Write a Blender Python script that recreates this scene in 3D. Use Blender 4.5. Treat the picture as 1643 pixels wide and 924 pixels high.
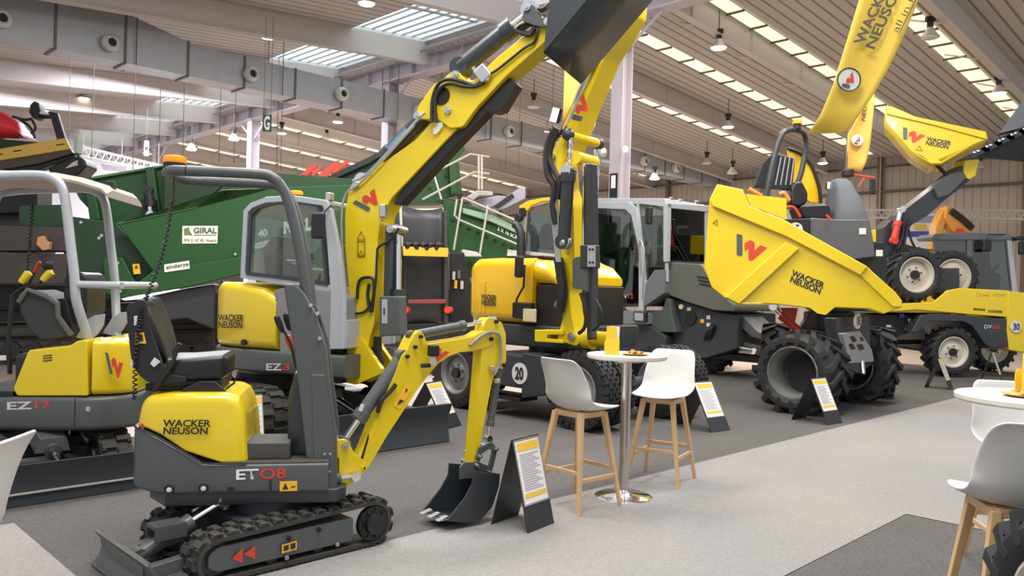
import bpy, bmesh, math, random
from mathutils import Vector, Matrix
random.seed(7)
for o in list(bpy.data.objects): bpy.data.objects.remove(o, do_unlink=True)
SC = bpy.context.scene
COL = SC.collection
# ------------------------------------------------------------------ camera
W, H, FPX, ROLL = 1643, 924, 1280.0, math.radians(1.5)
CAM = Vector((0, 0, 1.6))
CR, SR = math.cos(ROLL), math.sin(ROLL)
cd = bpy.data.cameras.new('camera'); cam = bpy.data.objects.new('camera', cd); COL.objects.link(cam)
cd.sensor_fit = 'HORIZONTAL'; cd.sensor_width = 36.0; cd.lens = 36.0*FPX/W; cd.clip_end = 300
M4 = Matrix(((CR, -SR, 0, 0), (0, 0, -1, 0), (SR, CR, 0, 1.6), (0, 0, 0, 1)))
cam.matrix_world = M4
SC.camera = cam
# ------------------------------------------------------------------ world, lights, exposure
wd = bpy.data.worlds.new('world'); SC.world = wd; wd.use_nodes = True
bg = wd.node_tree.nodes['Background']; bg.inputs[0].default_value = (.93, .95, 1.0, 1); bg.inputs[1].default_value = .75
SC.view_settings.view_transform = 'Standard'; SC.view_settings.look = 'None'
SC.view_settings.gamma = 1; SC.view_settings.use_curve_mapping = False
SC.view_settings.exposure = 0.0
def area(name, loc, sx, sy, power, col, rot=(0, 0, 0)):
    l = bpy.data.lights.new(name, 'AREA'); l.shape = 'RECTANGLE'; l.size = sx; l.size_y = sy
    l.energy = power; l.color = col
    o = bpy.data.objects.new(name, l); COL.objects.link(o); o.location = loc; o.rotation_euler = rot
    return o
Q = math.radians(45)
def UV(u, v, z=0): return Vector(((u-v)/2**.5, (u+v)/2**.5, z))     # hall axes: u towards the far wall, v along it
area('added_skylight_fill', UV(1.5, 2.0, 8.4), 5.0, 1.6, 620, (1, .97, .94), (0, 0, Q))  # added area lights at roof level, standing in for skylight daylight
area('added_skylight_fill', UV(4.5, 8.0, 8.4), 6.0, 1.6, 850, (1, .97, .94), (0, 0, Q))
area('added_skylight_fill', UV(11.0, 3.5, 8.2), 6.0, 1.6, 800, (1, .96, .92), (0, 0, Q))
area('added_skylight_fill', UV(18, 9, 7.7), 12.0, 1.0, 650, (1, .92, .82), (0, 0, Q))
area('added_skylight_fill', UV(26, 18, 6.9), 12.0, 1.0, 850, (1, .93, .86), (0, 0, Q))
area('added_skylight_fill', UV(11, 25.5, 8.1), 6.0, 3.0, 1500, (.93, .93, 1), (0, 0, Q))
area('added_skylight_fill', UV(10, 30, 8.0), 9.0, 3.0, 1700, (.93, .93, 1), (0, 0, Q))
area('added_skylight_fill', UV(20, 32, 7.5), 12.0, 2.0, 1300, (1, .94, .9), (0, 0, Q))
area('added_skylight_fill', UV(10, 44, 7.5), 12.0, 3.0, 1500, (.95, .93, 1), (0, 0, Q))
def glint_light(u, v, z=7.2):  # added point lights without fixtures, for small highlights on the machines
    l = bpy.data.lights.new('added_glint_light', 'POINT'); l.shadow_soft_size = .18; l.energy = 110; l.color = (1, .93, .82)
    o = bpy.data.objects.new('added_glint_light', l); COL.objects.link(o); o.location = UV(u, v, z)
for u, v in ((1, 1), (4, 4.5), (2, 9), (8, 2.5), (9, 8), (13, 6)): glint_light(u, v)
# ------------------------------------------------------------------ pixel -> place
def ray(px, py):
    x = (px-821.5)/FPX; y = -(py-462)/FPX
    return Vector((x*CR-y*SR, 1, x*SR+y*CR))
def at(px, py, Y): return CAM+ray(px, py)*Y                       # point at a given distance
def onz(px, py, z=0.0):
    r = ray(px, py); return CAM+r*((z-1.6)/r.z)
def onroof(px, py, drop=0.0):
    r = ray(px, py); u = (r.x+r.y)/2**.5
    return CAM+r*((7.5-drop+.067*34.8-1.6)/(r.z+.067*u))
class Fr:                                                          # a machine's own axes
    def __init__(s, o, az):
        s.o = Vector(o); s.az = math.radians(az)
        s.f = Vector((math.cos(s.az), math.sin(s.az), 0)); s.l = Vector((-math.sin(s.az), math.cos(s.az), 0))
    def loc(s, P): d = Vector(P)-s.o; return Vector((d.dot(s.f), d.dot(s.l), d.z))
    def wld(s, q): return s.o+s.f*q[0]+s.l*q[1]+Vector((0, 0, q[2]))
    def t(s, px, py, t=0.0):                                       # hit of a sight line with the upright plane at side offset t
        r = ray(px, py); k = (t-(CAM-s.o).dot(s.l))/r.dot(s.l); return s.loc(CAM+r*k)
    def s_(s, px, py, f=0.0):
        r = ray(px, py); k = (f-(CAM-s.o).dot(s.f))/r.dot(s.f); return s.loc(CAM+r*k)
    def z(s, px, py, z=0.0): return s.loc(onz(px, py, z))
    def P(s, pts, t=0.0): return [(lambda q: (q.x, q.z))(s.t(a, b, t)) for a, b in pts]
    def rel(s, az): return az-math.degrees(s.az)
# ------------------------------------------------------------------ materials
MT = {}
def mat(name, col, rough=.5, metal=0.0, noise=0.0, nscale=8.0, coat=0.0, bump=0.0, bscale=60.0, emit=None, estr=1.0, alpha=None, trans=0.0, c2=None):
    if name in MT: return MT[name]
    m = bpy.data.materials.new(name); m.use_nodes = True; nt = m.node_tree; b = nt.nodes['Principled BSDF']
    b.inputs['Base Color'].default_value = (*col, 1); b.inputs['Roughness'].default_value = rough; b.inputs['Metallic'].default_value = metal
    if coat: b.inputs['Coat Weight'].default_value = coat; b.inputs['Coat Roughness'].default_value = .08
    if trans: b.inputs['Transmission Weight'].default_value = trans
    if emit: b.inputs['Emission Color'].default_value = (*emit, 1); b.inputs['Emission Strength'].default_value = estr
    tc = nt.nodes.new('ShaderNodeTexCoord')
    n = nt.nodes.new('ShaderNodeTexNoise'); n.inputs['Scale'].default_value = nscale; n.inputs['Detail'].default_value = 4
    nt.links.new(tc.outputs['Object'], n.inputs['Vector'])
    if noise or c2:
        mx = nt.nodes.new('ShaderNodeMix'); mx.data_type = 'RGBA'
        k = c2 or tuple(max(0, a*(1-noise)) for a in col)
        mx.inputs[6].default_value = (*k, 1); mx.inputs[7].default_value = (*(col if c2 else tuple(min(1, a*(1+noise)) for a in col)), 1)
        nt.links.new(n.outputs['Fac'], mx.inputs[0]); nt.links.new(mx.outputs[2], b.inputs['Base Color'])
    if bump:
        n2 = nt.nodes.new('ShaderNodeTexNoise'); n2.inputs['Scale'].default_value = bscale; n2.inputs['Detail'].default_value = 3
        nt.links.new(tc.outputs['Object'], n2.inputs['Vector'])
        bp = nt.nodes.new('ShaderNodeBump'); bp.inputs['Strength'].default_value = bump; bp.inputs['Distance'].default_value = .01
        nt.links.new(n2.outputs['Fac'], bp.inputs['Height']); nt.links.new(bp.outputs['Normal'], b.inputs['Normal'])
    MT[name] = m; return m
def glassmat(name, tint, amount):                                   # thin pane: mostly clear, partly mirror, partly tinted
    m = bpy.data.materials.new(name); m.use_nodes = True; nt = m.node_tree
    for n in list(nt.nodes): nt.nodes.remove(n)
    o = nt.nodes.new('ShaderNodeOutputMaterial'); tr = nt.nodes.new('ShaderNodeBsdfTransparent'); gl = nt.nodes.new('ShaderNodeBsdfGlossy')
    fr = nt.nodes.new('ShaderNodeFresnel'); fr.inputs[0].default_value = 1.5
    mx = nt.nodes.new('ShaderNodeMixShader'); ad = nt.nodes.new('ShaderNodeMath'); ad.operation = 'ADD'; ad.inputs[1].default_value = amount
    tr.inputs[0].default_value = (*tint, 1); gl.inputs['Roughness'].default_value = .03
    nt.links.new(fr.outputs[0], ad.inputs[0]); nt.links.new(ad.outputs[0], mx.inputs[0]); nt.links.new(tr.outputs[0], mx.inputs[1]); nt.links.new(gl.outputs[0], mx.inputs[2]); nt.links.new(mx.outputs[0], o.inputs[0])
    MT[name] = m; return m
def stripes(name, col, col2, freq, width, axis='X', rough=.6, metal=0.0, bump=.6):
    """sheet cladding: narrow grooves every 1/freq metres along an object axis"""
    m = bpy.data.materials.new(name); m.use_nodes = True; nt = m.node_tree; b = nt.nodes['Principled BSDF']
    b.inputs['Roughness'].default_value = rough; b.inputs['Metallic'].default_value = metal
    tc = nt.nodes.new('ShaderNodeTexCoord'); sp = nt.nodes.new('ShaderNodeSeparateXYZ'); nt.links.new(tc.outputs['Object'], sp.inputs[0])
    mu = nt.nodes.new('ShaderNodeMath'); mu.operation = 'MULTIPLY'; mu.inputs[1].default_value = freq; nt.links.new(sp.outputs[axis], mu.inputs[0])
    fr = nt.nodes.new('ShaderNodeMath'); fr.operation = 'FRACT'; nt.links.new(mu.outputs[0], fr.inputs[0])
    lt = nt.nodes.new('ShaderNodeMath'); lt.operation = 'LESS_THAN'; lt.inputs[1].default_value = width; nt.links.new(fr.outputs[0], lt.inputs[0])
    mx = nt.nodes.new('ShaderNodeMix'); mx.data_type = 'RGBA'; mx.inputs[6].default_value = (*col, 1); mx.inputs[7].default_value = (*col2, 1)
    nt.links.new(lt.outputs[0], mx.inputs[0]); nt.links.new(mx.outputs[2], b.inputs['Base Color'])
    bp = nt.nodes.new('ShaderNodeBump'); bp.inputs['Strength'].default_value = bump; bp.inputs['Distance'].default_value = .03; bp.invert = True
    nt.links.new(lt.outputs[0], bp.inputs['Height']); nt.links.new(bp.outputs['Normal'], b.inputs['Normal'])
    MT[name] = m; return m
YEL = mat('yellow_paint', (.74, .54, .007), .27, coat=.5, noise=.03, nscale=3)
YEL2 = mat('warm_yellow_paint', (.76, .45, .005), .27, coat=.5, noise=.03, nscale=3)
GRY = mat('grey_machine_paint', (.078, .087, .086), .42, noise=.06, nscale=5, coat=.15)
SLV = mat('silver_grey_paint', (.40, .42, .45), .38, noise=.04, coat=.2)
DGR = mat('dark_grey_paint', (.03, .036, .042), .4, noise=.1, coat=.15)
OLV = mat('grey_green_plastic', (.10, .105, .09), .45, noise=.08)
BLK = mat('black_plastic', (.012, .012, .013), .5, noise=.15)
VIN = mat('black_vinyl', (.012, .012, .014), .32, noise=.1, bump=.15, bscale=200)
RUB = mat('black_rubber', (.018, .018, .019), .7, noise=.25, nscale=20, bump=.2, bscale=90)
RUBB = mat('dusty_rubber', (.045, .042, .036), .8, noise=.35, nscale=14, bump=.3, bscale=60)
CHR = mat('chrome', (.8, .8, .82), .12, 1.0)
STL = mat('zinc_steel', (.6, .61, .63), .35, 1.0)
STN = mat('brushed_steel', (.55, .53, .5), .25, 1.0)
RED = mat('red_paint', (.62, .045, .02), .4)
REDL = mat('red_lettering', (.62, .05, .025), .5)
BKL = mat('black_lettering', (.02, .02, .02), .5)
GYL = mat('grey_lettering', (.6, .6, .6), .5)
WHL = mat('white_lettering', (.85, .85, .82), .5)
GRN = mat('green_paint', (.006, .064, .009), .45, noise=.15, nscale=2, coat=.05)
DGN = mat('dark_green_paint', (.006, .032, .009), .5, noise=.2, nscale=3)
GRM = mat('light_steel_rail', (.55, .52, .45), .4, .3)
ORG = mat('orange_lens', (.95, .32, .01), .2, emit=(1, .35, .02), estr=.25)
ORL = mat('safety_label_yellow', (.9, .48, .02), .45)
WHP = mat('white_plastic', (.66, .65, .62), .35, noise=.015)
WOD = mat('beech_wood', (.62, .40, .20), .5, noise=.15, nscale=6)
CREAM = mat('cream_wheel_rim', (.62, .58, .48), .4)
BEL = mat('conveyor_belt_rubber', (.022, .024, .026), .42, noise=.3, nscale=6)
GLS = glassmat('cab_glass', (.80, .86, .82), .03)
GLM = glassmat('clear_cab_glass', (.74, .78, .74), .035)
GLD = glassmat('tinted_cab_glass', (.42, .46, .44), .07)
LIT = mat('lit_lamp', (1, 1, 1), .5, emit=(.85, .93, 1.0), estr=14)
LITW = mat('warm_lit_lamp', (1, .9, .7), .5, emit=(1.0, .86, .6), estr=5)
# ------------------------------------------------------------------ mesh builder
class MB:
    def __init__(s): s.v = []; s.f = []
    def add(s, vs, fs):
        n = len(s.v); s.v += [tuple(x) for x in vs]; s.f += [tuple(i+n for i in f) for f in fs]; return s
    def box(s, c, d, R=None):
        c = Vector(c); vs = []
        for i in (-.5, .5):
            for j in (-.5, .5):
                for k in (-.5, .5):
                    p = Vector((i*d[0], j*d[1], k*d[2]))
                    if R is not None: p = R @ p
                    vs.append(c+p)
        return s.add(vs, [(0, 1, 3, 2), (4, 6, 7, 5), (0, 4, 5, 1), (2, 3, 7, 6), (0, 2, 6, 4), (1, 5, 7, 3)])
    def bb(s, a, b): return s.box([(a[i]+b[i])/2 for i in range(3)], [abs(b[i]-a[i]) for i in range(3)])
    def bar(s, p0, p1, w, h, up=(0, 0, 1)):
        p0 = Vector(p0); p1 = Vector(p1); d = p1-p0; L = d.length; x = d/L; up = Vector(up)
        y = up.cross(x)
        if y.length < 1e-4: y = Vector((0, 1, 0)).cross(x)
        y.normalize(); z = x.cross(y)
        R = Matrix((x, y, z)).transposed()
        return s.box((p0+p1)/2, (L, w, h), R)
    def prism(s, pts, t0, t1, ax='sz', ins=0.0):
        """outline in s-z extruded across t (or 'st' extruded in z, 'tz' extruded in s)"""
        def mk(a, b, t): return {'sz': (a, t, b), 'st': (a, b, t), 'tz': (t, a, b)}[ax]
        n = len(pts); vs = [mk(a, b, t0) for a, b in pts]+[mk(a, b, t1) for a, b in pts]
        return s.add(vs, [tuple(range(n)), tuple(range(2*n-1, n-1, -1))]+[(i, i+n, (i+1) % n+n, (i+1) % n) for i in range(n)])
    def cyl(s, p0, p1, r, r2=None, n=16, cap=True):
        p0 = Vector(p0); p1 = Vector(p1); d = (p1-p0).normalized(); r2 = r if r2 is None else r2
        a = d.orthogonal().normalized(); b = d.cross(a)
        vs = [p0+(a*math.cos(2*math.pi*i/n)+b*math.sin(2*math.pi*i/n))*r for i in range(n)]+[p1+(a*math.cos(2*math.pi*i/n)+b*math.sin(2*math.pi*i/n))*r2 for i in range(n)]
        fs = [(i, (i+1) % n, (i+1) % n+n, i+n) for i in range(n)]
        if cap: fs += [tuple(range(n-1, -1, -1)), tuple(range(n, 2*n))]
        return s.add(vs, fs)
    def tube(s, pts, r, n=8, closed=False):
        pts = [Vector(p) for p in pts]; m = len(pts); rr = r if isinstance(r, (list, tuple)) else [r]*m
        vs = []; prev = None
        for i, p in enumerate(pts):
            if closed: d = pts[(i+1) % m]-pts[i-1]
            else: d = pts[min(i+1, m-1)]-pts[max(i-1, 0)]
            d.normalize()
            if prev is None: a = d.orthogonal().normalized()
            else:
                a = prev-d*prev.dot(d); a.normalize()
            prev = a; b = d.cross(a)
            vs += [p+(a*math.cos(2*math.pi*k/n)+b*math.sin(2*math.pi*k/n))*rr[i] for k in range(n)]
        fs = []
        for i in range(m if closed else m-1):
            j = (i+1) % m
            fs += [(i*n+k, i*n+(k+1) % n, j*n+(k+1) % n, j*n+k) for k in range(n)]
        if not closed: fs += [tuple(range(n-1, -1, -1)), tuple(range((m-1)*n, m*n))]
        return s.add(vs, fs)
    def lathe(s, prof, c, ax, n=32):
        """profile of (radius, offset along the axis), closed loop"""
        c = Vector(c); d = Vector(ax).normalized(); a = d.orthogonal().normalized(); b = d.cross(a); m = len(prof)
        vs = []
        for i in range(n):
            e = a*math.cos(2*math.pi*i/n)+b*math.sin(2*math.pi*i/n)
            vs += [c+e*r+d*h for r, h in prof]
        fs = []
        for i in range(n):
            j = (i+1) % n
            fs += [(i*m+k, j*m+k, j*m+(k+1) % m, i*m+(k+1) % m) for k in range(m)]
        return s.add(vs, fs)
    def loft(s, rings, closed=True, caps=True):
        m = len(rings[0]); vs = [p for r in rings for p in r]; fs = []
        for i in range(len(rings)-1):
            for k in range(m if closed else m-1):
                l = (k+1) % m; fs.append((i*m+k, i*m+l, (i+1)*m+l, (i+1)*m+k))
        if caps and closed: fs += [tuple(range(m-1, -1, -1)), tuple(range((len(rings)-1)*m, len(rings)*m))]
        return s.add(vs, fs)
    def sph(s, c, r, n=16, sc=(1, 1, 1)):
        rings = []
        for i in range(1, n//2):
            ph = math.pi*i/(n//2)
            rings.append([(c[0]+r*sc[0]*math.sin(ph)*math.cos(2*math.pi*k/n), c[1]+r*sc[1]*math.sin(ph)*math.sin(2*math.pi*k/n), c[2]+r*sc[2]*math.cos(ph)) for k in range(n)])
        return s.loft(rings)
    def quad(s, a, b, c, d): return s.add([a, b, c, d], [(0, 1, 2, 3)])
    def build(s, name, m, parent=None, bev=0.0, smooth=True, sub=0, solid=0.0, ang=35, label=None, fr=None):
        if fr is not None:
            R = rootfr(parent)
            if R is not fr: s.v = [tuple(R.loc(fr.wld(p))) for p in s.v]
        me = bpy.data.meshes.new(name); me.from_pydata(s.v, [], s.f)
        bm = bmesh.new(); bm.from_mesh(me); bmesh.ops.recalc_face_normals(bm, faces=bm.faces); bm.to_mesh(me); bm.free()
        me.materials.append(m)
        if smooth:
            for p in me.polygons: p.use_smooth = True
            try: me.set_sharp_from_angle(angle=math.radians(ang))
            except Exception: pass
        o = bpy.data.objects.new(name, me); COL.objects.link(o)
        if parent is not None: o.parent = parent
        if solid:
            q = o.modifiers.new('thick', 'SOLIDIFY'); q.thickness = solid; q.offset = 0
        if bev:
            q = o.modifiers.new('bevel', 'BEVEL'); q.width = bev; q.segments = 2; q.limit_method = 'ANGLE'; q.angle_limit = math.radians(35); q.harden_normals = True
        if sub:
            q = o.modifiers.new('sub', 'SUBSURF'); q.levels = sub; q.render_levels = sub
        if label: o['label'] = label
        return o
def thing(name, label, cat, loc=(0, 0, 0), az=0, group=None):
    o = bpy.data.objects.new(name, None); COL.objects.link(o); o.empty_display_size = .1
    o.location = loc; o.rotation_euler = (0, 0, math.radians(az)); o['label'] = label; o['category'] = cat
    if group: o['group'] = group
    return o
def tag(o, label, cat, group=None, kind=None):
    o['label'] = label; o['category'] = cat
    if group: o['group'] = group
    if kind: o['kind'] = kind
    return o
def struct(o, label=None):
    o['kind'] = 'structure'
    if label: o['label'] = label
    return o
ROOTFR = {}
def rootfr(o):
    while o.parent is not None: o = o.parent
    return ROOTFR[o.name]
def fthing(fr, name, label, cat, group=None):
    o = thing(name, label, cat, fr.o, math.degrees(fr.az), group); ROOTFR[o.name] = fr; return o
def RL(parent, fr, q): return rootfr(parent).loc(fr.wld(q))
def dup(root, loc, rz, label, group=None):
    def cp(o, par):
        c = o.copy(); COL.objects.link(c); c.parent = par
        for ch in o.children: cp(ch, c)
        return c
    r = cp(root, None); r.location = loc; r.rotation_euler = (0, 0, rz); r['label'] = label
    if group: r['group'] = group
    return r
# ------------------------------------------------------------------ lettering and marks
def text(txt, p0, px, pz, m, parent=None, name='lettering', depth=.002, bold=.0, sp=1.0):
    """letters filling the parallelogram p0, p0+px, p0+pz"""
    cu = bpy.data.curves.new(name, 'FONT'); cu.body = txt; cu.size = 1; cu.offset = bold*1.05; cu.space_character = sp; cu.space_line = .78
    cu.resolution_u = 3
    ob = bpy.data.objects.new('tmp', cu); COL.objects.link(ob)
    dg = bpy.context.evaluated_depsgraph_get(); me = bpy.data.meshes.new_from_object(ob.evaluated_get(dg))
    bpy.data.objects.remove(ob, do_unlink=True)
    xs = [v.co.x for v in me.vertices]; ys = [v.co.y for v in me.vertices]
    x0, x1, y0, y1 = min(xs), max(xs), min(ys), max(ys)
    p0 = Vector(p0); px = Vector(px); pz = Vector(pz); nn = px.cross(pz).normalized()
    for v in me.vertices: v.co = p0+px*((v.co.x-x0)/(x1-x0))+pz*((v.co.y-y0)/(y1-y0))+nn*depth
    me.materials.append(m); o = bpy.data.objects.new(name, me); COL.objects.link(o)
    if parent is not None: o.parent = parent
    return o
def ftext(fr, txt, quad, t, m, parent, **k):
    """quad: bottom-left, bottom-right, top-left pixels, on side plane t"""
    a, b, c = [RL(parent, fr, fr.t(x, y, t)) for x, y in quad]
    return text(txt, a, b-a, c-a, m, parent, **k)
LOGO_I = [(0, 1), (.19, .93), (.19, 0), (.12, -.06), (0, 0)]
LOGO_R = [(.26, .56), (.45, .70), (.585, .60), (.585, .19), (.77, .46), (1.0, .34), (.49, -.29), (.39, -.22), (.39, .31), (.26, .19)]
def logo(p0, px, pz, parent, depth=.003, both=True):
    p0 = Vector(p0); px = Vector(px); pz = Vector(pz); nn = px.cross(pz).normalized()*depth
    for nm, pts, m in (('logo_bar', LOGO_I, GRY), ('logo_mark', LOGO_R, REDL)):
        if nm == 'logo_bar' and not both: continue
        b = MB(); b.add([p0+px*a+pz*c+nn for a, c in pts], [tuple(range(len(pts)))]); b.build(nm, m, parent, smooth=False)
def flogo(fr, quad, t, parent, **k):
    a, b, c = [RL(parent, fr, fr.t(x, y, t)) for x, y in quad]; logo(a, b-a, c-a, parent, **k)
def fpanel(fr, px, t, m, parent, **k):
    P = [fr.wld(fr.t(x, y, t)) for x, y in px]
    nn = (P[1]-P[0]).cross(P[-1]-P[0])
    if nn.dot(CAM-P[0]) < 0: P = P[::-1]
    R = rootfr(parent); return panel([R.loc(p) for p in P], m, parent, **k)
def panel(pts, m, parent, name='label_plate', depth=.002):
    nn = (Vector(pts[1])-Vector(pts[0])).cross(Vector(pts[-1])-Vector(pts[0])).normalized()*depth
    b = MB(); b.add([Vector(p)+nn for p in pts], [tuple(range(len(pts)))]); return b.build(name, m, parent, smooth=False)
def arc(c, r, a0, a1, n): return [(c[0]+r*math.cos(math.radians(a0+(a1-a0)*i/n)), c[1]+r*math.sin(math.radians(a0+(a1-a0)*i/n))) for i in range(n+1)]
def rounded(pts, r, n=5):
    """round the corners of a 2-D outline"""
    out = []; m = len(pts)
    for i in range(m):
        a = Vector(pts[i-1]); b = Vector(pts[i]); c = Vector(pts[(i+1) % m])
        rr = r[i] if isinstance(r, (list, tuple)) else r
        k = min(rr, (a-b).length*.48, (c-b).length*.48)
        if k < 1e-4: out.append(tuple(b)); continue
        p = b+(a-b).normalized()*k; q = b+(c-b).normalized()*k
        for j in range(n+1):
            t = j/n; out.append(tuple(p*(1-t)**2+b*2*t*(1-t)+q*t*t))
    return out
def smoothpath(pts, n=6):
    P = [Vector(p) for p in pts]; out = []
    for i in range(len(P)-1):
        a = P[max(i-1, 0)]; b = P[i]; c = P[i+1]; d = P[min(i+2, len(P)-1)]
        for j in range(n):
            t = j/n; out.append(.5*((2*b)+(c-a)*t+(2*a-5*b+4*c-d)*t*t+(3*b-a-3*c+d)*t**3))
    out.append(P[-1]); return out
# ================================================================== THE HALL
CARP = mat('light_grey_carpet', (.315, .275, .225), .95, c2=(.19, .205, .235), nscale=.55, bump=.5, bscale=160)  # warm and cool patches of light are mixed into the carpet colour
CARD = mat('dark_grey_carpet', (.092, .086, .082), .95, noise=.18, nscale=1.5, bump=.5, bscale=160)
FLR = mat('hall_floor_concrete', (.56, .46, .39), .55, noise=.1, nscale=.4)
FLB = mat('brown_hall_carpet', (.17, .125, .095), .9, noise=.1, nscale=.8)
def carpet_speckle(m, amt):
    nt = m.node_tree; b = nt.nodes['Principled BSDF']; l = b.inputs['Base Color'].links[0].from_socket
    tc = nt.nodes.new('ShaderNodeTexCoord'); n = nt.nodes.new('ShaderNodeTexNoise'); n.inputs['Scale'].default_value = 70; n.inputs['Detail'].default_value = 5
    nt.links.new(tc.outputs['Object'], n.inputs['Vector'])
    mp = nt.nodes.new('ShaderNodeMapRange'); mp.inputs[1].default_value = .3; mp.inputs[2].default_value = .7; mp.inputs[3].default_value = 1-amt; mp.inputs[4].default_value = 1+amt
    nt.links.new(n.outputs['Fac'], mp.inputs[0])
    mx = nt.nodes.new('ShaderNodeVectorMath'); mx.operation = 'SCALE'; nt.links.new(l, mx.inputs[0]); nt.links.new(mp.outputs[0], mx.inputs['Scale'])
    nt.links.new(mx.outputs[0], b.inputs['Base Color'])
carpet_speckle(CARP, .15); carpet_speckle(CARD, .3)
def uvpoly(name, pts, z, m, label=None):
    b = MB(); b.add([UV(u, v, z) for u, v in pts], [tuple(range(len(pts)))]); return struct(b.build(name, m, smooth=False), label)
uvpoly('floor', [(-8, -12), (60, -12), (60, 66), (-8, 66)], 0, FLR, 'pale hall floor')
uvpoly('floor_carpet_dark', [(-6, -10), (20.6, -10), (20.6, 8.35), (-6, 8.35)], .004, CARD, 'dark grey exhibition carpet')
uvpoly('floor_carpet_brown', [(-6, 12.6), (13, 12.6), (13, 40), (-6, 40)], .004, FLB, 'brown carpet behind the stand')
uvpoly('floor_carpet_light', [(-6, -6), (1.39, -6), (1.39, 2.08), (6.26, 2.08), (6.26, -6), (20.55, -6), (20.55, 4.03), (1.39, 4.03), (1.39, 5.86), (-6, 5.86)], .008, CARP, 'light grey carpet walkway')
# far walls
WALL = stripes('beige_wall_cladding', (.44, .39, .33), (.29, .25, .21), 3.3, .12, 'X', .6)
ROOF = stripes('roof_sheeting', (.50, .475, .45), (.22, .205, .19), 3.2, .2, 'Y', .55)
BEAM = mat('white_beam_paint', (.58, .545, .53), .5, noise=.05, nscale=1)
GIRD = mat('white_girder_paint', (.52, .47, .51), .5, noise=.06, nscale=1)
STRP = mat('roof_light_sheet', (.9, .85, .7), .5, emit=(1, .88, .62), estr=.95)
SKYG = mat('skylight_glazing', (.8, .9, .9), .4, emit=(.80, .95, .98), estr=1.25)
SKYW = mat('skylight_upstand', (.85, .85, .9), .5)
BATT = mat('dark_frame_bar', (.10, .09, .08), .6)
def hallobj(name, mb, m, label=None, loc=(0, 0, 0), kind=True, **k):
    o = mb.build(name, m, **k); o.location = loc; o.rotation_euler = (0, 0, Q)
    if kind: struct(o, label)
    return o
# hall-local axes: x = u, y = v after a 45 degree turn
def RZ(u): return 7.5+.067*(34.8-u) if u > 15 else 8.83-.085*(15-u)
b = MB(); b.quad((0, 0, 0), (110, 0, 0), (110, 0, 8.2), (0, 0, 8.2))
w = b.build('wall_right', WALL, smooth=False); w.location = UV(34.8, -20); w.rotation_euler = (0, 0, Q+math.pi/2); struct(w, 'beige clad end wall')
b = MB(); b.quad((0, 0, 0), (60, 0, 0), (60, 0, 9.2), (0, 0, 9.2))
w = b.build('wall_far', WALL, smooth=False); w.location = UV(-20, 60); w.rotation_euler = (0, 0, Q); struct(w, 'far wall beyond the left hall')
# roof slope beyond the ridge, and the slope before it
b = MB(); b.quad((15, 1.0, RZ(15.001)), (35, -14.0, RZ(35)), (35, 62, RZ(35)), (15, 62, RZ(15.001)))
hallobj('ceiling_slope', b, ROOF, 'corrugated roof sloping to the end wall', smooth=False)
b = MB(); b.quad((-12, 14.6, RZ(-12)), (12.2, 14.6, RZ(12.2)), (12.2, 62, RZ(12.2)), (-12, 62, RZ(-12)))
hallobj('ceiling_left', b, ROOF, 'corrugated roof left of the ridge', smooth=False)
PIT = [14.15+4.6*i for i in range(10)]
b = MB(); b.quad((14.75, 12, 8.83), (15, 12, 8.83), (15, 62, 8.83), (14.75, 62, 8.83))
hallobj('ceiling_ridge', b, SKYW, 'white ridge capping beside the skylights', smooth=False)
for i, v in enumerate(PIT[:9]):
    v += .05
    g = MB(); g.quad((12.2, v, 8.72), (14.75, v, 8.93), (14.75, v+4.5, 8.93), (12.2, v+4.5, 8.72))
    o = hallobj('window_%d' % (i+1), g, SKYG, 'roof skylight', smooth=False)
    f = MB(); z0 = RZ(12.2)
    f.quad((12.2, v, z0), (15, v, 8.83), (15, v, 8.95), (12.2, v, 8.72)); f.quad((12.2, v+4.5, z0), (15, v+4.5, 8.83), (15, v+4.5, 8.95), (12.2, v+4.5, 8.72))
    f.quad((12.2, v, z0), (12.2, v+4.5, z0), (12.2, v+4.5, 8.72), (12.2, v, 8.72)); f.quad((15, v, 8.83), (15, v+4.5, 8.83), (15, v+4.5, 8.95), (15, v, 8.95))
    u_ = f.build('upstand', SKYW, o, smooth=False)
    f = MB()
    for k in range(1, 8): f.box((12.2+2.8*k/8, v+2.25, 8.70+.23*k/8), (.035, 4.5, .05))
    f.bar((12.2, v+2.2, 8.69), (14.75, v+2.2, 8.92), .08, .05)
    f.build('glazing_bar', mat('pale_glazing_bar', (.35, .36, .38), .5), o, smooth=False)
# translucent roof strips
STV = [(3.55, .5), (6.95, .5), (10.2, .42), (13.1, .46), (16.5, .42), (20.15, .42), (24.4, .4), (29.4, .4), (33.0, .4), (37.2, .4), (41.6, .4), (46.5, .4)]
for i, (v, wd_) in enumerate(STV):
    u0 = 16.2 if v > 9 else 17.5
    b = MB(); b.quad((u0, v-wd_/2, RZ(u0)-.04), (33.8, v-wd_/2, RZ(33.8)-.04), (33.8, v+wd_/2, RZ(33.8)-.04), (u0, v+wd_/2, RZ(u0)-.04))
    o = hallobj('window_%d' % (i+11), b, STRP, 'translucent roof strip', smooth=False)
    b = MB(); u = u0+.4
    while u < 33.6:
        b.box((u, v, RZ(u)-.07), (.04, wd_+.08, .05)); u += 1.17
    b.build('glazing_bar', BATT, o, smooth=False)
b = MB()
for u0, u1, v in ((3.2, 9.9, 29.2), (5, 10, 34.8), (4, 10.5, 40.4)):
    b.quad((u0, v-.2, RZ(u0)-.03), (u1, v-.2, RZ(u1)-.03), (u1, v+.2, RZ(u1)-.03), (u0, v+.2, RZ(u0)-.03))
hallobj('window_30', b, STRP, 'translucent roof strip on the left slope', smooth=False)
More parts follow.
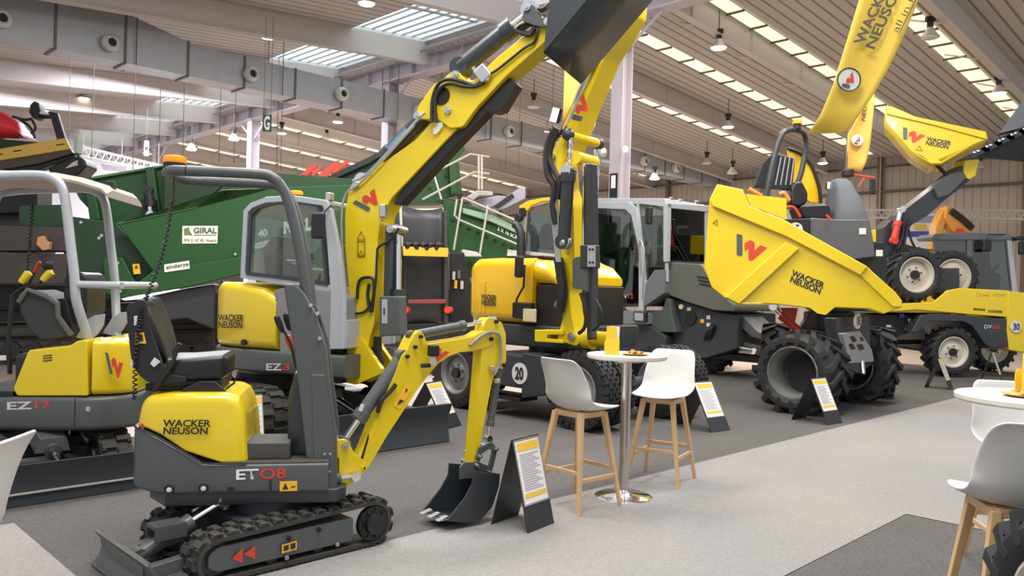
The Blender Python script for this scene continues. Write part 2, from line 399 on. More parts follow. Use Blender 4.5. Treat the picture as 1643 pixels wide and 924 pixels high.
# cross beams hanging under the roof
for i in range(12):
    v = 5.95+4.6*i; vl = 14.1+4.6*(i-2)
    b = MB(); ua = 15.1; ub = 34.7
    b.add([(ua, v-.03, RZ(ua)), (ub, v-.03, RZ(ub)), (ub, v-.03, RZ(ub)-.5), (ua, v-.03, RZ(ua)-.62), (ua, v+.03, RZ(ua)), (ub, v+.03, RZ(ub)), (ub, v+.03, RZ(ub)-.5), (ua, v+.03, RZ(ua)-.62)], [(0, 1, 2, 3), (4, 5, 6, 7), (3, 2, 6, 7)])
    b.bar((ua, v, RZ(ua)-.64), (ub, v, RZ(ub)-.52), .22, .03)
    u = ua+1.2
    while u < ub: b.box((u, v, RZ(u)-.3), (.03, .16, .55)); u += 2.9
    if vl > 14:
        b.box((3, vl, 0), (.01, .01, .01)) if 0 else None
        b.add([(-11, vl-.03, RZ(-11)), (14.9, vl-.03, 8.83), (14.9, vl-.03, 8.2), (-11, vl-.03, RZ(-11)-.6)], [(0, 1, 2, 3)]); b.bar((-11, vl, RZ(-11)-.6), (14.9, vl, 8.2), .22, .03)
    u = ua+2
    while u < ub:
        b.tube([(u, v+.03, RZ(u)-.55), (u+.5, v+1.15, RZ(u+.5)-.05)], .022, 5); u += 2.9
    hallobj('ceiling_beam', b, BEAM, 'pale roof beam', smooth=False)
# main girder with its pipe and cable tray
b = MB()
g0, g1 = 8.0, 58
b.box((15.1, (g0+g1)/2, 8.28), (.06, g1-g0, .5)); b.box((15.1, (g0+g1)/2, 8.02), (.42, g1-g0, .05)); b.box((15.1, (g0+g1)/2, 8.53), (.42, g1-g0, .05))
v = g0+1
while v < g1: b.box((15.1, v, 8.27), (.36, .03, .48)); v += 1.17
hallobj('ceiling_girder', b, GIRD, 'long white steel girder on the columns', smooth=False)
b = MB()
b.tube([(14.75, g0, 8.62), (14.75, g1, 8.62)], .06, 8); b.tube([(14.6, g0, 8.52), (14.6, g1, 8.52)], .03, 6)
hallobj('ceiling_pipe', b, mat('grey_pipe', (.30, .28, .29), .5), 'grey service pipe along the girder')
for i, v in enumerate((11.6, 20.8, 29.9, 39.6, 49)):
    b = MB()
    for dx in (-.17, .17): b.box((15.1+dx, v, 4.0), (.03, .34, 8.0))
    b.box((15.1, v, 4.0), (.34, .03, 8.0)); b.box((15.1, v, 8.0), (.6, .6, .04)); b.box((15.1, v, .02), (.5, .5, .04))
    for s in (-1, 1): b.tube([(15.1, v, 7.2), (15.1, v+s*1.1, 8.0)], .04, 6)
    o = hallobj('column', b, GIRD, 'white steel roof column', smooth=False)
    if i == 0:
        s = MB(); s.bb((14.86, v-.1, 3.55), (14.9, v+.1, 4.35)); s.build('notice_plate', BLK, o, smooth=False)
        s = MB(); s.bb((14.85, v-.07, 4.0), (14.86, v+.05, 4.3)); s.build('notice_paper', WHL, o, smooth=False)
        s = MB(); s.bb((14.85, v-.08, 3.58), (14.86, v+.08, 3.78)); s.build('exit_sign', mat('exit_green', (.02, .25, .1), .5), o, smooth=False)
    s = MB()
    for dv in (-.28, .28): s.cyl((14.9, v+dv, 4.9+.1*i), (14.7, v+dv*1.6, 4.85+.1*i), .08, n=12)
    s.build('floodlight', WHP, o)
# vertical posts on the end wall
for v in (-3, 2.4, 7.6, 12.9, 18.2, 23.5, 28.8, 36, 43):
    b = MB(); b.box((34.65, v, 3.8), (.18, .18, 7.6)); hallobj('trim_post', b, mat('brown_post', (.17, .12, .09), .6), 'brown wall post', smooth=False)
b = MB(); b.box((34.6, 20, 6.05), (.12, 76, .1)); b.box((34.6, 20, 7.1), (.1, 76, .08)); hallobj('trim_rail', b, BATT, 'dark rail along the end wall', smooth=False)
# air duct
DUCT = mat('galvanised_duct', (.44, .46, .50), .42, .45, noise=.12, nscale=3)
DUCTU = mat('duct_seam', (.16, .15, .15), .5, .4)
dt = thing('air_duct', 'long rectangular galvanised air duct hung under the roof with round nozzles', 'duct', UV(0, 20.4, 0), 45)
def dz(u): return (6.72, 7.95) if u < 6.6 else ((6.72, 7.95-.42*(u-6.6)/1.9) if u < 8.5 else (6.72, 7.53))
b = MB(); us = [-6, 6.6, 8.5, 34.5]
b.loft([[(u, -.35, dz(u)[0]), (u, .35, dz(u)[0]), (u, .35, dz(u)[1]), (u, -.35, dz(u)[1])] for u in us]); b.build('duct_body', DUCT, dt, smooth=False)
u = -5
while u < 34:
    b = MB(); a, c = dz(u); b.box((u, -.355, (a+c)/2), (.06, .03, c-a+.05)); b.box((u, 0, a-.015), (.06, .74, .03)); b.build('duct_flange', DUCTU, dt, smooth=False); u += 1.72 if u < 5 else 1.5
for u in (2.1, 4.25, 6.45, 9.95, 12.75, 15.6, 19.6, 22.2, 24.8, 27.6, 30):
    n = MB(); n.lathe([(.17, 0), (.2, -.05), (.2, -.18), (.13, -.27), (.10, -.25), (.1, -.1)], (u, -.36, 7.08), (0, 1, 0), 20); nz = n.build('nozzle', WHP, dt)
    n = MB(); n.cyl((u, -.5, 7.08), (u, -.515, 7.08), .11, n=16); n.build('nozzle_opening', BLK, nz)
for u in (2.9, 7.05, 10.9, 14.8, 18.5, 22.5, 26.5):
    for s in (-.42, .42): b = MB(); b.tube([(u, s, 6.7), (u, s, 8.4)], .012, 5); b.build('hanger_rod', BATT, dt)
# hanging cables
for px, py, bt in ((260, 60, 5.5), (299, 20, 5), (113, 100, 5), (151, 95, 5), (220, 20, 4.6), (355, 120, 5), (445, 210, 4.8), (452, 210, 4.8), (380, 90, 5), (815, 130, 5), (887, 160, 5), (835, 150, 5)):
    p = at(px, py, 23); b = MB(); b.tube([(p.x, p.y, bt), (p.x, p.y, 8.05)], .009, 4)
    o = b.build('suspension_cable', BATT); tag(o, 'thin steel cable hanging down from the roof', 'cable', 'thin cables hanging from the roof')
# high-bay lamps
LSHD = mat('lamp_shade_metal', (.62, .60, .55), .35, .4, noise=.1)
def lamp(px, py, lit, first=[None]):
    p = onroof(px, py, .95)
    if p.y > 34 or p.y < 5: p = at(px, py, 30)
    root = thing('high_bay_lamp', 'round high bay lamp hanging under the roof', 'lamp', p, 0, 'high bay roof lamps')
    b = MB(); b.lathe([(.07, .22), (.08, .2), (.12, .12), (.21, 0), (.20, 0), (.11, .1), (.05, .2)], (0, 0, 0), (0, 0, 1), 20); b.build('lamp_shade', LSHD, root)
    b = MB(); b.cyl((0, 0, .2), (0, 0, .36), .07, n=12); b.box((0, 0, .42), (.2, .1, .1)); b.tube([(0, 0, .45), (0, 0, .95)], .012, 5); b.build('ballast', BLK, root)
    b = MB(); b.lathe([(.001, .0), (.19, .0), (.16, -.035), (.001, -.05)], (0, 0, .01), (0, 0, 1), 20); b.build('bulb', LITW if lit else WHP, root)
    return root
LAMPS = [(430, 60, 1), (286, 26, 0), (212, 134, 1), (135, 158, 1), (588, 6, 1), (542, 196, 1), (452, 214, 1), (524, 222, 0), (375, 224, 1), (307, 240, 1), (1153, 77, 1), (1168, 204, 1), (1492, 60, 0), (1602, 150, 1), (1320, 262, 1), (1050, 287, 1), (856, 172, 0), (1134, 262, 0), (1175, 278, 0), (17, 145, 0), (70, 178, 1), (1573, 268, 0)]
tags = {0: 'lit high bay lamp above the thin duct bend near the dark clamp', 1: 'unlit high bay lamp at the very top left of the roof', 4: 'lit high bay lamp cut by the top edge above the skylights', 10: 'lit high bay lamp high on the roof right of the white column', 12: 'unlit grey high bay lamp beside the top of the large yellow banner', 13: 'lit high bay lamp at the right end of the bright roof strip'}
desc = {2: 'lit high bay lamp under the duct left of the small skylights', 3: 'lit high bay lamp left of the pale column, above the truss', 5: 'lit high bay lamp below the third duct nozzle', 6: 'lit high bay lamp just right of the hanging G sign', 7: 'unlit high bay lamp between the G sign and the dark column', 8: 'lit high bay lamp on the left of the G sign beside the column', 9: 'small lit high bay lamp left of the column above the orange beacon', 11: 'lit high bay lamp right of the white column above the skip dumper', 14: 'lit lamp low on the roof between dumper roll bar and banner', 15: 'small lit lamp right of the column by the duct nozzles', 16: 'unlit lamp between the two tall booms', 17: 'small unlit lamp near the end wall left of the dumper', 18: 'small unlit lamp closest to the dumper skip on the end wall side', 19: 'unlit high bay lamp at the far left edge', 20: 'lit high bay lamp above the red covered machine', 21: 'small unlit lamp above the dark bucket on the right'}
tags.update(desc)
for i, (a, b_, l) in enumerate(LAMPS):
    r = lamp(a, b_, l); r['label'] = tags[i]
# ================================================================== MACHINE PARTS
def rrect(w, z0, z1, r, n=4, rb=None):
    """rounded cross-section in (t, z)"""
    r = min(r, w*.98, (z1-z0)*.49); rb = r if rb is None else min(rb, r); o = []
    for cx, cz, a, r in ((w-r, z1-r, 0, r), (-w+r, z1-r, 90, r), (-w+rb, z0+rb, 180, rb), (w-rb, z0+rb, 270, rb)):
        o += [(cx+r*math.cos(math.radians(a+90*i/n)), cz+r*math.sin(math.radians(a+90*i/n))) for i in range(n+1)]
    return o
def hull(b, st, tc=0.0, n=4, rb=None):
    """stations (s, half width, z0, z1, corner radius) lofted along s"""
    return b.loft([[(q[0], tc+t, z) for t, z in rrect(q[1], q[2], q[3], q[4], n, rb)] for q in st])
def track(root, fr, sA, sB, rA, rB, tc, w, zA, zB, h=.03, pitch=.075, name='crawler_track', side=-1, belt=RUBB, frame=GRY):
    """rubber crawler: A rear wheel, B front wheel"""
    dx = sB-sA; dzz = zB-zA; L = math.hypot(dx, dzz); th = math.atan2(dzz, dx); ph = math.acos(max(-1, min(1, (rA-rB)/L)))
    path = []
    a0 = th+ph; a1 = th+2*math.pi-ph
    for i in range(13): a = a0+(a1-a0)*i/12; path.append((sA+rA*math.cos(a), zA+rA*math.sin(a)))
    a0 = th-ph; a1 = th+ph
    for i in range(13): a = a0+(a1-a0)*i/12; path.append((sB+rB*math.cos(a), zB+rB*math.sin(a)))
    m = len(path); seg = []; tot = 0
    for i in range(m):
        p, q = path[i], path[(i+1) % m]; l = math.hypot(q[0]-p[0], q[1]-p[1]); seg.append((tot, p, q, l)); tot += l
    def pos(d):
        d %= tot
        for t0, p, q, l in seg:
            if t0 <= d <= t0+l and l > 0:
                k = (d-t0)/l; return (p[0]+(q[0]-p[0])*k, p[1]+(q[1]-p[1])*k), ((q[0]-p[0])/l, (q[1]-p[1])/l)
        return seg[0][1], (1, 0)
    b = MB(); N = int(tot/.04); ring = []
    for i in range(N):
        p, d = pos(i*tot/N); nx, nz = d[1], -d[0]
        ring.append([(p[0]-nx*.022, tc-w/2, p[1]-nz*.022), (p[0], tc-w/2, p[1]), (p[0], tc+w/2, p[1]), (p[0]-nx*.022, tc+w/2, p[1]-nz*.022)])
    ring.append(ring[0]); b.loft(ring, caps=False)
    K = int(tot/pitch)
    for i in range(K):
        for sg in (-1, 1):
            p, d = pos((i+(.5 if sg > 0 else 0))*tot/K); nx, nz = d[1], -d[0]; ww = w*.46
            R = Matrix(((d[0], 0, nx), (0, 1, 0), (d[1], 0, nz)))
            b.box((p[0]+nx*h*.4, tc+sg*w*.25, p[1]+nz*h*.4), (pitch*.46, ww, h), R)
            b.box((p[0]+nx*h*.25, tc+sg*w*.42, p[1]+nz*h*.25), (pitch*.75, w*.12, h*.9), R)
    bo = b.build(name, belt, root, smooth=False, fr=fr)
    e = tc+side*w/2
    f = MB(); ri = min(rA, rB)
    f.prism(rounded([(sA+.0, zA-rA*.55), (sB-rB*1.05, zB-rB*.62), (sB-rB*1.05, zB+rB*.45), (sA+.0, zA+rA*.6), (sA-rA*.45, zA+.3*rA), (sA-rA*.45, zA-.3*rA)], .02), e-side*.01, tc-side*w*.3)
    f.build('track_frame', frame, root, bev=.006, fr=fr)
    g = MB(); g.cyl((sB, tc-w*.3, zB), (sB, e+side*.0, zB), rB*.78, n=24); g.cyl((sB, e, zB), (sB, e+side*.03, zB), rB*.48, n=24)
    for i in range(9):
        a = 2*math.pi*i/9; g.cyl((sB+rB*.63*math.cos(a), e, zB+rB*.63*math.sin(a)), (sB+rB*.63*math.cos(a), e+side*.012, zB+rB*.63*math.sin(a)), .01, n=8)
    g.build('drive_sprocket', BLK, root, fr=fr)
    g = MB(); g.cyl((sA, tc-w*.3, zA), (sA, tc+w*.3, zA), rA*.75, n=20); g.build('idler_wheel', DGR, root, fr=fr)
    for k in range(2):
        g = MB(); s_ = sA+dx*(.33+.3*k); z_ = zA+dzz*(.33+.3*k)-ri*.6; g.cyl((s_, tc-w*.3, z_), (s_, tc+w*.3, z_), ri*.3, n=14); g.build('track_roller', DGR, root, fr=fr)
    return bo
def cylinder(root, fr, a, b, k, r, rr=None, t=0.0, m=GRY, name='hydraulic_cylinder'):
    """a barrel end -> b rod end (s,z) or 3-D; k = share of the length that is barrel"""
    a = Vector((a[0], t, a[1])) if len(a) == 2 else Vector(a); b = Vector((b[0], t, b[1])) if len(b) == 2 else Vector(b)
    d = b-a; c = a+d*k; n = d.normalized(); rr = rr or r*.5
    q = MB(); q.cyl(a, c, r, n=20); q.cyl(c-n*r*1.1, c+n*r*.3, r*1.18, n=20); q.cyl(a-Vector((0, r*.9, 0)), a+Vector((0, r*.9, 0)), r*1.1, n=16)
    o = q.build(name, m, root, fr=fr, bev=.003)
    q = MB(); q.cyl(c, b, rr, n=14); q.cyl(b-Vector((0, r*.9, 0)), b+Vector((0, r*.9, 0)), r*.95, n=16); q.build('piston_rod', CHR, o, fr=fr)
    return o
def pins(root, fr, pts, r, t0, t1, m=STL, name='pin'):
    for s_, z_ in pts:
        q = MB(); q.cyl((s_, t0, z_), (s_, t1, z_), r, n=16); q.cyl((s_, t0-.012, z_), (s_, t1+.012, z_), r*.55, n=10); q.build(name, m, root, fr=fr)
def hose(root, pts, r=.011, m=BLK, name='hose', fr=None, n=6):
    q = MB(); q.tube(smoothpath(pts, n), r, 8); return q.build(name, m, root, fr=fr)
def wheel(root, fr, c, R, w, rim, side=-1, style='chevron', n=20, yaw=0.0, m=RUB, rimm=CREAM, h=.04, dish=.3, hub=BLK, discm=None, hr=.26):
    c = Vector(c); ca, sa = math.cos(math.radians(yaw)), math.sin(math.radians(yaw))
    X = Vector((ca, sa, 0)); A = Vector((-sa, ca, 0))*1.0; Z = Vector((0, 0, 1)); out = A*side
    b = MB(); hw = w/2; Rb = R-h
    prof = [(rim, -hw*.72), (rim+.02*R, -hw*.86), (rim+(Rb-rim)*.35, -hw*1.0), (rim+(Rb-rim)*.7, -hw*1.0), (Rb*.975, -hw*.86), (Rb, -hw*.55), (Rb*1.005, 0), (Rb, hw*.55), (Rb*.975, hw*.86), (rim+(Rb-rim)*.7, hw), (rim+(Rb-rim)*.35, hw), (rim+.02*R, hw*.86), (rim, hw*.72)]
    b.lathe(prof, c, A, 48)
    def P(a, y, r): return c+(X*math.cos(a)+Z*math.sin(a))*r+A*y
    def patch(a0, a1, y0, b0, b1, y1, r0, r1, rb0, rb1):
        vs = [P(a0, y0, rb0), P(a1, y0, rb0), P(b1, y1, rb1), P(b0, y1, rb1), P(a0, y0, r0), P(a1, y0, r0), P(b1, y1, r1), P(b0, y1, r1)]
        b.add(vs, [(0, 3, 2, 1), (4, 5, 6, 7), (0, 1, 5, 4), (2, 3, 7, 6), (1, 2, 6, 5), (0, 4, 7, 3)])
    if style == 'chevron':
        for i in range(n):
            for sg in (-1, 1):
                a = 2*math.pi*(i+(.5 if sg > 0 else 0))/n; da = 2*math.pi/n; lw = da*.30
                patch(a, a+lw, sg*-.02*w, a-da*.75, a-da*.75+lw*1.15, sg*hw*.93, R, R*.992, Rb*.99, Rb*.96)
                e = a-da*.75; patch(e, e+lw*1.15, sg*hw*.93, e-da*.1, e-da*.1+lw*1.1, sg*hw*1.01, R*.99, R-h*2.2, Rb*.96, R-h*3.4)
    elif style == 'block':
        rows = [-.82, -.42, 0, .42, .82]
        for i in range(n):
            for k, y in enumerate(rows):
                a = 2*math.pi*(i+(.5 if k % 2 else 0))/n; da = 2*math.pi/n; yy = y*hw; q = hw*.17
                patch(a, a+da*.68, yy-q, a+da*.14, a+da*.82, yy+q, R*(.985 if abs(y) > .6 else 1), R*(.985 if abs(y) > .6 else 1), Rb*.97, Rb*.97)
            for sg in (-1, 1):
                a = 2*math.pi*i/n; da = 2*math.pi/n; patch(a, a+da*.6, sg*hw*.9, a, a+da*.6, sg*hw*1.02, R*.975, R*.94, Rb*.95, Rb*.88)
    ty = b.build('tyre', m, root, fr=fr, ang=30)
    g = MB(); dd = hw*(1-dish*2)
    g.lathe([(rim*1.0, -hw*.7), (rim*1.05, -hw*.84), (rim*.97, -hw*.86), (rim*.92, -hw*.6), (rim*.86, -hw*.5), (rim*.84, 0), (rim*.86, hw*.5), (rim*.92, hw*.6), (rim*.97, hw*.86), (rim*1.05, hw*.84), (rim*1.0, hw*.7)], c, A, 40)
    if discm: ri = g.build('rim', rimm, ty, fr=fr); g = MB()
    g.lathe([(.001, side*dd), (rim*.45, side*dd), (rim*.5, side*(dd-.02*R/.5)), (rim*.86, side*(dd-.05*R/.5)), (rim*.86, side*(dd-.08*R/.5)), (.001, side*(dd-.06*R/.5))], c, A, 40)
    g.build('wheel_disc' if discm else 'rim', discm or rimm, ty, fr=fr)
    g = MB(); g.cyl(c+A*side*(dd-.01), c+A*side*(dd+.05*R/.5), rim*hr, n=20)
    for i in range(6):
        a = 2*math.pi*i/6+.3; q = c+(X*math.cos(a)+Z*math.sin(a))*rim*.42+A*side*dd; g.cyl(q, q+A*side*.012, rim*.05, n=8)
    g.build('hub', hub, ty, fr=fr)
    return ty
def bucket(root, fr, prof, side, t0, t1, m, thick=.012, teeth=0, tl=.06, name='bucket', dirn=None):
    """prof: open shell line from the cutting lip round the back to the top (s,z); side: closed outline of the cheek plates"""
    b = MB(); n = len(prof); vs = []
    for s_, z_ in prof: vs += [(s_, t0, z_), (s_, t1, z_)]
    b.add(vs, [(2*i, 2*i+1, 2*i+3, 2*i+2) for i in range(n-1)])
    o = b.build(name, m, root, fr=fr, solid=thick, ang=50)
    for tt in (t0, t1):
        q = MB(); q.prism(side, tt-thick*.7, tt+thick*.7); q.build('cheek_plate', m, o, fr=fr, bev=.002)
    if teeth:
        d = Vector((prof[0][0]-prof[1][0], prof[0][1]-prof[1][1])).normalized() if dirn is None else Vector(dirn).normalized(); nn = Vector((-d.y, d.x))
        for i in range(teeth):
            tc = t0+(t1-t0)*(i+.5)/teeth if teeth > 1 else (t0+t1)/2; p = Vector(prof[0]); wd2 = (t1-t0)/teeth*.22
            a = p-d*tl*.6+nn*.012; c_ = p-d*tl*.6-nn*.012; e = p+d*tl
            q = MB(); q.prism([(a.x, a.y), (c_.x, c_.y), (e.x, e.y)], tc-wd2, tc+wd2); q.build('tooth', STL if m is not YEL else DGR, o, fr=fr)
    return o
def windowframe(root, fr, outer, t, inset, thick, m, glass, name='window', n_in=None):
    """frame of a pane given by a pixel outline on plane t, with its pane"""
    P = [Vector((q.x, q.z)) for q in [fr.t(x, y, t) for x, y in outer]]
    c = sum(P, Vector((0, 0)))/len(P); I = []
    for i in range(len(P)):
        a, b_, d = P[i-1], P[i], P[(i+1) % len(P)]
        e1 = (b_-a).normalized(); e2 = (d-b_).normalized(); n1 = Vector((-e1.y, e1.x)); n2 = Vector((-e2.y, e2.x)); nn = (n1+n2)
        nn = nn.normalized()/max(.4, math.cos(n1.angle(n2)/2)) if nn.length > 1e-5 else n1
        if (c-b_).dot(nn) < 0: nn = -nn
        I.append(b_+nn*inset)
    b = MB(); n = len(P); vs = []
    for tt in (t-thick/2, t+thick/2):
        vs += [(p.x, tt, p.y) for p in P]+[(p.x, tt, p.y) for p in I]
    fs = []
    for i in range(n):
        j = (i+1) % n
        fs += [(i, j, n+j, n+i), (2*n+i, 3*n+i, 3*n+j, 2*n+j), (i, 2*n+i, 2*n+j, j), (n+i, n+j, 3*n+j, 3*n+i)]
    b.add(vs, fs); o = b.build(name, m, root, fr=fr, bev=.004)
    g = MB(); g.prism([(p.x, p.y) for p in I], t-.003, t+.003); g.build('pane', glass, o, fr=fr, smooth=False)
    return o
# ================================================================== SMALL EXCAVATOR IN FRONT (numbered ET08)
def cr(x0, y0, k): return lambda pts: [(x0+a/k, y0+b/k) for a, b in pts]
TE = Fr(UV(2.42, 4.36), 45)
et = fthing(TE, 'mini_excavator', 'small yellow and grey mini excavator marked ET08 with an open seat, in the front left', 'excavator')
tn = 3.99-4.36                                                   # near track face
e0 = TE.t(600, 845, tn); e1 = TE.t(352, 895, tn)
track(et, TE, e1.x, e0.x, .115, .132, tn+.095, .18, .137, .150, h=.026, pitch=.085)
track(et, TE, e1.x, e0.x, .115, .132, -(tn+.095), .18, .137, .150, h=.026, pitch=.085)
b = MB(); b.box(((e0.x+e1.x)/2, 0, .2), (.55, .5, .12)); b.cyl(((e0.x+e1.x)/2, 0, .2), ((e0.x+e1.x)/2, 0, .36), .2, n=28); b.build('undercarriage', DGR, et, bev=.01, fr=TE)
tf = tn+.004
for quad in ([(372, 896), (389, 879), (389, 903)], [(391, 889), (409, 875), (409, 897)]): fpanel(TE, quad, tf-.002, REDL, et, name='arrow_mark')
fpanel(TE, [(452, 874), (476, 867), (476, 881), (452, 888)], tf-.002, ORL, et, name='safety_label')
fpanel(TE, [(455, 876), (463, 873.5), (463, 881.5), (455, 884)], tf-.005, BKL, et, name='label_print'); fpanel(TE, [(466, 872.5), (474, 870), (474, 879), (466, 881.5)], tf-.005, BKL, et, name='label_print')
pins(et, TE, [(lambda q: (q.x, q.z))(TE.t(x, y, tf)) for x, y in ((459, 894), (540, 873))], .012, tf-.01, tf)
pins(et, TE, [(lambda q: (q.x, q.z))(TE.t(x, y, tf)) for x, y in ((464, 864), (512, 850))], .014, tf-.004, tf, m=BLK)
# dozer blade
bs = TE.s_(157, 855, -.98)
zt = .2
bl = MB(); bp = [(-.91, zt), (-.875, .15), (-.865, .1), (-.885, .05), (-.92, .012), (-.90, .012), (-.865, .05), (-.845, .1), (-.855, .15), (-.89, zt)]
bl.prism(bp, -.38, .38); bl.build('dozer_blade', GRY, et, bev=.003, fr=TE)
bl = MB()
for t_ in (-.3, .3): bl.bar((-.86, t_*.6, .09), (e1.x+.25, t_*.75, .16), .06, .07)
bl.bar((-.86, -.26, .13), (-.86, .26, .13), .04, .08); bl.build('blade_arm', GRY, et, bev=.004, fr=TE)
cylinder(et, TE, (-.81, 0, .13), (-.35, 0, .34), .6, .042)
b = MB(); b.box((-.66, 0, .27), (.17, .13, .02)); b.box((-.66, .06, .24), (.17, .012, .07)); b.box((-.66, -.06, .24), (.17, .012, .07)); b.build('cylinder_guard', GRY, et, fr=TE)
hose(et, [(-.5, .05, .3), (-.3, .1, .36), (-.1, .08, .33), (0, .05, .34)], .01, STL, fr=TE)
# ---- house
HO = Vector(TE.o)+Vector((-.06, .08, 0)); HE = Fr(HO, 11)
N = -.36
def hp(x, y, t=N): q = HE.t(x, y, t); return (q.x, q.z)
sL = hp(222, 700)[0]-.06; sR = hp(527, 760)[0]
zb = hp(400, 812)[1]; zm = hp(400, 792)[1]; zd = hp(440, 744)[1]
def ztop(s):                                                    # seam between grey body and yellow cover
    a = hp(222, 690); c = hp(262, 706); d = hp(328, 741)
    P_ = [(sL-.2, a[1]+.01), (a[0], a[1]), (c[0], c[1]), (d[0], zd), (sR+.2, zd)]
    for (s0, z0), (s1, z1) in zip(P_, P_[1:]):
        if s <= s1: return z0+(z1-z0)*(s-s0)/(s1-s0)
    return zd
b = MB(); st = []
for k, wv in ((0, .20), (.015, .26), (.04, .31), (.08, .335), (.15, .352), (.26, .36), (.4, .36)): s = sL+k; st.append((s, wv, zm-.0+max(0, .05-.3*k), ztop(s), .025))
for s in (sL+.55, sL+.75, sR-.05, sR): st.append((s, .36, zm, zd, .02))
hull(b, st); b.build('lower_body', GRY, et, bev=.004, fr=HE, ang=25)
b = MB(); hull(b, [(sL+.09, .2, zb+.02, zm+.01, .01), (sL+.2, .33, zb, zm+.01, .01), (sR+.05, .33, zb, zm+.01, .01), (sR+.1, .25, zb+.01, zm, .01)]); b.build('body_skirt', DGR, et, bev=.004, fr=HE)
# yellow hood
zh = hp(300, 634)[1]; sh1 = hp(394, 690)[0]
b = MB(); st = []
for k, wv, zz in ((.0, .25, -.10), (.01, .29, -.05), (.03, .32, -.025), (.07, .338, -.01), (.15, .348, 0), (.3, .352, .004), (.5, .352, .004)): s = sL+k; st.append((s, wv, ztop(s)+.006, zh+zz, .055))
L2 = sh1-sL
st += [(sL+L2-.06, .352, zd+.006, zh+.0, .07), (sL+L2-.02, .345, zd+.006, zh-.02, .07), (sL+L2, .33, zd+.006, zh-.07, .06), (sL+L2+.012, .31, zd+.006, zh-.15, .04)]
# taper the hood inwards towards the top
R0 = len(b.v); hull(b, st, n=6, rb=.012)
b.v = [(x+(.05*(z-zd)/(zh-zd) if x < sL+.25 else (-.035*(z-zd)/(zh-zd) if x > sL+.5 else 0))*1.0, y*(1-.11*max(0, (z-zd)/(zh-zd))), z) for x, y, z in b.v]
b.build('engine_hood', YEL, et, fr=HE, ang=50, bev=.003)
b = MB()
for s0 in [sL+.03+.04*i for i in range(14)]: pass
sm = [(sL+k, -wv-.004, ztop(sL+k)+.004) for k, wv in ((.015, .26), (.04, .31), (.08, .335), (.15, .352), (.26, .36), (.4, .36), (.5, .36))]+[(sh1+.01, -.36, zd+.006)]
b.tube(sm, .006, 6); b.build('hood_seal', BLK, et, fr=HE)
th = -.352*.965-.003
ftext(HE, 'WACKER\nNEUSON', [(260, 697), (337, 697), (262, 673)], th-.012, BKL, et, bold=.03)
ftext(HE, 'ET', [(379, 769.5), (415, 768), (379, 753)], N, WHL, et, bold=.02, depth=.004)
ftext(HE, 'O8', [(417, 768.5), (459, 767), (417, 751)], N, REDL, et, bold=.02, depth=.004)
fpanel(HE, [(449, 772), (477, 771), (477, 787), (449, 788)], N, ORL, et, name='safety_label', depth=.004)
fpanel(HE, [(453, 785), (458, 774.5), (463, 784.5)], N, BKL, et, name='label_print', depth=.006); fpanel(HE, [(467, 780), (474, 779), (474, 781), (467, 782)], N, BKL, et, name='label_print', depth=.006)
fpanel(HE, [(226, 679), (231, 681), (231, 690), (226, 687)], N+.05, RED, et, name='reflector')
for x, y in ((271.5, 785.5), (326.5, 783.5)):
    s_, z_ = hp(x, y); q = MB(); q.lathe([(.018, 0), (.026, -.006), (.028, 0)], (s_, N, z_), (0, 1, 0), 20); q.build('bolt_recess', BLK, et, fr=HE); pins(et, HE, [(s_, z_)], .014, N-.006, N, m=WHP, name='bolt')
for x, y in ((370, 784), (434, 779)):
    s_, z_ = hp(x, y); q = MB(); q.box((s_, N-.001, z_), (.035 if x < 400 else .012, .006, .02 if x < 400 else .06)); q.build('slot', BLK, et, fr=HE)
# deck, front plate, console
b = MB(); b.bb((sh1-.02, -.35, zd-.02), (sR, .35, zd+.012)); b.build('floor_plate', mat('ribbed_deck', (.08, .07, .055), .55), et, fr=HE, bev=.004)
b = MB(); b.bb((sh1-.0, -.3, zd+.01), (sR-.22, -.02, zd+.11)); b.build('step_box', mat('deck_grey', (.06, .06, .055), .6), et, bev=.012, fr=HE)
cs = hp(478, 700, -.2)[0]; ct = hp(478, 590, -.15)[1]
b = MB(); hull(b, [(cs-.06, .10, zd, ct-.16, .02), (cs-.03, .12, zd, ct-.03, .04), (cs+.06, .14, zd, ct+.01, .04), (cs+.16, .13, zd, ct-.06, .04)], -.08); b.build('control_console', DGR, et, bev=.01, fr=HE)
for i, (x0, y0, x1, y1, red) in enumerate(((475, 590, 449, 521, 0), (480, 590, 462, 517, 0), (500, 640, 466, 552, 1), (496, 560, 480, 535, 1))):
    t_ = -.16+.05*i; a = HE.t(x0, y0, t_); c = HE.t(x1, y1, t_)
    q = MB(); q.tube(smoothpath([a, a.lerp(c, .5)+Vector((.012 if i < 2 else 0, 0, .02)), c], 4), .008, 8); lv = q.build('control_lever', STL if i == 2 else BLK, et, fr=HE)
    d = (c-a).normalized(); q = MB(); q.tube([c-d*.05, c-d*.03, c+d*.02, c+d*.05, c+d*.06], [.010, .016, .021, .019, .008], 12); q.build('lever_knob', RED if red else BLK, lv, fr=HE)
for x, y in ((483, 611), (492, 621), (486, 645), (494, 659), (495, 684), (493, 706)):
    s_, z_ = hp(x, y, -.24); q = MB(); q.sph((s_, -.24, z_), .012, 10); q.build('bolt', STL, et, fr=HE)
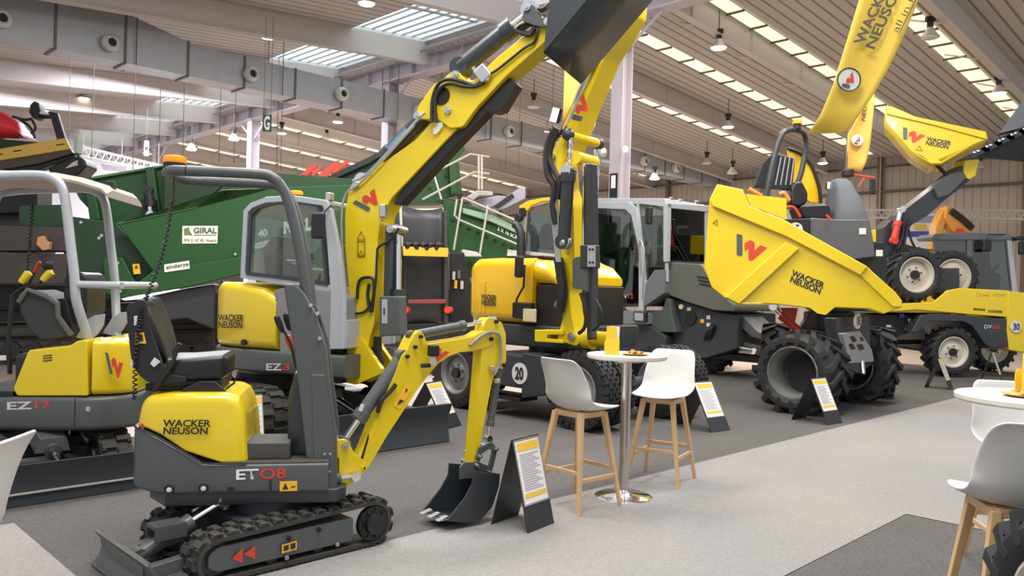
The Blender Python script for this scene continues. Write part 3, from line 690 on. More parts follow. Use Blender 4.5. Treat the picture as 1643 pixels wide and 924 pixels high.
# ROPS hoop
def hq(x, y, t): q = HE.t(x, y, t); return (q.x, t, q.z)
for sg, t_ in ((0, -.24), (1, .23)):
    pts = [hq(508, 600, -.24), hq(500, 540, -.24), hq(484, 420, -.24), hq(466, 335, -.24), hq(452, 300, -.24), hq(436, 285, -.24), hq(412, 279, -.24), hq(300, 274, -.24)]
    pts = [(p[0], t_, p[2]) for p in pts]
    b = MB()
    b.tube(smoothpath(pts, 5), .031, 14)
    if sg == 0: rops = b.build('roll_bar', DGR if 0 else GRY, et, fr=HE)
    else: b.build('roll_bar', GRY, et, fr=HE)
zz = pts[-1][2]; s0 = pts[-1][0]
b = MB(); b.tube(smoothpath([(s0, -.24, zz), (s0-.09, -.21, zz), (s0-.135, -.1, zz), (s0-.14, 0, zz), (s0-.135, .1, zz), (s0-.09, .2, zz), (s0, .23, zz)], 5), .031, 14); b.build('roll_bar_loop', GRY, et, fr=HE)
pl = [(455, 455), (474, 455), (488, 470), (508, 505), (524, 560), (530, 620), (541, 700), (541, 780), (530, 806), (502, 806), (494, 760), (478, 600)]
for t0_, t1_ in ((-.30, -.2), (.2, .27)):
    b = MB(); b.prism(HE.P(pl, -.28), t0_, t1_); b.build('post_plate', GRY, et, bev=.012, fr=HE)
b = MB(); pl2 = [(500, 600), (522, 600), (537, 700), (537, 780), (528, 800), (506, 800)]; b.prism(HE.P(pl2, -.28), -.308, -.298); b.build('post_rib', GRY, et, bev=.006, fr=HE)
for x, y in ((509, 503), (513, 543), (498, 490), (521, 728), (530, 728), (521, 756), (529, 756)):
    s_, z_ = hp(x, y, -.31); q = MB(); q.cyl((s_, -.315, z_), (s_, -.28, z_), .011 if y < 600 else .007, n=12); q.build('bolt', STL, et, fr=HE)
hose(et, [hq(495, 560, -.2), hq(478, 540, -.24), hq(488, 500, -.27), hq(505, 500, -.25), hq(515, 530, -.2), hq(505, 590, -.18), hq(497, 720, -.2)], .007, fr=HE)
hose(et, [hq(505, 640, -.18), hq(497, 700, -.2), hq(488, 740, -.2)], .014, fr=HE)
# beacon and its coiled cable
a = hq(280, 270, -.05); 
b = MB(); b.lathe([(.001, -.02), (.062, -.02), (.062, .012), (.001, .012)], (a[0], -.05, a[2]+.02), (0, 0, 1), 28); be = b.build('beacon', BLK, et, fr=HE)
b = MB(); b.lathe([(.001, .0), (.062, 0), (.066, .01), (.064, .035), (.052, .042), (.001, .044)], (a[0], -.05, a[2]+.03), (0, 0, 1), 28); b.build('beacon_lens', ORG, be, fr=HE)
p0 = Vector(hq(276, 322, -.05)); p1 = Vector(hq(216, 640, -.20)); p2 = Vector(hq(226, 480, -.24)); cp = []
path = smoothpath([p0, Vector(hq(262, 400, -.1)), Vector(hq(236, 475, -.18)), Vector(hq(226, 500, -.24)), Vector(hq(218, 560, -.26)), p1], 60)
for i, p in enumerate(path):
    an = i*1.15; cp.append(p+Vector((math.cos(an), math.sin(an), 0))*.011)
b = MB(); b.tube(cp, .0045, 5); b.tube([hq(279, 285, -.05), p0+Vector((.01, 0, 0))], .005, 5); b.build('coiled_cable', BLK, et, fr=HE)
# seat
sc = .0
b = MB(); hull(b, [(hp(245, 600, 0)[0], .16, zh-.005, hp(330, 616, -.2)[1], .01), (hp(362, 600, 0)[0], .16, zh-.005, hp(330, 616, -.2)[1], .01)]); b.build('seat_rail', BLK, et, fr=HE)
st = []
a = hp(262, 590, -.2); c = hp(362, 588, -.2); zc0 = hp(330, 612, -.2)[1]; zc1 = hp(330, 570, 0)[1]
for k, wv, z0_, z1_ in ((0, .17, .0, .0), (.06, .215, -.0, .0), (.3, .225, 0, .0), (.75, .22, -.0, .015), (.94, .20, .01, .02), (1.0, .17, .03, .0)): s = a[0]+(c[0]-a[0])*k; st.append((s, wv, zc0+z0_, zc1+z1_, .035))
b = MB(); hull(b, st, n=5); seat = b.build('seat_cushion', VIN, et, fr=HE, ang=60, bev=.004)
b = MB(); hull(b, [(a[0]-.02, .2, zc0-.03, zc0+.012, .01), (c[0]-.02, .19, zc0-.03, zc0+.01, .01)]); b.build('seat_pan', BLK, et, fr=HE)
b = MB(); bp = HE.P([(282, 640), (296, 622), (320, 611), (345, 611), (362, 626), (370, 642)], -.22); b.prism(bp, -.24, -.2); b.build('seat_side_guard', BLK, et, bev=.006, fr=HE)
# backrest: padded, leaning back, curving round at the top
rings = []
for (xb, yb, xf, yf, wv) in ((246, 585, 272, 585, .15), (234, 550, 266, 560, .19), (224, 520, 256, 527, .215), (219, 500, 246, 503, .215), (219, 486, 238, 484, .20), (224, 478, 232, 477, .15)):
    p = Vector(hp(xb, yb, -.2)); q_ = Vector(hp(xf, yf, -.2)); cc = (p+q_)/2; hx = (q_-p)/2
    ring = []
    for i in range(20):
        an = 2*math.pi*i/20; cx = math.copysign(abs(math.cos(an))**.55, math.cos(an)); sy = math.copysign(abs(math.sin(an))**.55, math.sin(an))
        bulge = .018*(1-abs(sy)**2)*-1 if cx > 0 else 0
        ring.append((cc.x+hx.x*cx+bulge, wv*sy, cc.y+hx.y*cx))
    rings.append(ring)
b = MB(); b.loft(rings); bk = b.build('backrest', VIN, et, fr=HE, ang=70)
for x, y in ((250, 508), (256, 530), (262, 553)):
    q = HE.t(x+2, y, -.02); g = MB(); g.box((q.x+.004, -.02, q.z), (.012, .16, .025)); g.build('backrest_rib', VIN, bk, fr=HE, bev=.005)
b = MB(); bp = rounded(HE.P([(203, 490), (228, 480), (236, 484), (240, 520), (262, 586), (272, 600), (300, 604), (300, 613), (240, 615), (222, 600), (212, 580), (207, 540)], -.22), .03); b.prism(bp, -.235, -.205); b.build('backrest_bracket', BLK, et, bev=.005, fr=HE)
b = MB(); bp = rounded(HE.P([(203, 488), (228, 479), (236, 486), (232, 520), (242, 560), (218, 590), (208, 560)], -.22), .02); b.prism(bp, -.2, -.04); b.build('manual_box', BLK, et, bev=.01, fr=HE)
fpanel(HE, [(217, 535), (231, 533), (235, 551), (217, 551)], -.24, ORL, et, name='safety_label', depth=.003); fpanel(HE, [(220, 548), (222, 537), (229, 536), (230, 547)], -.244, BKL, et, name='label_print')
fpanel(HE, [(215, 507), (221, 506), (220, 522), (215, 522)], -.24, WHP, et, name='white_tag'); fpanel(HE, [(241, 583), (248, 573), (258, 580), (247, 589)], -.25, WHP, et, name='white_tag'); fpanel(HE, [(210, 576), (215, 578), (213, 590), (209, 587)], -.24, WHP, et, name='white_tag')
hose(et, [hq(284, 555, -.24), hq(276, 585, -.25), hq(262, 605, -.25), hq(248, 625, -.24)], .012, fr=HE, name='seat_belt')
b = MB(); q = HE.t(284, 565, -.24); b.box((q.x, -.24, q.z+.02), (.03, .02, .07), Matrix.Rotation(math.radians(28), 3, 'Y')); b.build('belt_buckle', BLK, et, bev=.006, fr=HE)
b = MB(); b.tube([hq(236, 615, -.2), hq(236, 626, -.2), hq(252, 627, -.2)], .006, 6); b.build('seat_handle', BLK, et, fr=HE); b = MB(); b.tube([hq(363, 624, -.2), hq(375, 615, -.2), hq(382, 600, -.2)], .006, 6); b.build('seat_handle', BLK, et, fr=HE)
# ---- boom
BO = CAM+ray(572, 748)*4.93; BO.z = 0
BE = Fr(BO, 38); C1 = cr(520, 500, 2.566)
def bp_(pts, t): return BE.P(C1(pts), t)
sw = MB()
P_ = rounded(bp_([(20, 530), (95, 525), (120, 575), (175, 625), (180, 650), (140, 680), (75, 740), (-30, 745), (-30, 725), (40, 705), (60, 680), (60, 600), (20, 600)], -.07), .015)
sw.prism(P_, -.075, -.045); sw.prism(P_, .045, .075); sw.build('swing_bracket', YEL, et, bev=.004, fr=BE)
q = MB(); s0, z0 = bp_([(20, 660)], 0)[0]; q.cyl((s0, 0, z0-.14), (s0, 0, z0+.22), .05, n=20); q.cyl((s0, 0, z0-.16), (s0, 0, z0-.12), .075, n=20); q.cyl((s0, 0, z0+.16), (s0, 0, z0+.2), .075, n=20); q.build('swing_post', DGR, et, fr=BE)
pins(et, BE, bp_([(86, 551)], -.075), .022, -.085, .08); 
cylinder(et, BE, (s0-.06, z0-.02), (s0+.12, z0-.02), .4, .03, t=-.1, m=GRY, name='swing_cylinder')
w_ = .058
BOOM = [(147, 660), (137, 640), (145, 618), (172, 560), (320, 180), (340, 160), (358, 118), (378, 84), (395, 78), (410, 92), (428, 134), (470, 126), (560, 112), (620, 100), (650, 80), (690, 85), (700, 115), (690, 140), (620, 162), (560, 168), (520, 182), (470, 215), (430, 262), (390, 315), (260, 512), (185, 640), (172, 660)]
b = MB(); b.prism(rounded(bp_(BOOM, -w_), .015), -w_, w_); boom = b.build('boom', YEL, et, bev=.005, fr=BE)
b = MB(); b.prism(bp_([(320, 165), (332, 140), (358, 82), (380, 78), (372, 100), (350, 150)], w_), w_-.004, w_+.02); b.build('boom_ear', YEL, boom, bev=.003, fr=BE)
pins(boom, BE, bp_([(158, 640)], -w_), .026, -w_-.016, w_+.016, m=YEL, name='pin_boss'); pins(boom, BE, bp_([(158, 640), (340, 184), (395, 102), (372, 145), (685, 112)], -w_), .012, -w_-.02, w_+.02, m=BLK)
flogo(BE, [C1([(424, 192)])[0], C1([(512, 186)])[0], C1([(436, 134)])[0]], -w_-.002, boom, both=False)
for quad in ([(284, 385), (334, 293), (363, 318), (311, 405)],): fpanel(BE, C1(quad), -w_-.001, ORL, boom, name='safety_label')
fpanel(BE, C1([(300, 385), (312, 360), (330, 368)]), -w_-.004, BKL, boom, name='label_print'); fpanel(BE, C1([(332, 335), (338, 315), (345, 322)]), -w_-.004, BKL, boom, name='label_print')
# triangular opening of the lower boom
fpanel(BE, C1([(148, 606), (182, 500), (184, 520), (160, 605)]), -w_-.001, BLK, boom, name='boom_opening')
# boom work lamp
a = bp_([(450, 160)], -w_-.05)[0]
q = MB(); q.box((a[0], -w_-.05, a[1]), (.07, .05, .075)); q.build('work_lamp', BLK, boom, bev=.012, fr=BE)
a2 = bp_([(452, 203)], -w_-.05)[0]; q = MB(); q.cyl((a2[0], -w_-.04, a2[1]), (a2[0]-.02, -w_-.07, a2[1]), .024, n=16); q.build('lamp_lens', STL, boom, fr=BE)
q = MB(); a3 = bp_([(420, 222)], -w_-.03)[0]; q.tube([(a3[0]-.03, -w_-.02, a3[1]), (a3[0]+.03, -w_-.03, a3[1])], .014, 8); q.build('cable_plug', BLK, boom, fr=BE)
hose(boom, [(*[bp_([(x, y)], -w_-.012)[0][0]], -w_-.012, bp_([(x, y)], -w_-.012)[0][1]) for x, y in ((222, 415), (232, 370), (270, 330), (295, 300))], .014, fr=BE)
cylinder(et, BE, *bp_([(316, 186), (70, 540)], 0), .72, .044, .021, t=-.012)
cylinder(et, BE, *bp_([(360, 98), (690, 35)], 0), .63, .03, .013, t=0, name='arm_cylinder')
q = BE.t(*C1([(148, 397)])[0], -.06); fpanel(BE, C1([(140, 405), (152, 378), (166, 382), (155, 412)]), -.062, WHP, et, name='white_tag')
# arm
wa = .05
ARM = [(648, 120), (656, 60), (672, 28), (690, 24), (732, 44), (748, 90), (750, 200), (738, 236), (722, 234), (712, 215), (690, 300), (655, 480), (625, 640), (610, 640), (612, 620), (648, 180)]
b = MB(); b.prism(rounded(bp_(ARM, -wa), .012), -wa, wa); arm = b.build('dipper_arm', YEL, et, bev=.004, fr=BE)
pins(arm, BE, bp_([(706, 40), (685, 112), (738, 220)], -wa), .014, -wa-.018, wa+.018, m=BLK)
pts = [bp_([p], -wa-.02)[0] for p in ((600, 140), (640, 105), (680, 85), (720, 95), (728, 150), (722, 210), (700, 260))]
hose(arm, [(p[0], -wa-.02, p[1]) for p in pts], .011, mat('grey_hose', (.25, .25, .22), .5), fr=BE)
cylinder(et, BE, *bp_([(725, 245), (682, 525)], -.03), .8, .026, .012, t=-.01, name='bucket_cylinder')
for x, y in ((690, 232), (712, 285)):
    p = bp_([(x, y)], -wa-.02)[0]; q = MB(); q.box((p[0], -wa-.02, p[1]), (.035, .03, .03)); q.build('hose_clamp', STL, arm, fr=BE, bev=.004)
# linkage and bucket
b = MB()
for t_ in (-.075, .06): b.prism(bp_([(625, 605), (640, 560), (690, 535), (712, 560), (705, 575), (680, 565), (650, 585), (640, 620)], t_), t_, t_+.015)
for t_ in (-.075, .06): b.prism(bp_([(700, 550), (715, 565), (690, 670), (670, 670)], t_), t_, t_+.015)
b.build('bucket_link', GRY, et, bev=.002, fr=BE)
pins(et, BE, bp_([(640, 595), (706, 565), (628, 632)], -.08), .014, -.095, .09)
prof = bp_([(458, 838), (530, 845), (590, 838), (640, 780), (668, 700), (672, 655), (640, 645)], 0)
prof = [(p[0], max(p[1], .015)) for p in prof]
side = bp_([(458, 838), (530, 848), (590, 840), (640, 785), (668, 700), (672, 650), (565, 640), (560, 690), (530, 745)], 0); side = [(p[0], max(p[1], .012)) for p in side]
bucket(et, BE, smooth2(prof) if 0 else prof, side, -.14, .15, DGR, .01, teeth=3, tl=.05, dirn=(-1, -.12))
b = MB()
for t_ in (-.07, .055): b.prism(bp_([(560, 640), (580, 620), (640, 620), (690, 640), (680, 680), (560, 690)], t_), t_, t_+.015)
b.build('bucket_bracket', GRY, et, bev=.002, fr=BE)
# ================================================================== LEFT EXCAVATOR (numbered EZ17)
HZ = Fr((-3.85, 6.42, 0), 188)
ez = fthing(HZ, 'mini_excavator', 'yellow and grey mini excavator marked EZ17 with a silver canopy, cut by the left edge', 'excavator')
TZ = Fr((-3.85, 6.42, 0), -45)
track(ez, TZ, -.62, .62, .19, .19, .40, .23, .2, .2, h=.03, pitch=.1)
track(ez, TZ, -.62, .62, .19, .19, -.40, .23, .2, .2, h=.03, pitch=.1, side=1)
b = MB(); b.box((0, 0, .27), (.7, .6, .14)); b.cyl((0, 0, .3), (0, 0, .45), .28, n=28); b.build('undercarriage', DGR, ez, bev=.01, fr=TZ)
b = MB(); bp = [(1.02, .30), (.985, .2), (.98, .1), (1.0, .012), (1.02, .012), (1.01, .1), (1.01, .2), (1.05, .30)]; b.prism(bp, -.56, .56); b.build('dozer_blade', DGR, ez, bev=.003, fr=TZ)
b = MB(); b.bb((1.0, -.56, .09), (1.03, .56, .1)); b.build('blade_wear_edge', GRM, ez, fr=TZ)
b = MB(); b.bar((1.0, -.42, .2), (.2, -.2, .25), .07, .09); b.bar((1.0, .42, .2), (.2, .2, .25), .07, .09); b.build('blade_arm', GRY, ez, bev=.004, fr=TZ)
cylinder(ez, TZ, (.2, 0, .42), (.91, 0, .2), .6, .05)
b = MB(); b.loft([[(.35+.28*k, y_, .46+z_-.1*k) for y_, z_ in ((-.12, -.08), (-.09, .03), (.09, .03), (.12, -.08))] for k in (0, 1)]); b.build('cylinder_guard', GRY, ez, bev=.004, fr=TZ)
b = MB(); b.tube([(.3, .2, .5), (.75, .2, .36)], .012, 6); b.tube([(.3, .2, .5), (.3, .2, .3)], .012, 6); b.build('grease_pipe', STL, ez, fr=TZ)
M_ = .49
def zp(x, y, t=M_): q = HZ.t(x, y, t); return (q.x, q.z)
zb = zp(95, 692)[1]; z1 = zp(95, 637)[1]; sT = zp(186, 660)[0]-.05
st = []
for k, wv in ((-.06, .20), (-.03, .29), (.03, .37), (.11, .43), (.22, .475), (.36, .49), (.7, .49), (1.0, .49), (1.5, .49)): st.append((sT+k, wv, zb, z1, .04))
b = MB(); hull(b, st); b.build('lower_body', GRY, ez, bev=.005, fr=HZ)
b = MB(); b.bb((sT+.34, M_-.002, zb+.02), (sT+.345, M_+.003, z1-.01)); b.build('body_seam', BLK, ez, fr=HZ)
for x, y in ((144, 655), (181, 651)):
    q = HZ.t(x, y, .44 if x < 160 else .36); g = MB(); g.cyl((q.x, q.y-.02, q.z), (q.x, q.y+(.03), q.z), .045, n=20); g.build('tow_eye', BLK, ez, fr=HZ)
    pins(ez, HZ, [(q.x, q.z)], .02, q.y+.02, q.y+.04, m=STL)
zt = zp(130, 545)[1]; sX = zp(143, 590)[0]
st = []
for k, wv, dz_ in ((-.02, .24, -.03), (.0, .31, -.02), (.05, .38, -.01), (.13, .43, 0), (.24, .465, 0)): st.append((sT+k, wv, z1+.01, zt+dz_, .05))
b = MB(); hull(b, st); b.build('rear_hood', YEL, ez, bev=.005, fr=HZ, ang=50)
sH = [zp(x, y) for x, y in ((138, 545), (122, 547), (110, 555), (45, 562), (42, 566), (19, 624), (25, 636), (140, 636))]
P_ = rounded(sH, .02); b = MB(); b.prism(P_, .10, .475); b.build('side_hood', YEL, ez, bev=.03, fr=HZ)
th = .478
for y in (571, 575, 579): fpanel(HZ, [(69, y+1.2), (84, y-.8), (84, y-2.5), (69, y-.5)], th, BKL, ez, name='vent_slot')
ftext(HZ, 'EZ', [(11, 657.5), (51, 656.5), (11, 645)], M_+.003, GYL, ez, bold=.02, depth=-.002)
ftext(HZ, '17', [(56, 656), (81, 655.5), (56, 643.5)], M_+.003, REDL, ez, bold=.02, depth=-.002)
# logo on the rounded tail
flogo(HZ, [(180, 598), (204, 594), (172, 564)], .42, ez, both=True, depth=.05)
fpanel(HZ, [(151, 612), (159, 611), (159, 618), (151, 619)], .42, RED, ez, name='red_label', depth=.02)
b = MB(); hull(b, [(sX+.05, .45, z1, zt-.12, .03), (zp(20, 600)[0], .45, z1, zt-.12, .03)], 0); b.build('cab_floor_box', BLK, ez, bev=.01, fr=HZ)
b = MB(); b.bb((zp(20, 600)[0], -.45, z1-.02), (zp(-60, 600)[0], .47, z1+.04)); b.build('floor_plate', BLK, ez, bev=.01, fr=HZ)
fpanel(HZ, [(0, 578), (10, 578), (10, 570), (0, 570)], .45, WHP, ez, name='white_tag')
# seat, arm box, levers
b = MB(); P_ = rounded(HZ.P([(32, 470), (45, 464), (75, 474), (94, 484), (96, 505), (116, 536), (108, 541), (70, 546), (50, 528), (36, 500)], .25), .03); b.prism(P_, -.22, .30); sb = b.build('seat', mat('dark_seat_vinyl', (.03, .032, .033), .55), ez, bev=.03, fr=HZ)
b = MB(); q = [HZ.t(x, y, .31) for x, y in ((30, 485), (44, 465), (75, 476), (92, 487), (93, 508), (115, 538))]; b.tube([(p.x, p.y, p.z) for p in q], .022, 8); b.build('seat_frame', OLV, ez, fr=HZ)
b = MB(); P_ = rounded(HZ.P([(120, 455), (128, 438), (150, 437), (158, 445), (158, 500), (140, 520), (125, 500)], -.05), .03); b.prism(P_, -.22, .2); b.build('backrest', VIN, ez, bev=.03, fr=HZ)
b = MB(); P_ = rounded(HZ.P([(95, 480), (118, 478), (128, 520), (128, 545), (100, 545)], .1), .01); b.prism(P_, -.1, .25); b.build('engine_cover', BLK, ez, bev=.01, fr=HZ)
for x0, y0, x1, y1, t_, m_ in ((56, 462, 73, 445, .3, YEL), (30, 458, 38, 448, .32, YEL), (44, 460, 58, 432, -.1, RED)):
    a = HZ.t(x0, y0, t_); c = HZ.t(x1, y1, t_); d = (c-a).normalized()
    g = MB(); g.tube([a, c], .01, 8); lv = g.build('control_lever', BLK, ez, fr=HZ)
    g = MB(); g.tube([c-d*.03, c+d*.01, c+d*.06, c+d*.07], [.025, .03, .033, .012] if m_ is YEL else [.014, .018, .018, .01], 12); g.build('lever_knob', m_, lv, fr=HZ)
g = MB(); q = HZ.t(76, 425, .3); g.sph((q.x, q.y, q.z), .045, 14); g.build('lever_boot', BLK, ez, fr=HZ)
hose(ez, [HZ.t(20, 474, .3), HZ.t(45, 459, .3), HZ.t(110, 458, .3)], .012, fr=HZ)
g = MB(); g.tube([HZ.t(20, 474, .3), HZ.t(14, 540, .3), HZ.t(16, 600, .3)], .018, 6); g.build('console_frame', BLK, ez, fr=HZ)
# canopy
def z3(x, y, t): q = HZ.t(x, y, t); return Vector((q.x, t, q.z))
TB = mat('canopy_tube_paint', (.42, .44, .46), .38, coat=.2)
near = [z3(144, 548, .30), z3(134, 520, .36), z3(122, 480, .42), z3(119, 440, .43), z3(113, 390, .43), z3(106, 330, .43), z3(99, 300, .43), z3(84, 286, .43), z3(60, 281, .43), z3(0, 282, .43), z3(-70, 286, .43), z3(-100, 300, .43), z3(-105, 380, .43), z3(-105, 640, .43)]
far = [Vector((p.x, -.43, p.z)) for p in near]; far[0].y = -.30; far[1].y = -.36
for P_ in (near, far): b = MB(); b.tube(smoothpath(P_, 5), .035, 12); b.build('canopy_post', TB, ez, fr=HZ)
zr = z3(40, 282, .43).z; sa = z3(99, 300, .43).x; sb_ = z3(-80, 300, .43).x
b = MB(); rg = []
for s_, dz_ in ((sa-.32, -.09), (sa-.28, -.05), (sa-.1, .0), (sa+.1, .03), (sb_-.1, .03), (sb_+.1, -.02)):
    rg.append([(s_, .42, zr+dz_-.02), (s_, .3, zr+dz_+.02), (s_, -.3, zr+dz_+.02), (s_, -.42, zr+dz_-.02), (s_, -.42, zr+dz_-.045), (s_, .42, zr+dz_-.045)])
b.loft(rg); b.build('canopy_roof', mat('canopy_sheet', (.32, .28, .23), .5), ez, fr=HZ, bev=.004)
b = MB(); q = HZ.t(178, 300, .2); b.box((q.x, .2, q.z), (.06, .08, .09)); b.build('roof_lamp', BLK, ez, bev=.01, fr=HZ)
b = MB(); p = z3(118, 456, .43); b.tube([(p.x, .43, p.z), (p.x-.34, .43, p.z)], .028, 10); b.tube([(p.x-.34, .43, p.z), (p.x-.34, -.43, p.z)], .028, 10); b.tube([(p.x, -.43, p.z), (p.x-.34, -.43, p.z)], .028, 10); b.build('guard_rail', TB, ez, fr=HZ)
P_ = HZ.P([(128, 540), (146, 512), (158, 505), (174, 503), (172, 520), (163, 535), (150, 546)], .2)
for t_ in (.26, -.3): b = MB(); b.prism(P_, t_, t_+.02); b.build('post_foot', TB, ez, fr=HZ, bev=.004)
q = HZ.t(52, 340, 0); cp = []
path = smoothpath([HZ.t(53, 325, 0), HZ.t(48, 390, .02), HZ.t(42, 448, .1)], 60)
for i, p in enumerate(path): an = i*1.2; cp.append(p+Vector((math.cos(an), math.sin(an), 0))*.012)
b = MB(); b.tube(cp, .005, 5); b.build('coiled_cable', BLK, ez, fr=HZ)
# ================================================================== CABBED EXCAVATOR WITH RAISED BOOM (numbered EZ3.)
HK = Fr((-2.62, 8.95, 0), -22)
ek = fthing(HK, 'excavator', 'yellow and grey excavator marked EZ3 with its boom raised to a wide dark bucket', 'excavator')
TK = Fr((-2.62, 8.95, 0), -45)
for sg in (-1, 1): track(ek, TK, -1.0, .95, .26, .26, .68*sg, .32, .28, .28, h=.035, pitch=.12, side=sg)
b = MB(); b.box((0, 0, .35), (1.1, 1.1, .2)); b.cyl((0, 0, .4), (0, 0, .6), .42, n=32); b.build('undercarriage', DGR, ek, bev=.01, fr=TK)
b = MB(); bp = [(1.95, .40), (1.90, .28), (1.89, .15), (1.93, .012), (1.96, .012), (1.93, .15), (1.94, .28), (1.99, .40)]; b.prism(bp, -.9, .9); b.build('dozer_blade', DGR, ek, bev=.004, fr=TK)
b = MB()
for sg in (-1, 1): b.bar((1.9, .6*sg, .28), (.5, .3*sg, .4), .1, .13)
b.build('blade_arm', GRY, ek, bev=.006, fr=TK)
cylinder(ek, TK, (.5, 0, .62), (1.78, 0, .3), .55, .07)
K = -.85
def kp(x, y, t=K): q = HK.t(x, y, t); return (q.x, q.z)
z0 = kp(450, 600)[1]; z1 = kp(450, 564)[1]; sT = kp(338, 560)[0]-.18
st = []
for k, wv in ((-.10, .3), (-.06, .45), (.02, .6), (.14, .72), (.32, .8), (.55, .84), (1.0, .85), (1.5, .85), (1.9, .85)): st.append((sT+k, wv, z0, z1, .03))
st[-1] = (kp(556, 590)[0]-.02, .85, z0, z1, .03); st[-2] = (kp(540, 590)[0]-.06, .85, z0, z1, .03)
b = MB(); hull(b, st); b.v = [(x, y if y < 0 else y*(.45 if x > sT+.9 else .45+.55*max(0, (sT+.9-x)/.9)), z) for x, y, z in b.v]; b.build('lower_body', GRY, ek, bev=.006, fr=HK)
zt = kp(400, 470)[1]; z2 = kp(370, 452)[1]
st = []
for k, wv, dz_ in ((-.06, .36, -.2), (-.04, .48, -.1), (.0, .56, -.05), (.05, .62, -.02), (.16, .72, .0), (.32, .79, 0.0), (.55, .83, -.01), (.8, .84, -.05), (.98, .84, -.14)): st.append((sT+k, wv, z1+.006, z2+dz_, .09))
b = MB(); hull(b, st, n=5); b.v = [(x, y if y < 0 else y*(.45 if x > sT+.9 else .45+.55*max(0, (sT+.9-x)/.9)), z) for x, y, z in b.v]; b.build('engine_hood', YEL, ek, bev=.006, fr=HK, ang=50)
b = MB(); b.prism(rounded(HK.P([(440, 466), (470, 458), (528, 466), (546, 478), (550, 560), (450, 566), (448, 520)], -.82), .03), -.83, .3); b.build('cab_base', mat('cab_base_grey', (.22, .225, .23), .45), ek, bev=.01, fr=HK)
# cab shell
cabP = [(388, 444), (393, 340), (404, 326), (428, 316), (470, 314), (524, 322), (531, 345), (543, 460), (548, 560), (530, 562), (528, 468), (472, 456)]
win = [(394, 443), (399, 342), (410, 331), (432, 323), (470, 321), (514, 327), (520, 345), (529, 462), (471, 452)]
for tt, nm in ((-.80, 'cab_side_frame'), (.12, 'cab_side_frame')):
    o = windowframe(ek, HK, [(388, 446), (393, 338), (404, 326), (428, 317), (470, 314), (526, 322), (534, 350), (542, 468), (471, 459)] if tt < 0 else [(388, 444), (393, 340), (404, 328), (428, 318), (470, 316), (522, 324), (530, 350), (540, 468), (471, 455)], tt, .055, .05, SLV, GLM if tt < 0 else GLS, name=nm)
b = MB(); pts = HK.P([(393, 340), (404, 326), (428, 316), (470, 313), (524, 321)], -.8); pt2 = [(x, z-.05) for x, z in pts]
b.prism(pts+pt2[::-1], -.82, .14); b.build('cab_roof', SLV, ek, bev=.015, fr=HK)
inn = HK.P([(396, 441), (401, 343), (411, 333), (433, 325), (470, 323), (512, 329), (518, 345), (527, 459), (471, 450)], -.82)
o = MB(); 
pp = [Vector(p) for p in inn]; cen = sum(pp, Vector((0, 0)))/len(pp); q2 = [tuple(cen+(p-cen)*.93) for p in pp]; n = len(pp)
vs = [(p[0], -.835, p[1]) for p in inn]+[(p[0], -.835, p[1]) for p in q2]+[(p[0], -.81, p[1]) for p in inn]+[(p[0], -.81, p[1]) for p in q2]
o.add(vs, [f for i in range(n) for f in ((i, (i+1) % n, n+(i+1) % n, n+i), (2*n+i, 3*n+i, 3*n+(i+1) % n, 2*n+(i+1) % n), (n+i, n+(i+1) % n, 3*n+(i+1) % n, 3*n+i), (i, 2*n+i, 2*n+(i+1) % n, (i+1) % n))]); o.build('window_seal', mat('dark_blue_seal', (.035, .04, .055), .4), ek, fr=HK)
# front pillar and lower door strip
b = MB(); fp = HK.P([(522, 335), (532, 335), (545, 400), (553, 470), (553, 560), (530, 560), (532, 470), (527, 400)], -.82)
b.prism(fp, -.84, -.78); b.build('door_pillar', SLV, ek, bev=.008, fr=HK); b = MB(); b.prism(fp, .08, .14); b.build('door_pillar', SLV, ek, bev=.008, fr=HK)
b = MB(); a_ = HK.t(550, 560, -.8); b.bb((a_.x-.03, -.8, a_.z), (a_.x+.02, .12, a_.z+.28)); b.build('front_panel', SLV, ek, bev=.01, fr=HK)
b = MB(); p = HK.t(455, 455, -.3); b.prism(HK.P([(430, 440), (440, 400), (455, 380), (470, 382), (476, 420), (500, 430), (500, 450), (430, 450)], -.35), -.55, -.1); b.build('driver_seat', mat('plastic_wrapped_seat', (.16, .14, .11), .22, noise=.5, nscale=14, coat=.6), ek, bev=.03, fr=HK)
b = MB(); b.prism(HK.P([(401, 440), (404, 408), (425, 408), (428, 440)], -.6), -.62, -.6); b.build('paper_folder', mat('paper_grey', (.45, .45, .42), .6), ek, fr=HK)
b = MB(); b.tube([HK.t(497, 452, -.4), HK.t(500, 420, -.4)], .015, 8); p = HK.t(500, 412, -.4); b.sph(p, .04, 12); b.build('joystick', BLK, ek, fr=HK)
# mirror, lamps, beacon
b = MB(); q = HK.t(511, 362, -1.0); b.box((q.x, -1.0, q.z), (.15, .05, .25)); mr = b.build('mirror', BLK, ek, bev=.03, fr=HK)
b = MB(); b.tube([(q.x+.02, -1.0, q.z+.1), HK.t(530, 330, -.84)], .012, 6); b.build('mirror_arm', BLK, mr, fr=HK)
b = MB(); q = HK.t(531, 316, -.7); b.box((q.x, -.72, q.z), (.06, .08, .08)); b.build('work_lamp', STL, ek, bev=.012, fr=HK)
b = MB(); q = HK.t(476, 313, -.4); b.lathe([(.001, 0), (.07, 0), (.07, .03), (.001, .03)], (q.x, -.4, q.z-.03), (0, 0, 1), 20); be = b.build('beacon', BLK, ek, fr=HK)
b = MB(); b.lathe([(.001, 0), (.065, 0), (.065, .035), (.05, .045), (.001, .045)], (q.x, -.4, q.z), (0, 0, 1), 20); b.build('beacon_lens', ORG, be, fr=HK)
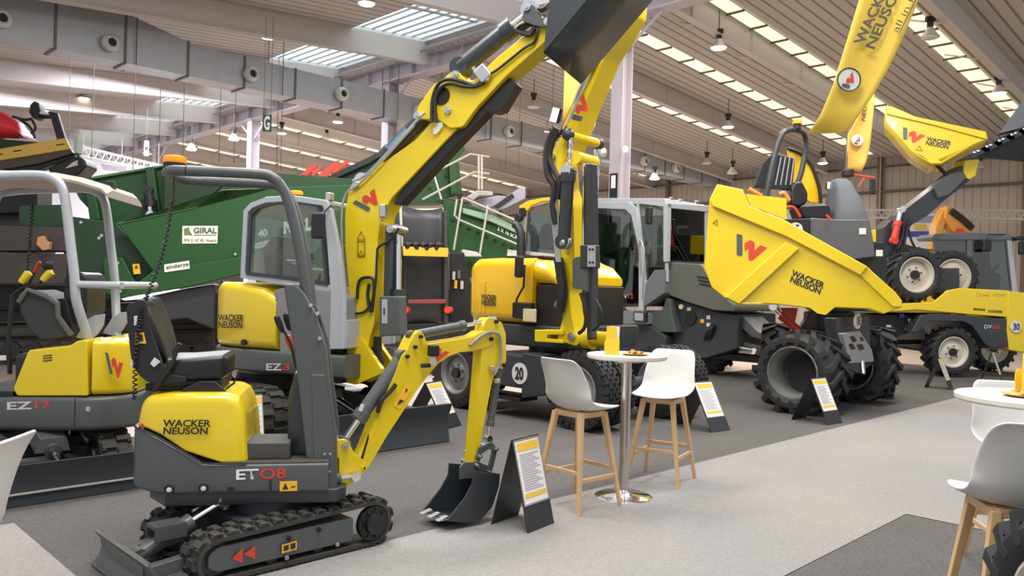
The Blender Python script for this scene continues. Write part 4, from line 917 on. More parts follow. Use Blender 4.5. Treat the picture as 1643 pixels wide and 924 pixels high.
b = MB(); b.prism(HK.P([(354, 470), (352, 456), (356, 449), (366, 458), (370, 460), (362, 470)], -.6), -.6, -.5); b.build('exhaust_cap', BLK, ek, bev=.01, fr=HK)
ftext(HK, 'WACKER\nNEUSON', [(352, 526), (393, 527), (352, 504)], -.825, BKL, ek, bold=.03, depth=.02)
ftext(HK, 'EZ', [(428, 594), (453, 594), (428, 583)], K, GYL, ek, bold=.02, depth=.008); ftext(HK, '3', [(455, 594), (466, 594), (455, 583)], K, REDL, ek, bold=.02, depth=.008)
g = MB(); p = kp(392, 549, -.84); g.cyl((p[0], -.86, p[1]), (p[0], -.83, p[1]), .03, n=16); g.build('fuel_lock', BLK, ek, fr=HK)
# ---- swing bracket and boom, on the machine's own centre line
BK = Fr(HK.wld((0, -.42, 0)), -22)
w_ = .13
C2 = cr(540, 320, 2.887)
def kb(pts, t=0.0): return BK.P(pts, t)
b = MB()
P_ = rounded(kb([(558, 556), (566, 545), (582, 545), (590, 560), (612, 592), (610, 600), (596, 606), (570, 617), (556, 614), (556, 604), (563, 600), (556, 592), (563, 588), (556, 576), (563, 572), (556, 566)], -.16), .004)
b.prism(P_, -.16, -.1); b.prism(P_, .1, .16); b.build('swing_bracket', YEL, ek, bev=.006, fr=BK)
b = MB(); s_, z_ = kb([(552, 580)])[0]; b.bb((s_-.42, -.2, z_+.1), (s_+.1, .2, z_+.2)); b.bb((s_-.42, -.2, z_-.2), (s_+.1, .2, z_-.1)); b.build('bracket_fork', DGR, ek, bev=.01, fr=BK)
LB = [(566, 558), (570, 530), (562, 520), (563, 460), (555, 400), (552, 350), (556, 320), (562, 300), (572, 296), (585, 300), (700, 178), (711, 168), (716, 158), (728, 160), (747, 200), (742, 210), (620, 338), (610, 360), (602, 400), (600, 520), (594, 545), (590, 558)]
LB = [(566, 562), (569, 530), (560, 520), (559, 460), (553, 395), (553, 345), (557, 318), (563, 296), (572, 290), (581, 294), (612, 263), (668, 223), (688, 200), (712, 178), (738, 196), (735, 204), (650, 295), (628, 318), (613, 345), (606, 380), (603, 440), (600, 520), (592, 545), (590, 562)]
b = MB(); b.prism(rounded(kb(LB, -w_), .04), -w_, w_); boom = b.build('boom', YEL, ek, bev=.01, fr=BK)
pins(boom, BK, kb([(570, 553), (571, 299), (627, 367)], -w_), .04, -w_-.02, w_+.02, m=STL)
flogo(BK, [(590, 339), (609, 307), (566, 326)], -w_-.004, boom)
def tri(fr, px, t, par):                                              # outline triangle
    pts = [RL(par, fr, fr.t(x, y, t)) for x, y in px]; b = MB(); b.tube(pts, .004, 4, closed=True); b.build('warning_mark', BKL, par, smooth=False)
tri(BK, [(573, 384), (586, 384), (579.5, 371)], -w_-.006, boom); tri(BK, [(574, 412), (585, 412), (585, 387), (574, 387)], -w_-.006, boom); tri(BK, [(575, 410), (584, 410), (579.5, 402)], -w_-.006, boom)
def kh(pts, t): return [(lambda q: (q.x, t, q.z))(BK.t(x, y, t)) for x, y in pts]
hose(boom, kh([(566, 290), (590, 278), (640, 225), (672, 190), (682, 180)], -w_-.03), .014, STL, fr=BK, name='steel_pipe')
hose(boom, kh([(561, 560), (563, 520), (556, 470), (549, 400), (548, 340), (556, 310), (575, 296), (610, 262), (665, 200)], -w_-.035), .012, STL, fr=BK, name='steel_pipe')
hose(boom, kh([(640, 366), (628, 384), (608, 396), (605, 410), (603, 450), (598, 480), (585, 500), (563, 503)], -w_-.02), .012, fr=BK)
hose(boom, kh([(592, 455), (590, 475), (596, 500)], -w_-.03)+kh([(600, 452), (588, 445), (576, 452), (573, 480)], -w_-.03), .016, fr=BK)
# arm
AR = [(672, 168), (690, 142), (697, 134), (712, 126), (722, 116), (732, 112), (738, 118), (748, 130), (762, 128), (790, 98), (850, 48), (872, 30), (898, 16), (914, 14), (920, 22), (916, 36), (880, 62), (812, 122), (765, 172), (742, 204), (722, 206), (700, 190), (684, 192), (672, 190), (668, 180)]
b = MB(); b.prism(rounded(kb(AR, -w_-.03), .03), -w_-.03, w_-.02); arm = b.build('dipper_arm', YEL, ek, bev=.01, fr=BK)
ta = -w_-.03
pins(arm, BK, kb([(670, 186), (731, 120), (720, 177), (905, 26)], ta), .035, ta-.025, w_, m=STL)
g = MB(); p = kb([(709, 154)], ta)[0]; g.lathe([(.07, -.012), (.085, -.012), (.085, .004), (.07, .004)], (p[0], ta, p[1]), (0, 1, 0), 24); g.cyl((p[0], ta-.006, p[1]), (p[0], ta, p[1]), .07, n=24); g.build('pipe_hole_ring', BLK, arm, fr=BK)
fpanel(BK, [(696, 216), (695, 208), (702, 198), (710, 196), (711, 203), (702, 214)], ta-.0, WHP, arm, name='white_sticker', depth=.006)
for off, r_ in ((0, .018), (7, .018)):
    hose(arm, kh([(693+off, 196), (694+off*.6, 160), (704+off*.4, 134+off), (722, 127+off), (742, 131+off), (762, 137+off*.3), (778, 125+off)], ta-.04), r_, fr=BK)
hose(arm, kh([(780, 122), (800, 110), (840, 78), (856, 68), (862, 50), (852, 40)], ta-.03), .014, fr=BK)
for i in range(3): hose(arm, kh([(868-5*i, 28+3*i), (850-7*i, 40), (838-4*i, 50), (850, 52+2*i), (858, 42)], ta-.02-.01*i), .016, fr=BK)
g = MB(); p = kb([(778, 120)], ta)[0]; g.box((p[0], ta-.04, p[1]), (.12, .06, .14), Matrix.Rotation(-.7, 3, 'Y')); g.build('valve_block', STL, arm, bev=.01, fr=BK)
for dx in (-6, 2): g = MB(); g.bar(*[Vector(q) for q in kh([(765+dx, 108), (782+dx, 128)], ta-.05)], .02, .03); g.build('hose_clamp', STL, arm, fr=BK)
fpanel(BK, [(617, 240), (625, 248), (658, 212), (650, 204)], -.105, mat('blue_grey_label', (.13, .25, .38), .3), ek, name='cylinder_label', depth=.004)
# cylinders
cylinder(ek, BK, *kb([(680, 172), (573, 288)], ta), .66, .085, .045, t=-.02, m=DGR, name='arm_cylinder')
cylinder(ek, BK, *kb([(732, 104), (846, 12)], ta), .72, .085, .04, t=-.05, m=DGR, name='bucket_cylinder')
cylinder(ek, BK, *kb([(628, 500), (628, 368)], -w_), .25, .06, .035, t=-.0, m=DGR, name='boom_cylinder')
b = MB(); b.prism(kb([(608, 475), (640, 475), (642, 538), (608, 540)], -.2), -.2, -.05); bx = b.build('cylinder_guard', GRY, ek, bev=.012, fr=BK)
fpanel(BK, [(613, 480), (622, 480), (622, 519), (613, 519)], -.2, mat('label_silver', (.5, .55, .6), .3, .5), bx, name='steel_plate', depth=.004)
b = MB(); q = BK.t(617, 460, -.05); b.bb((q.x+.03, -.12, q.z-.45), (q.x+.09, .05, q.z+.6)); b.build('guide_bar', DGR, ek, bev=.006, fr=BK)
fpanel(BK, [(616, 494), (618, 494), (618, 505), (616, 505)], -.2, BLK, bx, name='slot', depth=.008)
for i in range(4): hose(ek, kh([(600+3*i, 540), (598+4*i, 565), (592+6*i, 585), (575, 592)], -.02-.02*i), .02, fr=BK)
b = MB(); q = BK.t(622, 340, -.1); b.box((q.x, -.18, q.z), (.07, .07, .13)); b.build('work_lamp', STL, ek, bev=.015, fr=BK)
# long dark plate guard under the arm with its bracket
b = MB(); b.prism(kb([(742, 214), (720, 222), (655, 300), (640, 330), (650, 330), (738, 236), (790, 182), (800, 184), (812, 180), (836, 140), (828, 130), (812, 130)], 0), -.1, .05); b.build('bucket_link_guard', BLK, ek, bev=.006, fr=BK)
# linkage
for pts in ([(838, 34), (846, 8), (860, 10), (866, 30), (884, 30), (888, 40), (880, 46), (858, 42)], [(868, -20), (890, -30), (905, 16), (908, 24), (898, 26), (886, 0)]):
    P_ = rounded(kb(pts, ta-.03), .02)
    for q0, q1 in ((ta-.06, ta-.03), (w_, w_+.03)): b = MB(); b.prism(P_, q0, q1); b.build('bucket_link', GRY, ek, bev=.004, fr=BK)
pins(ek, BK, kb([(879, 35), (846, 12)], ta-.06), .035, ta-.08, w_+.05)
hose(ek, kh([(850, 12), (868, 16), (885, 6)], .0), .03, fr=BK)
# wide bucket
def bw(px, py, t): q = BK.t(px, py, t); return (q.x, q.z)
lip = bw(871, 84, -.58)
A_ = bw(905, 0, -.58); dd = Vector(bw(1025, 0, .5))-Vector(bw(925, 118, .5)); dd = dd.normalized()
prof = [lip]+[tuple(Vector(lip)+dd*k) for k in (.25, .7, 1.0)]
e = Vector(prof[-1]); nn = Vector((-dd.y, dd.x)); prof += [tuple(e+dd*.12+nn*.1), tuple(e+dd*.08+nn*.3), tuple(e-dd*.2+nn*.42), tuple(e-dd*.42+nn*.44)]
bucket(ek, BK, prof, prof, -.56, .50, DGR, .014, name='grading_bucket')
b = MB(); b.prism([(lip[0]+dd.x*.3+nn.x*.02, lip[1]+dd.y*.3+nn.y*.02), (lip[0]+dd.x*.3+nn.x*.5, lip[1]+dd.y*.3+nn.y*.5), (e.x+nn.x*.44-dd.x*.3, e.y+nn.y*.44-dd.y*.3), (e.x-dd.x*.1+nn.x*.1, e.y-dd.y*.1+nn.y*.1)], -.14, .14); b.build('bucket_bracket', DGR, ek, fr=BK, bev=.01)
# ================================================================== BIG GREEN CRUSHER AND SCREEN behind the excavators
GM = Fr(CAM+ray(400, 500)*14.2, 14); GM.o.z = 0
gm = fthing(GM, 'screening_machine', 'huge dark green crushing and screening machine with white dealer plates, behind the cabbed excavator', 'machine')
def go(px, t0, t1, name, m, bev=.02, r=0, par=None, label=None):
    b = MB(); P = GM.P(px, t0)
    if r: P = rounded(P, r)
    b.prism(P, t0, t1); return b.build(name, m, par or gm, bev=bev, fr=GM, label=label)
BRN = mat('dark_brown_panel', (.035, .028, .024), .5, noise=.15)
wing = go([(187, 357), (313, 331), (357, 304), (430, 301), (560, 296), (618, 302), (618, 420), (386, 440), (300, 461), (187, 479), (245, 434)], 0, .05, 'hopper_wing', GRN)
go([(187, 357), (313, 331), (357, 304), (430, 301), (430, 304), (358, 307), (314, 334), (189, 360)], -.03, .08, 'wing_rim', mat('light_green_edge', (.07, .18, .05), .45))
go([(245, 434), (386, 412), (618, 385), (618, 420), (386, 440), (300, 461), (187, 479)], -.10, 0, 'lower_flange', GRN)
go([(112, 291), (262, 266), (420, 276), (618, 290), (618, 350), (190, 385), (128, 320)], 1.9, 2.0, 'hopper_back_wall', GRN)
go([(112, 289), (262, 264), (263, 268), (113, 294)], 1.8, 1.95, 'wall_rim', MT['light_green_edge'])
for x in (134, 232, 262):
    go([(x, 285 if x < 200 else 268), (x+14, 283 if x < 200 else 267), (x+26, 352), (x+10, 356)], 1.6, 1.9, 'wall_rib', GRN)
go([(226, 320), (248, 318), (250, 345), (228, 348)], 1.3, 1.6, 'hydraulic_motor', BLK)
cylinder(gm, GM, GM.t(238, 305, 1.2), GM.t(242, 345, 1.2), .6, .08, .04, m=BLK)
go([(262, 285), (300, 300), (360, 296), (330, 322), (262, 338)], 1.0, 1.1, 'inner_plate', DGN)
go([(100, 345), (135, 350), (187, 357), (245, 434), (187, 479), (160, 481), (118, 455), (100, 400)], .3, .4, 'side_plate', DGN)
go([(165, 415), (196, 412), (225, 470), (190, 480), (168, 470)], .15, .3, 'inspection_cover', GRN)
fpanel(GM, [(213, 424), (224, 423), (226, 439), (215, 440)], .14, ORL, gm, name='safety_label', depth=.02); fpanel(GM, [(216, 430), (222, 430), (219, 425)], .12, BKL, gm, name='label_print', depth=.02)
for x, y in ((190, 422), (198, 454), (194, 467), (180, 404), (160, 382), (131, 357), (378, 408), (164, 378), (186, 440)):
    q = GM.t(x, y, .1 if x < 300 else 0); b = MB(); b.cyl((q.x, q.y-.02, q.z), (q.x, q.y-.05, q.z), .025, n=10); b.build('bolt', STL, gm, fr=GM)
go([(30, 330), (102, 328), (105, 366), (90, 368), (30, 362)], .6, .8, 'green_side_box', DGN)
for y0, y1 in ((362, 403), (405, 456)): go([(-60, y0-3), (88, y0+2), (108, y0+2), (106, y1), (-60, y1)], .2, .8, 'engine_side_panel', BRN)
go([(-60, 456), (130, 456), (200, 482), (250, 478), (345, 470), (620, 455), (760, 470), (760, 560), (620, 560), (345, 590), (-60, 588)], 1.0, 2.6, 'machine_frame', BLK)
for i in range(4): go([(-40+3*i, 495+22*i), (338, 480+24*i), (338, 484+24*i), (-40, 499+22*i)], .8, 1.0, 'track_beam', BRN if i % 2 else BLK)
go([(240, 475), (300, 462), (345, 455), (345, 480), (344, 530), (300, 512), (262, 516), (244, 498)], .1, .8, 'fuel_tank', mat('tank_dark_grey', (.03, .03, .033), .35), .04)
go([(-60, 520), (345, 520), (345, 598), (-60, 598)], .9, 1.5, 'crawler_track', RUBB)
for i in range(10):
    q = GM.t(20+34*i, 562, .9); b = MB(); b.cyl((q.x, .9, q.z), (q.x, .8, q.z), .16, n=16); b.build('track_roller', BLK, gm, fr=GM)
# dealer plates
pl = fpanel(GM, [(292.5, 391), (349, 390.5), (350, 362.5), (293, 362.5)], 0, mat('plate_cream', (.78, .76, .66), .5), gm, name='dealer_plate', depth=.02)
GTX = mat('plate_dark_green', (.05, .11, .04), .5)
ftext(GM, 'GIRAL', [(310.5, 374.5), (348, 374.5), (310.5, 365)], -.025, GTX, gm, bold=.03, depth=.002)
fpanel(GM, [(311, 377.5), (347, 377.5), (347, 376.5), (311, 376.5)], -.025, GTX, gm, depth=.002, name='plate_line')
ftext(GM, '974 21 67 45  Huesca', [(295.5, 388), (347.5, 388), (295.5, 383)], -.025, BKL, gm, bold=.0, depth=.002)
fpanel(GM, [(295, 367), (303, 364.5), (304, 370), (309, 378), (301, 376.5), (296, 378)], -.025, mat('plate_green', (.12, .2, .06), .5), gm, depth=.002, name='plate_mark')
fpanel(GM, [(264.5, 437), (305, 431), (304, 418), (264, 424.5)], -.08, MT['plate_cream'], gm, name='maker_plate', depth=.04)
ftext(GM, 'sinderya', [(267, 434), (303, 428), (266.5, 426)], -.125, BKL, gm, bold=.01, depth=.004)
fpanel(GM, [(409, 386), (437, 381), (434, 352), (411, 356)], 0, BLK, gm, name='speed_board', depth=.02); ftext(GM, '40', [(414, 381), (429, 379), (414, 369)], -.03, WHL, gm, bold=.03)
fpanel(GM, [(409, 400), (436, 393), (435, 384), (409, 391)], 0, WHP, gm, name='machinery_plate', depth=.02); ftext(GM, 'Machinery', [(411, 397), (434, 391), (411, 393)], -.03, BKL, gm)
ftext(GM, 'McCL', [(455, 376), (499, 370), (455, 353)], 0, WHL, gm, bold=.04, depth=.03)
# conveyors behind the boom
go([(470, 283), (515, 288), (592, 252), (625, 240), (625, 310), (560, 312), (430, 285)], 2.3, 2.4, 'conveyor_side', GRN)
go([(508, 291), (592, 252), (640, 225), (642, 231), (594, 262), (520, 295)], 2.1, 2.3, 'conveyor_belt', BLK)
for P_ in ([(478, 283), (504, 261), (509, 267), (490, 285)], [(498, 280), (513, 265), (519, 267), (503, 284)], [(504, 286), (540, 257), (544, 266), (520, 288)], [(528, 277), (556, 256), (562, 259), (540, 278)]):
    go(P_, 2.5, 2.6, 'red_flap', mat('bright_red_panel', (.75, .06, .03), .45), .01)
go([(618, 335), (640, 300), (700, 250), (722, 240), (744, 234), (747, 238), (736, 252), (742, 312), (708, 320), (690, 332)], 1.6, 1.7, 'feed_box', GRN)
for x, y in [(655, 305), (672, 300), (690, 302), (672, 285), (700, 290), (715, 282), (690, 272), (712, 262), (725, 300), (706, 308), (660, 318), (728, 275)]:
    q = GM.t(x, y, 1.6); b = MB(); b.cyl((q.x, 1.6, q.z), (q.x, 1.56, q.z), .03, n=8); b.build('bolt', DGN, gm, fr=GM)
go([(719, 246), (729, 244), (733, 310), (723, 312)], 1.4, 1.55, 'feed_box_rib', GRN); go([(735, 310), (744, 309), (744, 318), (736, 318)], 1.3, 1.4, 'label_frame', BLK)
go([(714, 240), (724, 200), (716, 205), (705, 245)], 1.7, 1.9, 'chute_post', GRY)
# belt conveyor end
go([(628, 345), (636, 330), (645, 330), (645, 525), (630, 525)], -1.1, -.9, 'conveyor_frame', mat('frame_dark', (.05, .045, .04), .4)); go([(640, 330), (645, 330), (647, 395), (644, 395)], -1.2, -1.1, 'frame_edge', GRM, .005)
go([(712, 338), (718, 338), (720, 520), (713, 520)], -1.1, -.9, 'conveyor_frame', MT['frame_dark'])
b = MB(); rows = []
for x, y, d in ((0, 330, .15), (0, 337, 0), (0, 350, -.05), (0, 420, .0), (0, 490, .0), (0, 520, .08), (0, 530, .35)):
    a, c = GM.t(645, y, -1.0), GM.t(712, y, -1.0); rows.append([(a.x+(c.x-a.x)*k/8, -1.0+d+.10*(1-abs(k/4-1)**2), a.z) for k in range(9)])
b.add([p for r in rows for p in r], [(i*9+j, i*9+j+1, (i+1)*9+j+1, (i+1)*9+j) for i in range(6) for j in range(8)]); b.build('conveyor_belt', BEL, gm, fr=GM, solid=.02, ang=80)
b = MB(); a, c = GM.t(640, 345, -.7), GM.t(710, 343, -.7); b.cyl(a, c, .17, n=24); b.build('head_roller', mat('worn_steel', (.25, .2, .15), .3, .8), gm, fr=GM)
go([(640, 328), (706, 325), (707, 332), (640, 335)], -.75, -.4, 'head_guard', BLK)
b = MB(); pts = [(646, 395), (649, 395), (651, 400), (655, 400), (657, 396), (664, 396), (666, 401), (671, 401), (673, 396), (680, 397), (682, 402), (687, 402), (689, 397), (696, 397), (698, 402), (702, 402), (704, 397), (719, 398), (718, 412), (647, 410)]
b.prism(GM.P(pts, -1.25), -1.28, -1.2); b.build('scraper_blade', mat('scraper_orange_yellow', (.82, .42, .03), .45), gm, fr=GM)
b = MB(); b.cyl(GM.t(647, 391, -1.2), GM.t(710, 393, -1.2), .04, n=12)
for i in range(5): q = GM.t(654+12*i, 393, -1.25); b.sph(q, .06, 10)
b.build('scraper_shaft', BLK, gm, fr=GM)
go([(655, 481), (716, 480), (716, 487), (655, 487)], -1.15, -1.1, 'red_cross_bar', mat('dull_red', (.22, .04, .035), .5), .01)
for x in (650, 718): b = MB(); b.cyl(GM.t(x, 497, -1.2), GM.t(x+4, 497, -1.0), .06, n=12); b.build('roller_bearing', RED, gm, fr=GM)
# screen box
go([(708, 318), (765, 332), (850, 368), (905, 392), (905, 445), (850, 475), (740, 440), (720, 400), (716, 345)], .6, .7, 'screen_box', GRN)
go([(742, 333), (790, 345), (850, 374), (850, 384), (788, 356), (742, 342)], .5, .6, 'screen_top_strip', mat('pale_green_worn', (.28, .40, .30), .4))
ftext(GM, 'S X 16 SCR.', [(798, 369.5), (831, 385), (799, 363)], .58, WHL, gm, bold=.02, depth=.01)
for i in range(9):
    q = GM.t(725+14*i, 352+6.5*i, .6); b = MB(); b.cyl((q.x, .6, q.z), (q.x, .56, q.z), .035, n=8); b.build('bolt', DGN, gm, fr=GM)
go([(742, 400), (765, 404), (775, 412), (742, 412)], .2, .4, 'light_box', mat('pale_grey_box', (.6, .6, .56), .5)); fpanel(GM, [(813, 411), (829, 412), (829, 402), (814, 400)], .6, WHP, gm, name='white_tag', depth=.02)
for P_, t_ in (([(633, 309), (755, 247), (785, 252)], .5), ([(678, 320), (761, 276), (785, 279)], .5), ([(695, 277), (708, 320)], .5), ([(742, 317), (835, 357)], .4), ([(742, 317), (728, 401)], .4), ([(783, 328), (769, 412)], .4), ([(733, 320), (729, 345), (735, 352), (830, 392)], .4), ([(768, 250), (768, 304)], .5), ([(773, 250), (773, 304)], .5)):
    b = MB(); b.tube([GM.t(x, y, t_) for x, y in P_], .022, 6); b.build('hand_rail', GRM, gm, fr=GM)
LAV = mat('pale_violet_steel', (.38, .35, .42), .35, .2)
go([(793, 330), (838, 299), (844, 304), (843, 319), (812, 334), (800, 338)], 1.0, 1.4, 'chute', LAV); go([(790, 332), (822, 310), (826, 316), (800, 334)], .95, 1.0, 'chute_opening', BLK, .005)
go([(748, 316), (766, 305), (791, 307), (791, 314), (770, 314), (758, 322)], 1.0, 1.3, 'chute_bracket', mat('pale_grey_steel', (.5, .48, .44), .4)); go([(760, 322), (800, 313), (830, 318), (800, 340), (770, 334)], 1.4, 1.8, 'chute', LAV)
go([(722, 405), (745, 405), (760, 470), (760, 545), (722, 545)], -.3, .5, 'engine_bay', BLK)
for x, y, m_ in ((728, 440, CREAM), (731, 454, ORL), (736, 438, STL), (741, 455, CREAM)): q = GM.t(x, y, -.35); b = MB(); b.cyl((q.x, -.35, q.z-.1), (q.x, -.35, q.z+.05), .03, n=8); b.build('valve', m_, gm, fr=GM)
go([(600, 520), (640, 520), (722, 518), (800, 525), (800, 562), (600, 570)], -.9, .3, 'lower_frame', BLK)
go([(60, 380), (70, 378), (72, 386), (80, 388), (78, 400), (68, 402), (58, 392)], .0, .15, 'rusty_valve', mat('copper_brown', (.4, .2, .09), .5), .01)
# ---- machine further left with yellow walkway and red cover
G2 = Fr(CAM+ray(60, 400)*17.5, 8); G2.o.z = 0
g2 = fthing(G2, 'crushing_machine', 'dark conveyor machine with a yellow slotted walkway and red tarpaulin, upper left', 'machine')
def g2o(px, t0, t1, name, m, bev=.02, r=0):
    b = MB(); P = G2.P(px, t0)
    if r: P = rounded(P, r)
    b.prism(P, t0, t1); return b.build(name, m, g2, bev=bev, fr=G2)
g2o([(-80, 250), (-30, 243), (105, 221), (113, 239), (60, 248), (-80, 270)], 0, .1, 'walkway_grating', mat('grating_yellow', (.62, .38, .07), .5, noise=.25, nscale=25))
for x, y in ((-2, 247), (28, 241), (97, 231)): g2o([(x-7, y+1), (x+6, y-1), (x+6, y+.5), (x-7, y+2.5)], -.02, 0, 'slot', BLK, 0)
g2o([(-80, 271), (60, 249), (113, 240), (118, 246), (60, 263), (-80, 285)], 0, .5, 'conveyor_side', mat('conveyor_brown', (.06, .045, .03), .45))
g2o([(-80, 284), (60, 263), (118, 246), (120, 252), (62, 272), (-80, 300)], .1, .4, 'belt', BLK)
g2o([(118, 220), (125, 217), (124, 245), (118, 246)], -.1, .2, 'end_plate', mat('pale_green_plate', (.35, .48, .38), .5), .01)
g2o([(75, 272), (90, 262), (120, 250), (134, 254), (139, 266), (126, 280), (110, 285), (85, 280)], -.1, .6, 'drive_unit', BLK, .05)
for i in range(3): g2o([(106+4*i, 268-3*i), (124, 263-3*i), (124, 265-3*i), (106+4*i, 270-3*i)], -.14, -.1, 'drive_fin', CREAM, 0)
g2o([(-80, 220), (-10, 222), (62, 228), (62, 232), (0, 238), (-80, 250)], .6, .9, 'green_beam', DGN)
b = MB(); rings = []
for x, y0, y1 in ((-60, 170, 224), (-30, 172, 224), (0, 178, 222), (10, 182, 221), (22, 190, 222), (33, 196, 222), (40, 208, 222), (46, 219, 223)):
    a = G2.t(x, y0, .7); c = G2.t(x, y1, .7); rings.append([(a.x+.03*math.sin(9*k), .7+.35*math.cos(2*math.pi*k/14), (a.z+c.z)/2+(a.z-c.z)/2*math.sin(2*math.pi*k/14)*(1+.10*math.sin(3*k+x))) for k in range(14)])
b.loft(rings); b.build('red_tarpaulin', mat('red_tarpaulin', (.68, .03, .045), .4, noise=.2, nscale=3, bump=.4, bscale=6), g2, fr=G2, ang=80)
b = MB(); b.tube([G2.t(x, y, .3) for x, y in ((100, 226), (88, 186), (66, 184))], .1, 10); b.build('crane_arm', BLK, g2, fr=G2)
g2o([(46, 180), (48, 168), (54, 162), (62, 165), (64, 178), (60, 190), (52, 190)], .2, .5, 'camera_head', BLK, .02)
g2o([(62, 182), (68, 174), (77, 182), (74, 184)], .1, .4, 'lamp_head', WHP, .01)
for P_ in ([(20, 187), (40, 192), (52, 190)], [(30, 190), (48, 204), (56, 222)], [(50, 190), (57, 205), (50, 215)]): hose(g2, [G2.t(x, y, .4) for x, y in P_], .03, fr=G2)
g2o([(-80, 285), (40, 275), (60, 290), (60, 340), (-80, 345)], .8, 1.6, 'hopper', BLK)
g2o([(-80, 340), (60, 335), (60, 500), (-80, 500)], 1.2, 2.2, 'machine_body', BRN)
g2o([(-80, 495), (60, 495), (60, 583), (-80, 583)], .8, 2.4, 'crawler_base', BLK)
# ================================================================== FAR BACKGROUND
def truss(name, a, b_, h, label, n=16):
    b = MB(); a = Vector(a); b_ = Vector(b_); d = (b_-a).normalized(); s = Vector((-d.y, d.x, 0))*h*.5; up = Vector((0, 0, h))
    for off in (Vector((0, 0, 0)), up): 
        for sg in (-1, 1): b.tube([a+off+s*sg, b_+off+s*sg], .028, 5)
    for i in range(n):
        p = a.lerp(b_, i/n); q = a.lerp(b_, (i+.5)/n); r = a.lerp(b_, (i+1)/n)
        for sg in (-1, 1): b.tube([p+s*sg, q+up+s*sg], .016, 4); b.tube([q+up+s*sg, r+s*sg], .016, 4)
    for f in (.1, .5, .9): p = a.lerp(b_, f)+up; b.tube([p, p+Vector((0, 0, RZ(30)-p.z-.6))], .012, 4)
    o = b.build(name, mat('aluminium_truss', (.62, .62, .62), .35, .5)); tag(o, label, 'truss'); return o
truss('lighting_truss', at(1383, 349, 31), at(1690, 353, 27.5), .30, 'aluminium lighting truss along the end wall at the right', 26)
truss('lighting_truss', at(118, 247, 31), at(268, 282, 33), .35, 'aluminium lighting truss over the white stand at the left', 14)
st_ = thing('exhibition_stand', 'white exhibition stand wall far away behind the red tarpaulin', 'stand', (at(160, 462, 34).x, 34, 0)); ROOTFR[st_.name] = Fr((at(160, 462, 34).x, 34, 0), 0); SF = ROOTFR[st_.name]
b = MB(); b.prism(SF.P([(30, 206), (120, 225), (130, 250), (285, 275), (285, 480), (30, 480)], 0), 0, .2); b.build('wall_panel', mat('stand_white', (.85, .85, .88), .6, emit=(1, 1, 1), estr=.0), st_, fr=SF)
b = MB(); b.prism(SF.P([(160, 262), (200, 268), (205, 276), (165, 272)], -.1), -.02, 0); b.build('grey_print', mat('print_pale', (.55, .5, .6), .6), st_, fr=SF)
b = MB(); b.bb((SF.P([(30, 300)])[0][0], .2, 0), (SF.P([(285, 300)])[0][0], .35, .9)); b.build('base', BLK, st_, fr=SF)
s2 = Fr((at(1478, 462, 29).x, 29, 0), 0); st2 = fthing(s2, 'banner_stand', 'blue and white stand banner with yellow letters beyond the lift arm', 'banner')
b = MB(); b.prism(s2.P([(1452, 343), (1502, 343), (1502, 401), (1452, 401)], 0), 0, .1); pn = b.build('panel', mat('stand_white'), st2, fr=s2) if 0 else b.build('panel', MT['stand_white'], st2, fr=s2)
b = MB(); b.prism(s2.P([(1452, 371), (1502, 371), (1502, 380), (1452, 380)], -.02), -.03, -.01); b.build('blue_band', mat('stand_blue', (.08, .08, .5), .5), pn, fr=s2)
b = MB(); b.prism(s2.P([(1452, 346), (1502, 346), (1502, 357), (1452, 357)], -.02), -.03, -.01); b.build('blue_top_band', mat('stand_lilac', (.35, .35, .6), .5), pn, fr=s2)
ftext(s2, 'GEHL' if 0 else 'SER', [(1466, 369), (1490, 369), (1466, 359)], -.05, mat('sign_yellow', (.85, .6, .02), .5), pn, bold=.04)
b = MB(); 
for px in (1456, 1498): q = s2.t(px, 401, .05); b.tube([(q.x, .05, q.z), (q.x, .05, 0)], .05, 6)
b.build('post', GRM, st2, fr=s2)
oe = Fr((at(1530, 462, 24).x, 24, 0), 0); ob_ = fthing(oe, 'excavator', 'orange excavator far behind the dual view cab, folded arm showing', 'excavator')
OR2 = mat('orange_machine_paint', (.62, .28, .04), .4)
for px, t0, t1, nm in (([(1498, 400), (1502, 362), (1512, 338), (1520, 329), (1528, 333), (1520, 352), (1512, 375), (1508, 400)], 0, .4, 'boom'), ([(1519, 330), (1528, 342), (1550, 355), (1562, 368), (1562, 374), (1530, 372), (1516, 350)], -.1, .3, 'dipper_arm')):
    b = MB(); b.prism(oe.P(px, t0), t0, t1); b.build(nm, OR2, ob_, bev=.04, fr=oe)
b = MB(); b.tube([oe.t(x, y, -.15) for x, y in ((1526, 338), (1545, 352), (1560, 366))], .1, 8); b.build('hydraulic_cylinder', BLK, ob_, fr=oe)
fpanel(oe, [(1535, 366), (1546, 368), (1545, 374), (1533, 371)], -.12, RED, ob_, name='red_label', depth=.02)
b = MB(); b.prism(oe.P([(1480, 400), (1560, 400), (1560, 470), (1480, 470)], .3), .3, 2.2); b.build('body', OR2, ob_, bev=.1, fr=oe)
b = MB(); b.prism(oe.P([(1470, 470), (1570, 470), (1570, 562), (1470, 562)], .3), .3, 2.4); b.build('crawler', BLK, ob_, bev=.2, fr=oe)
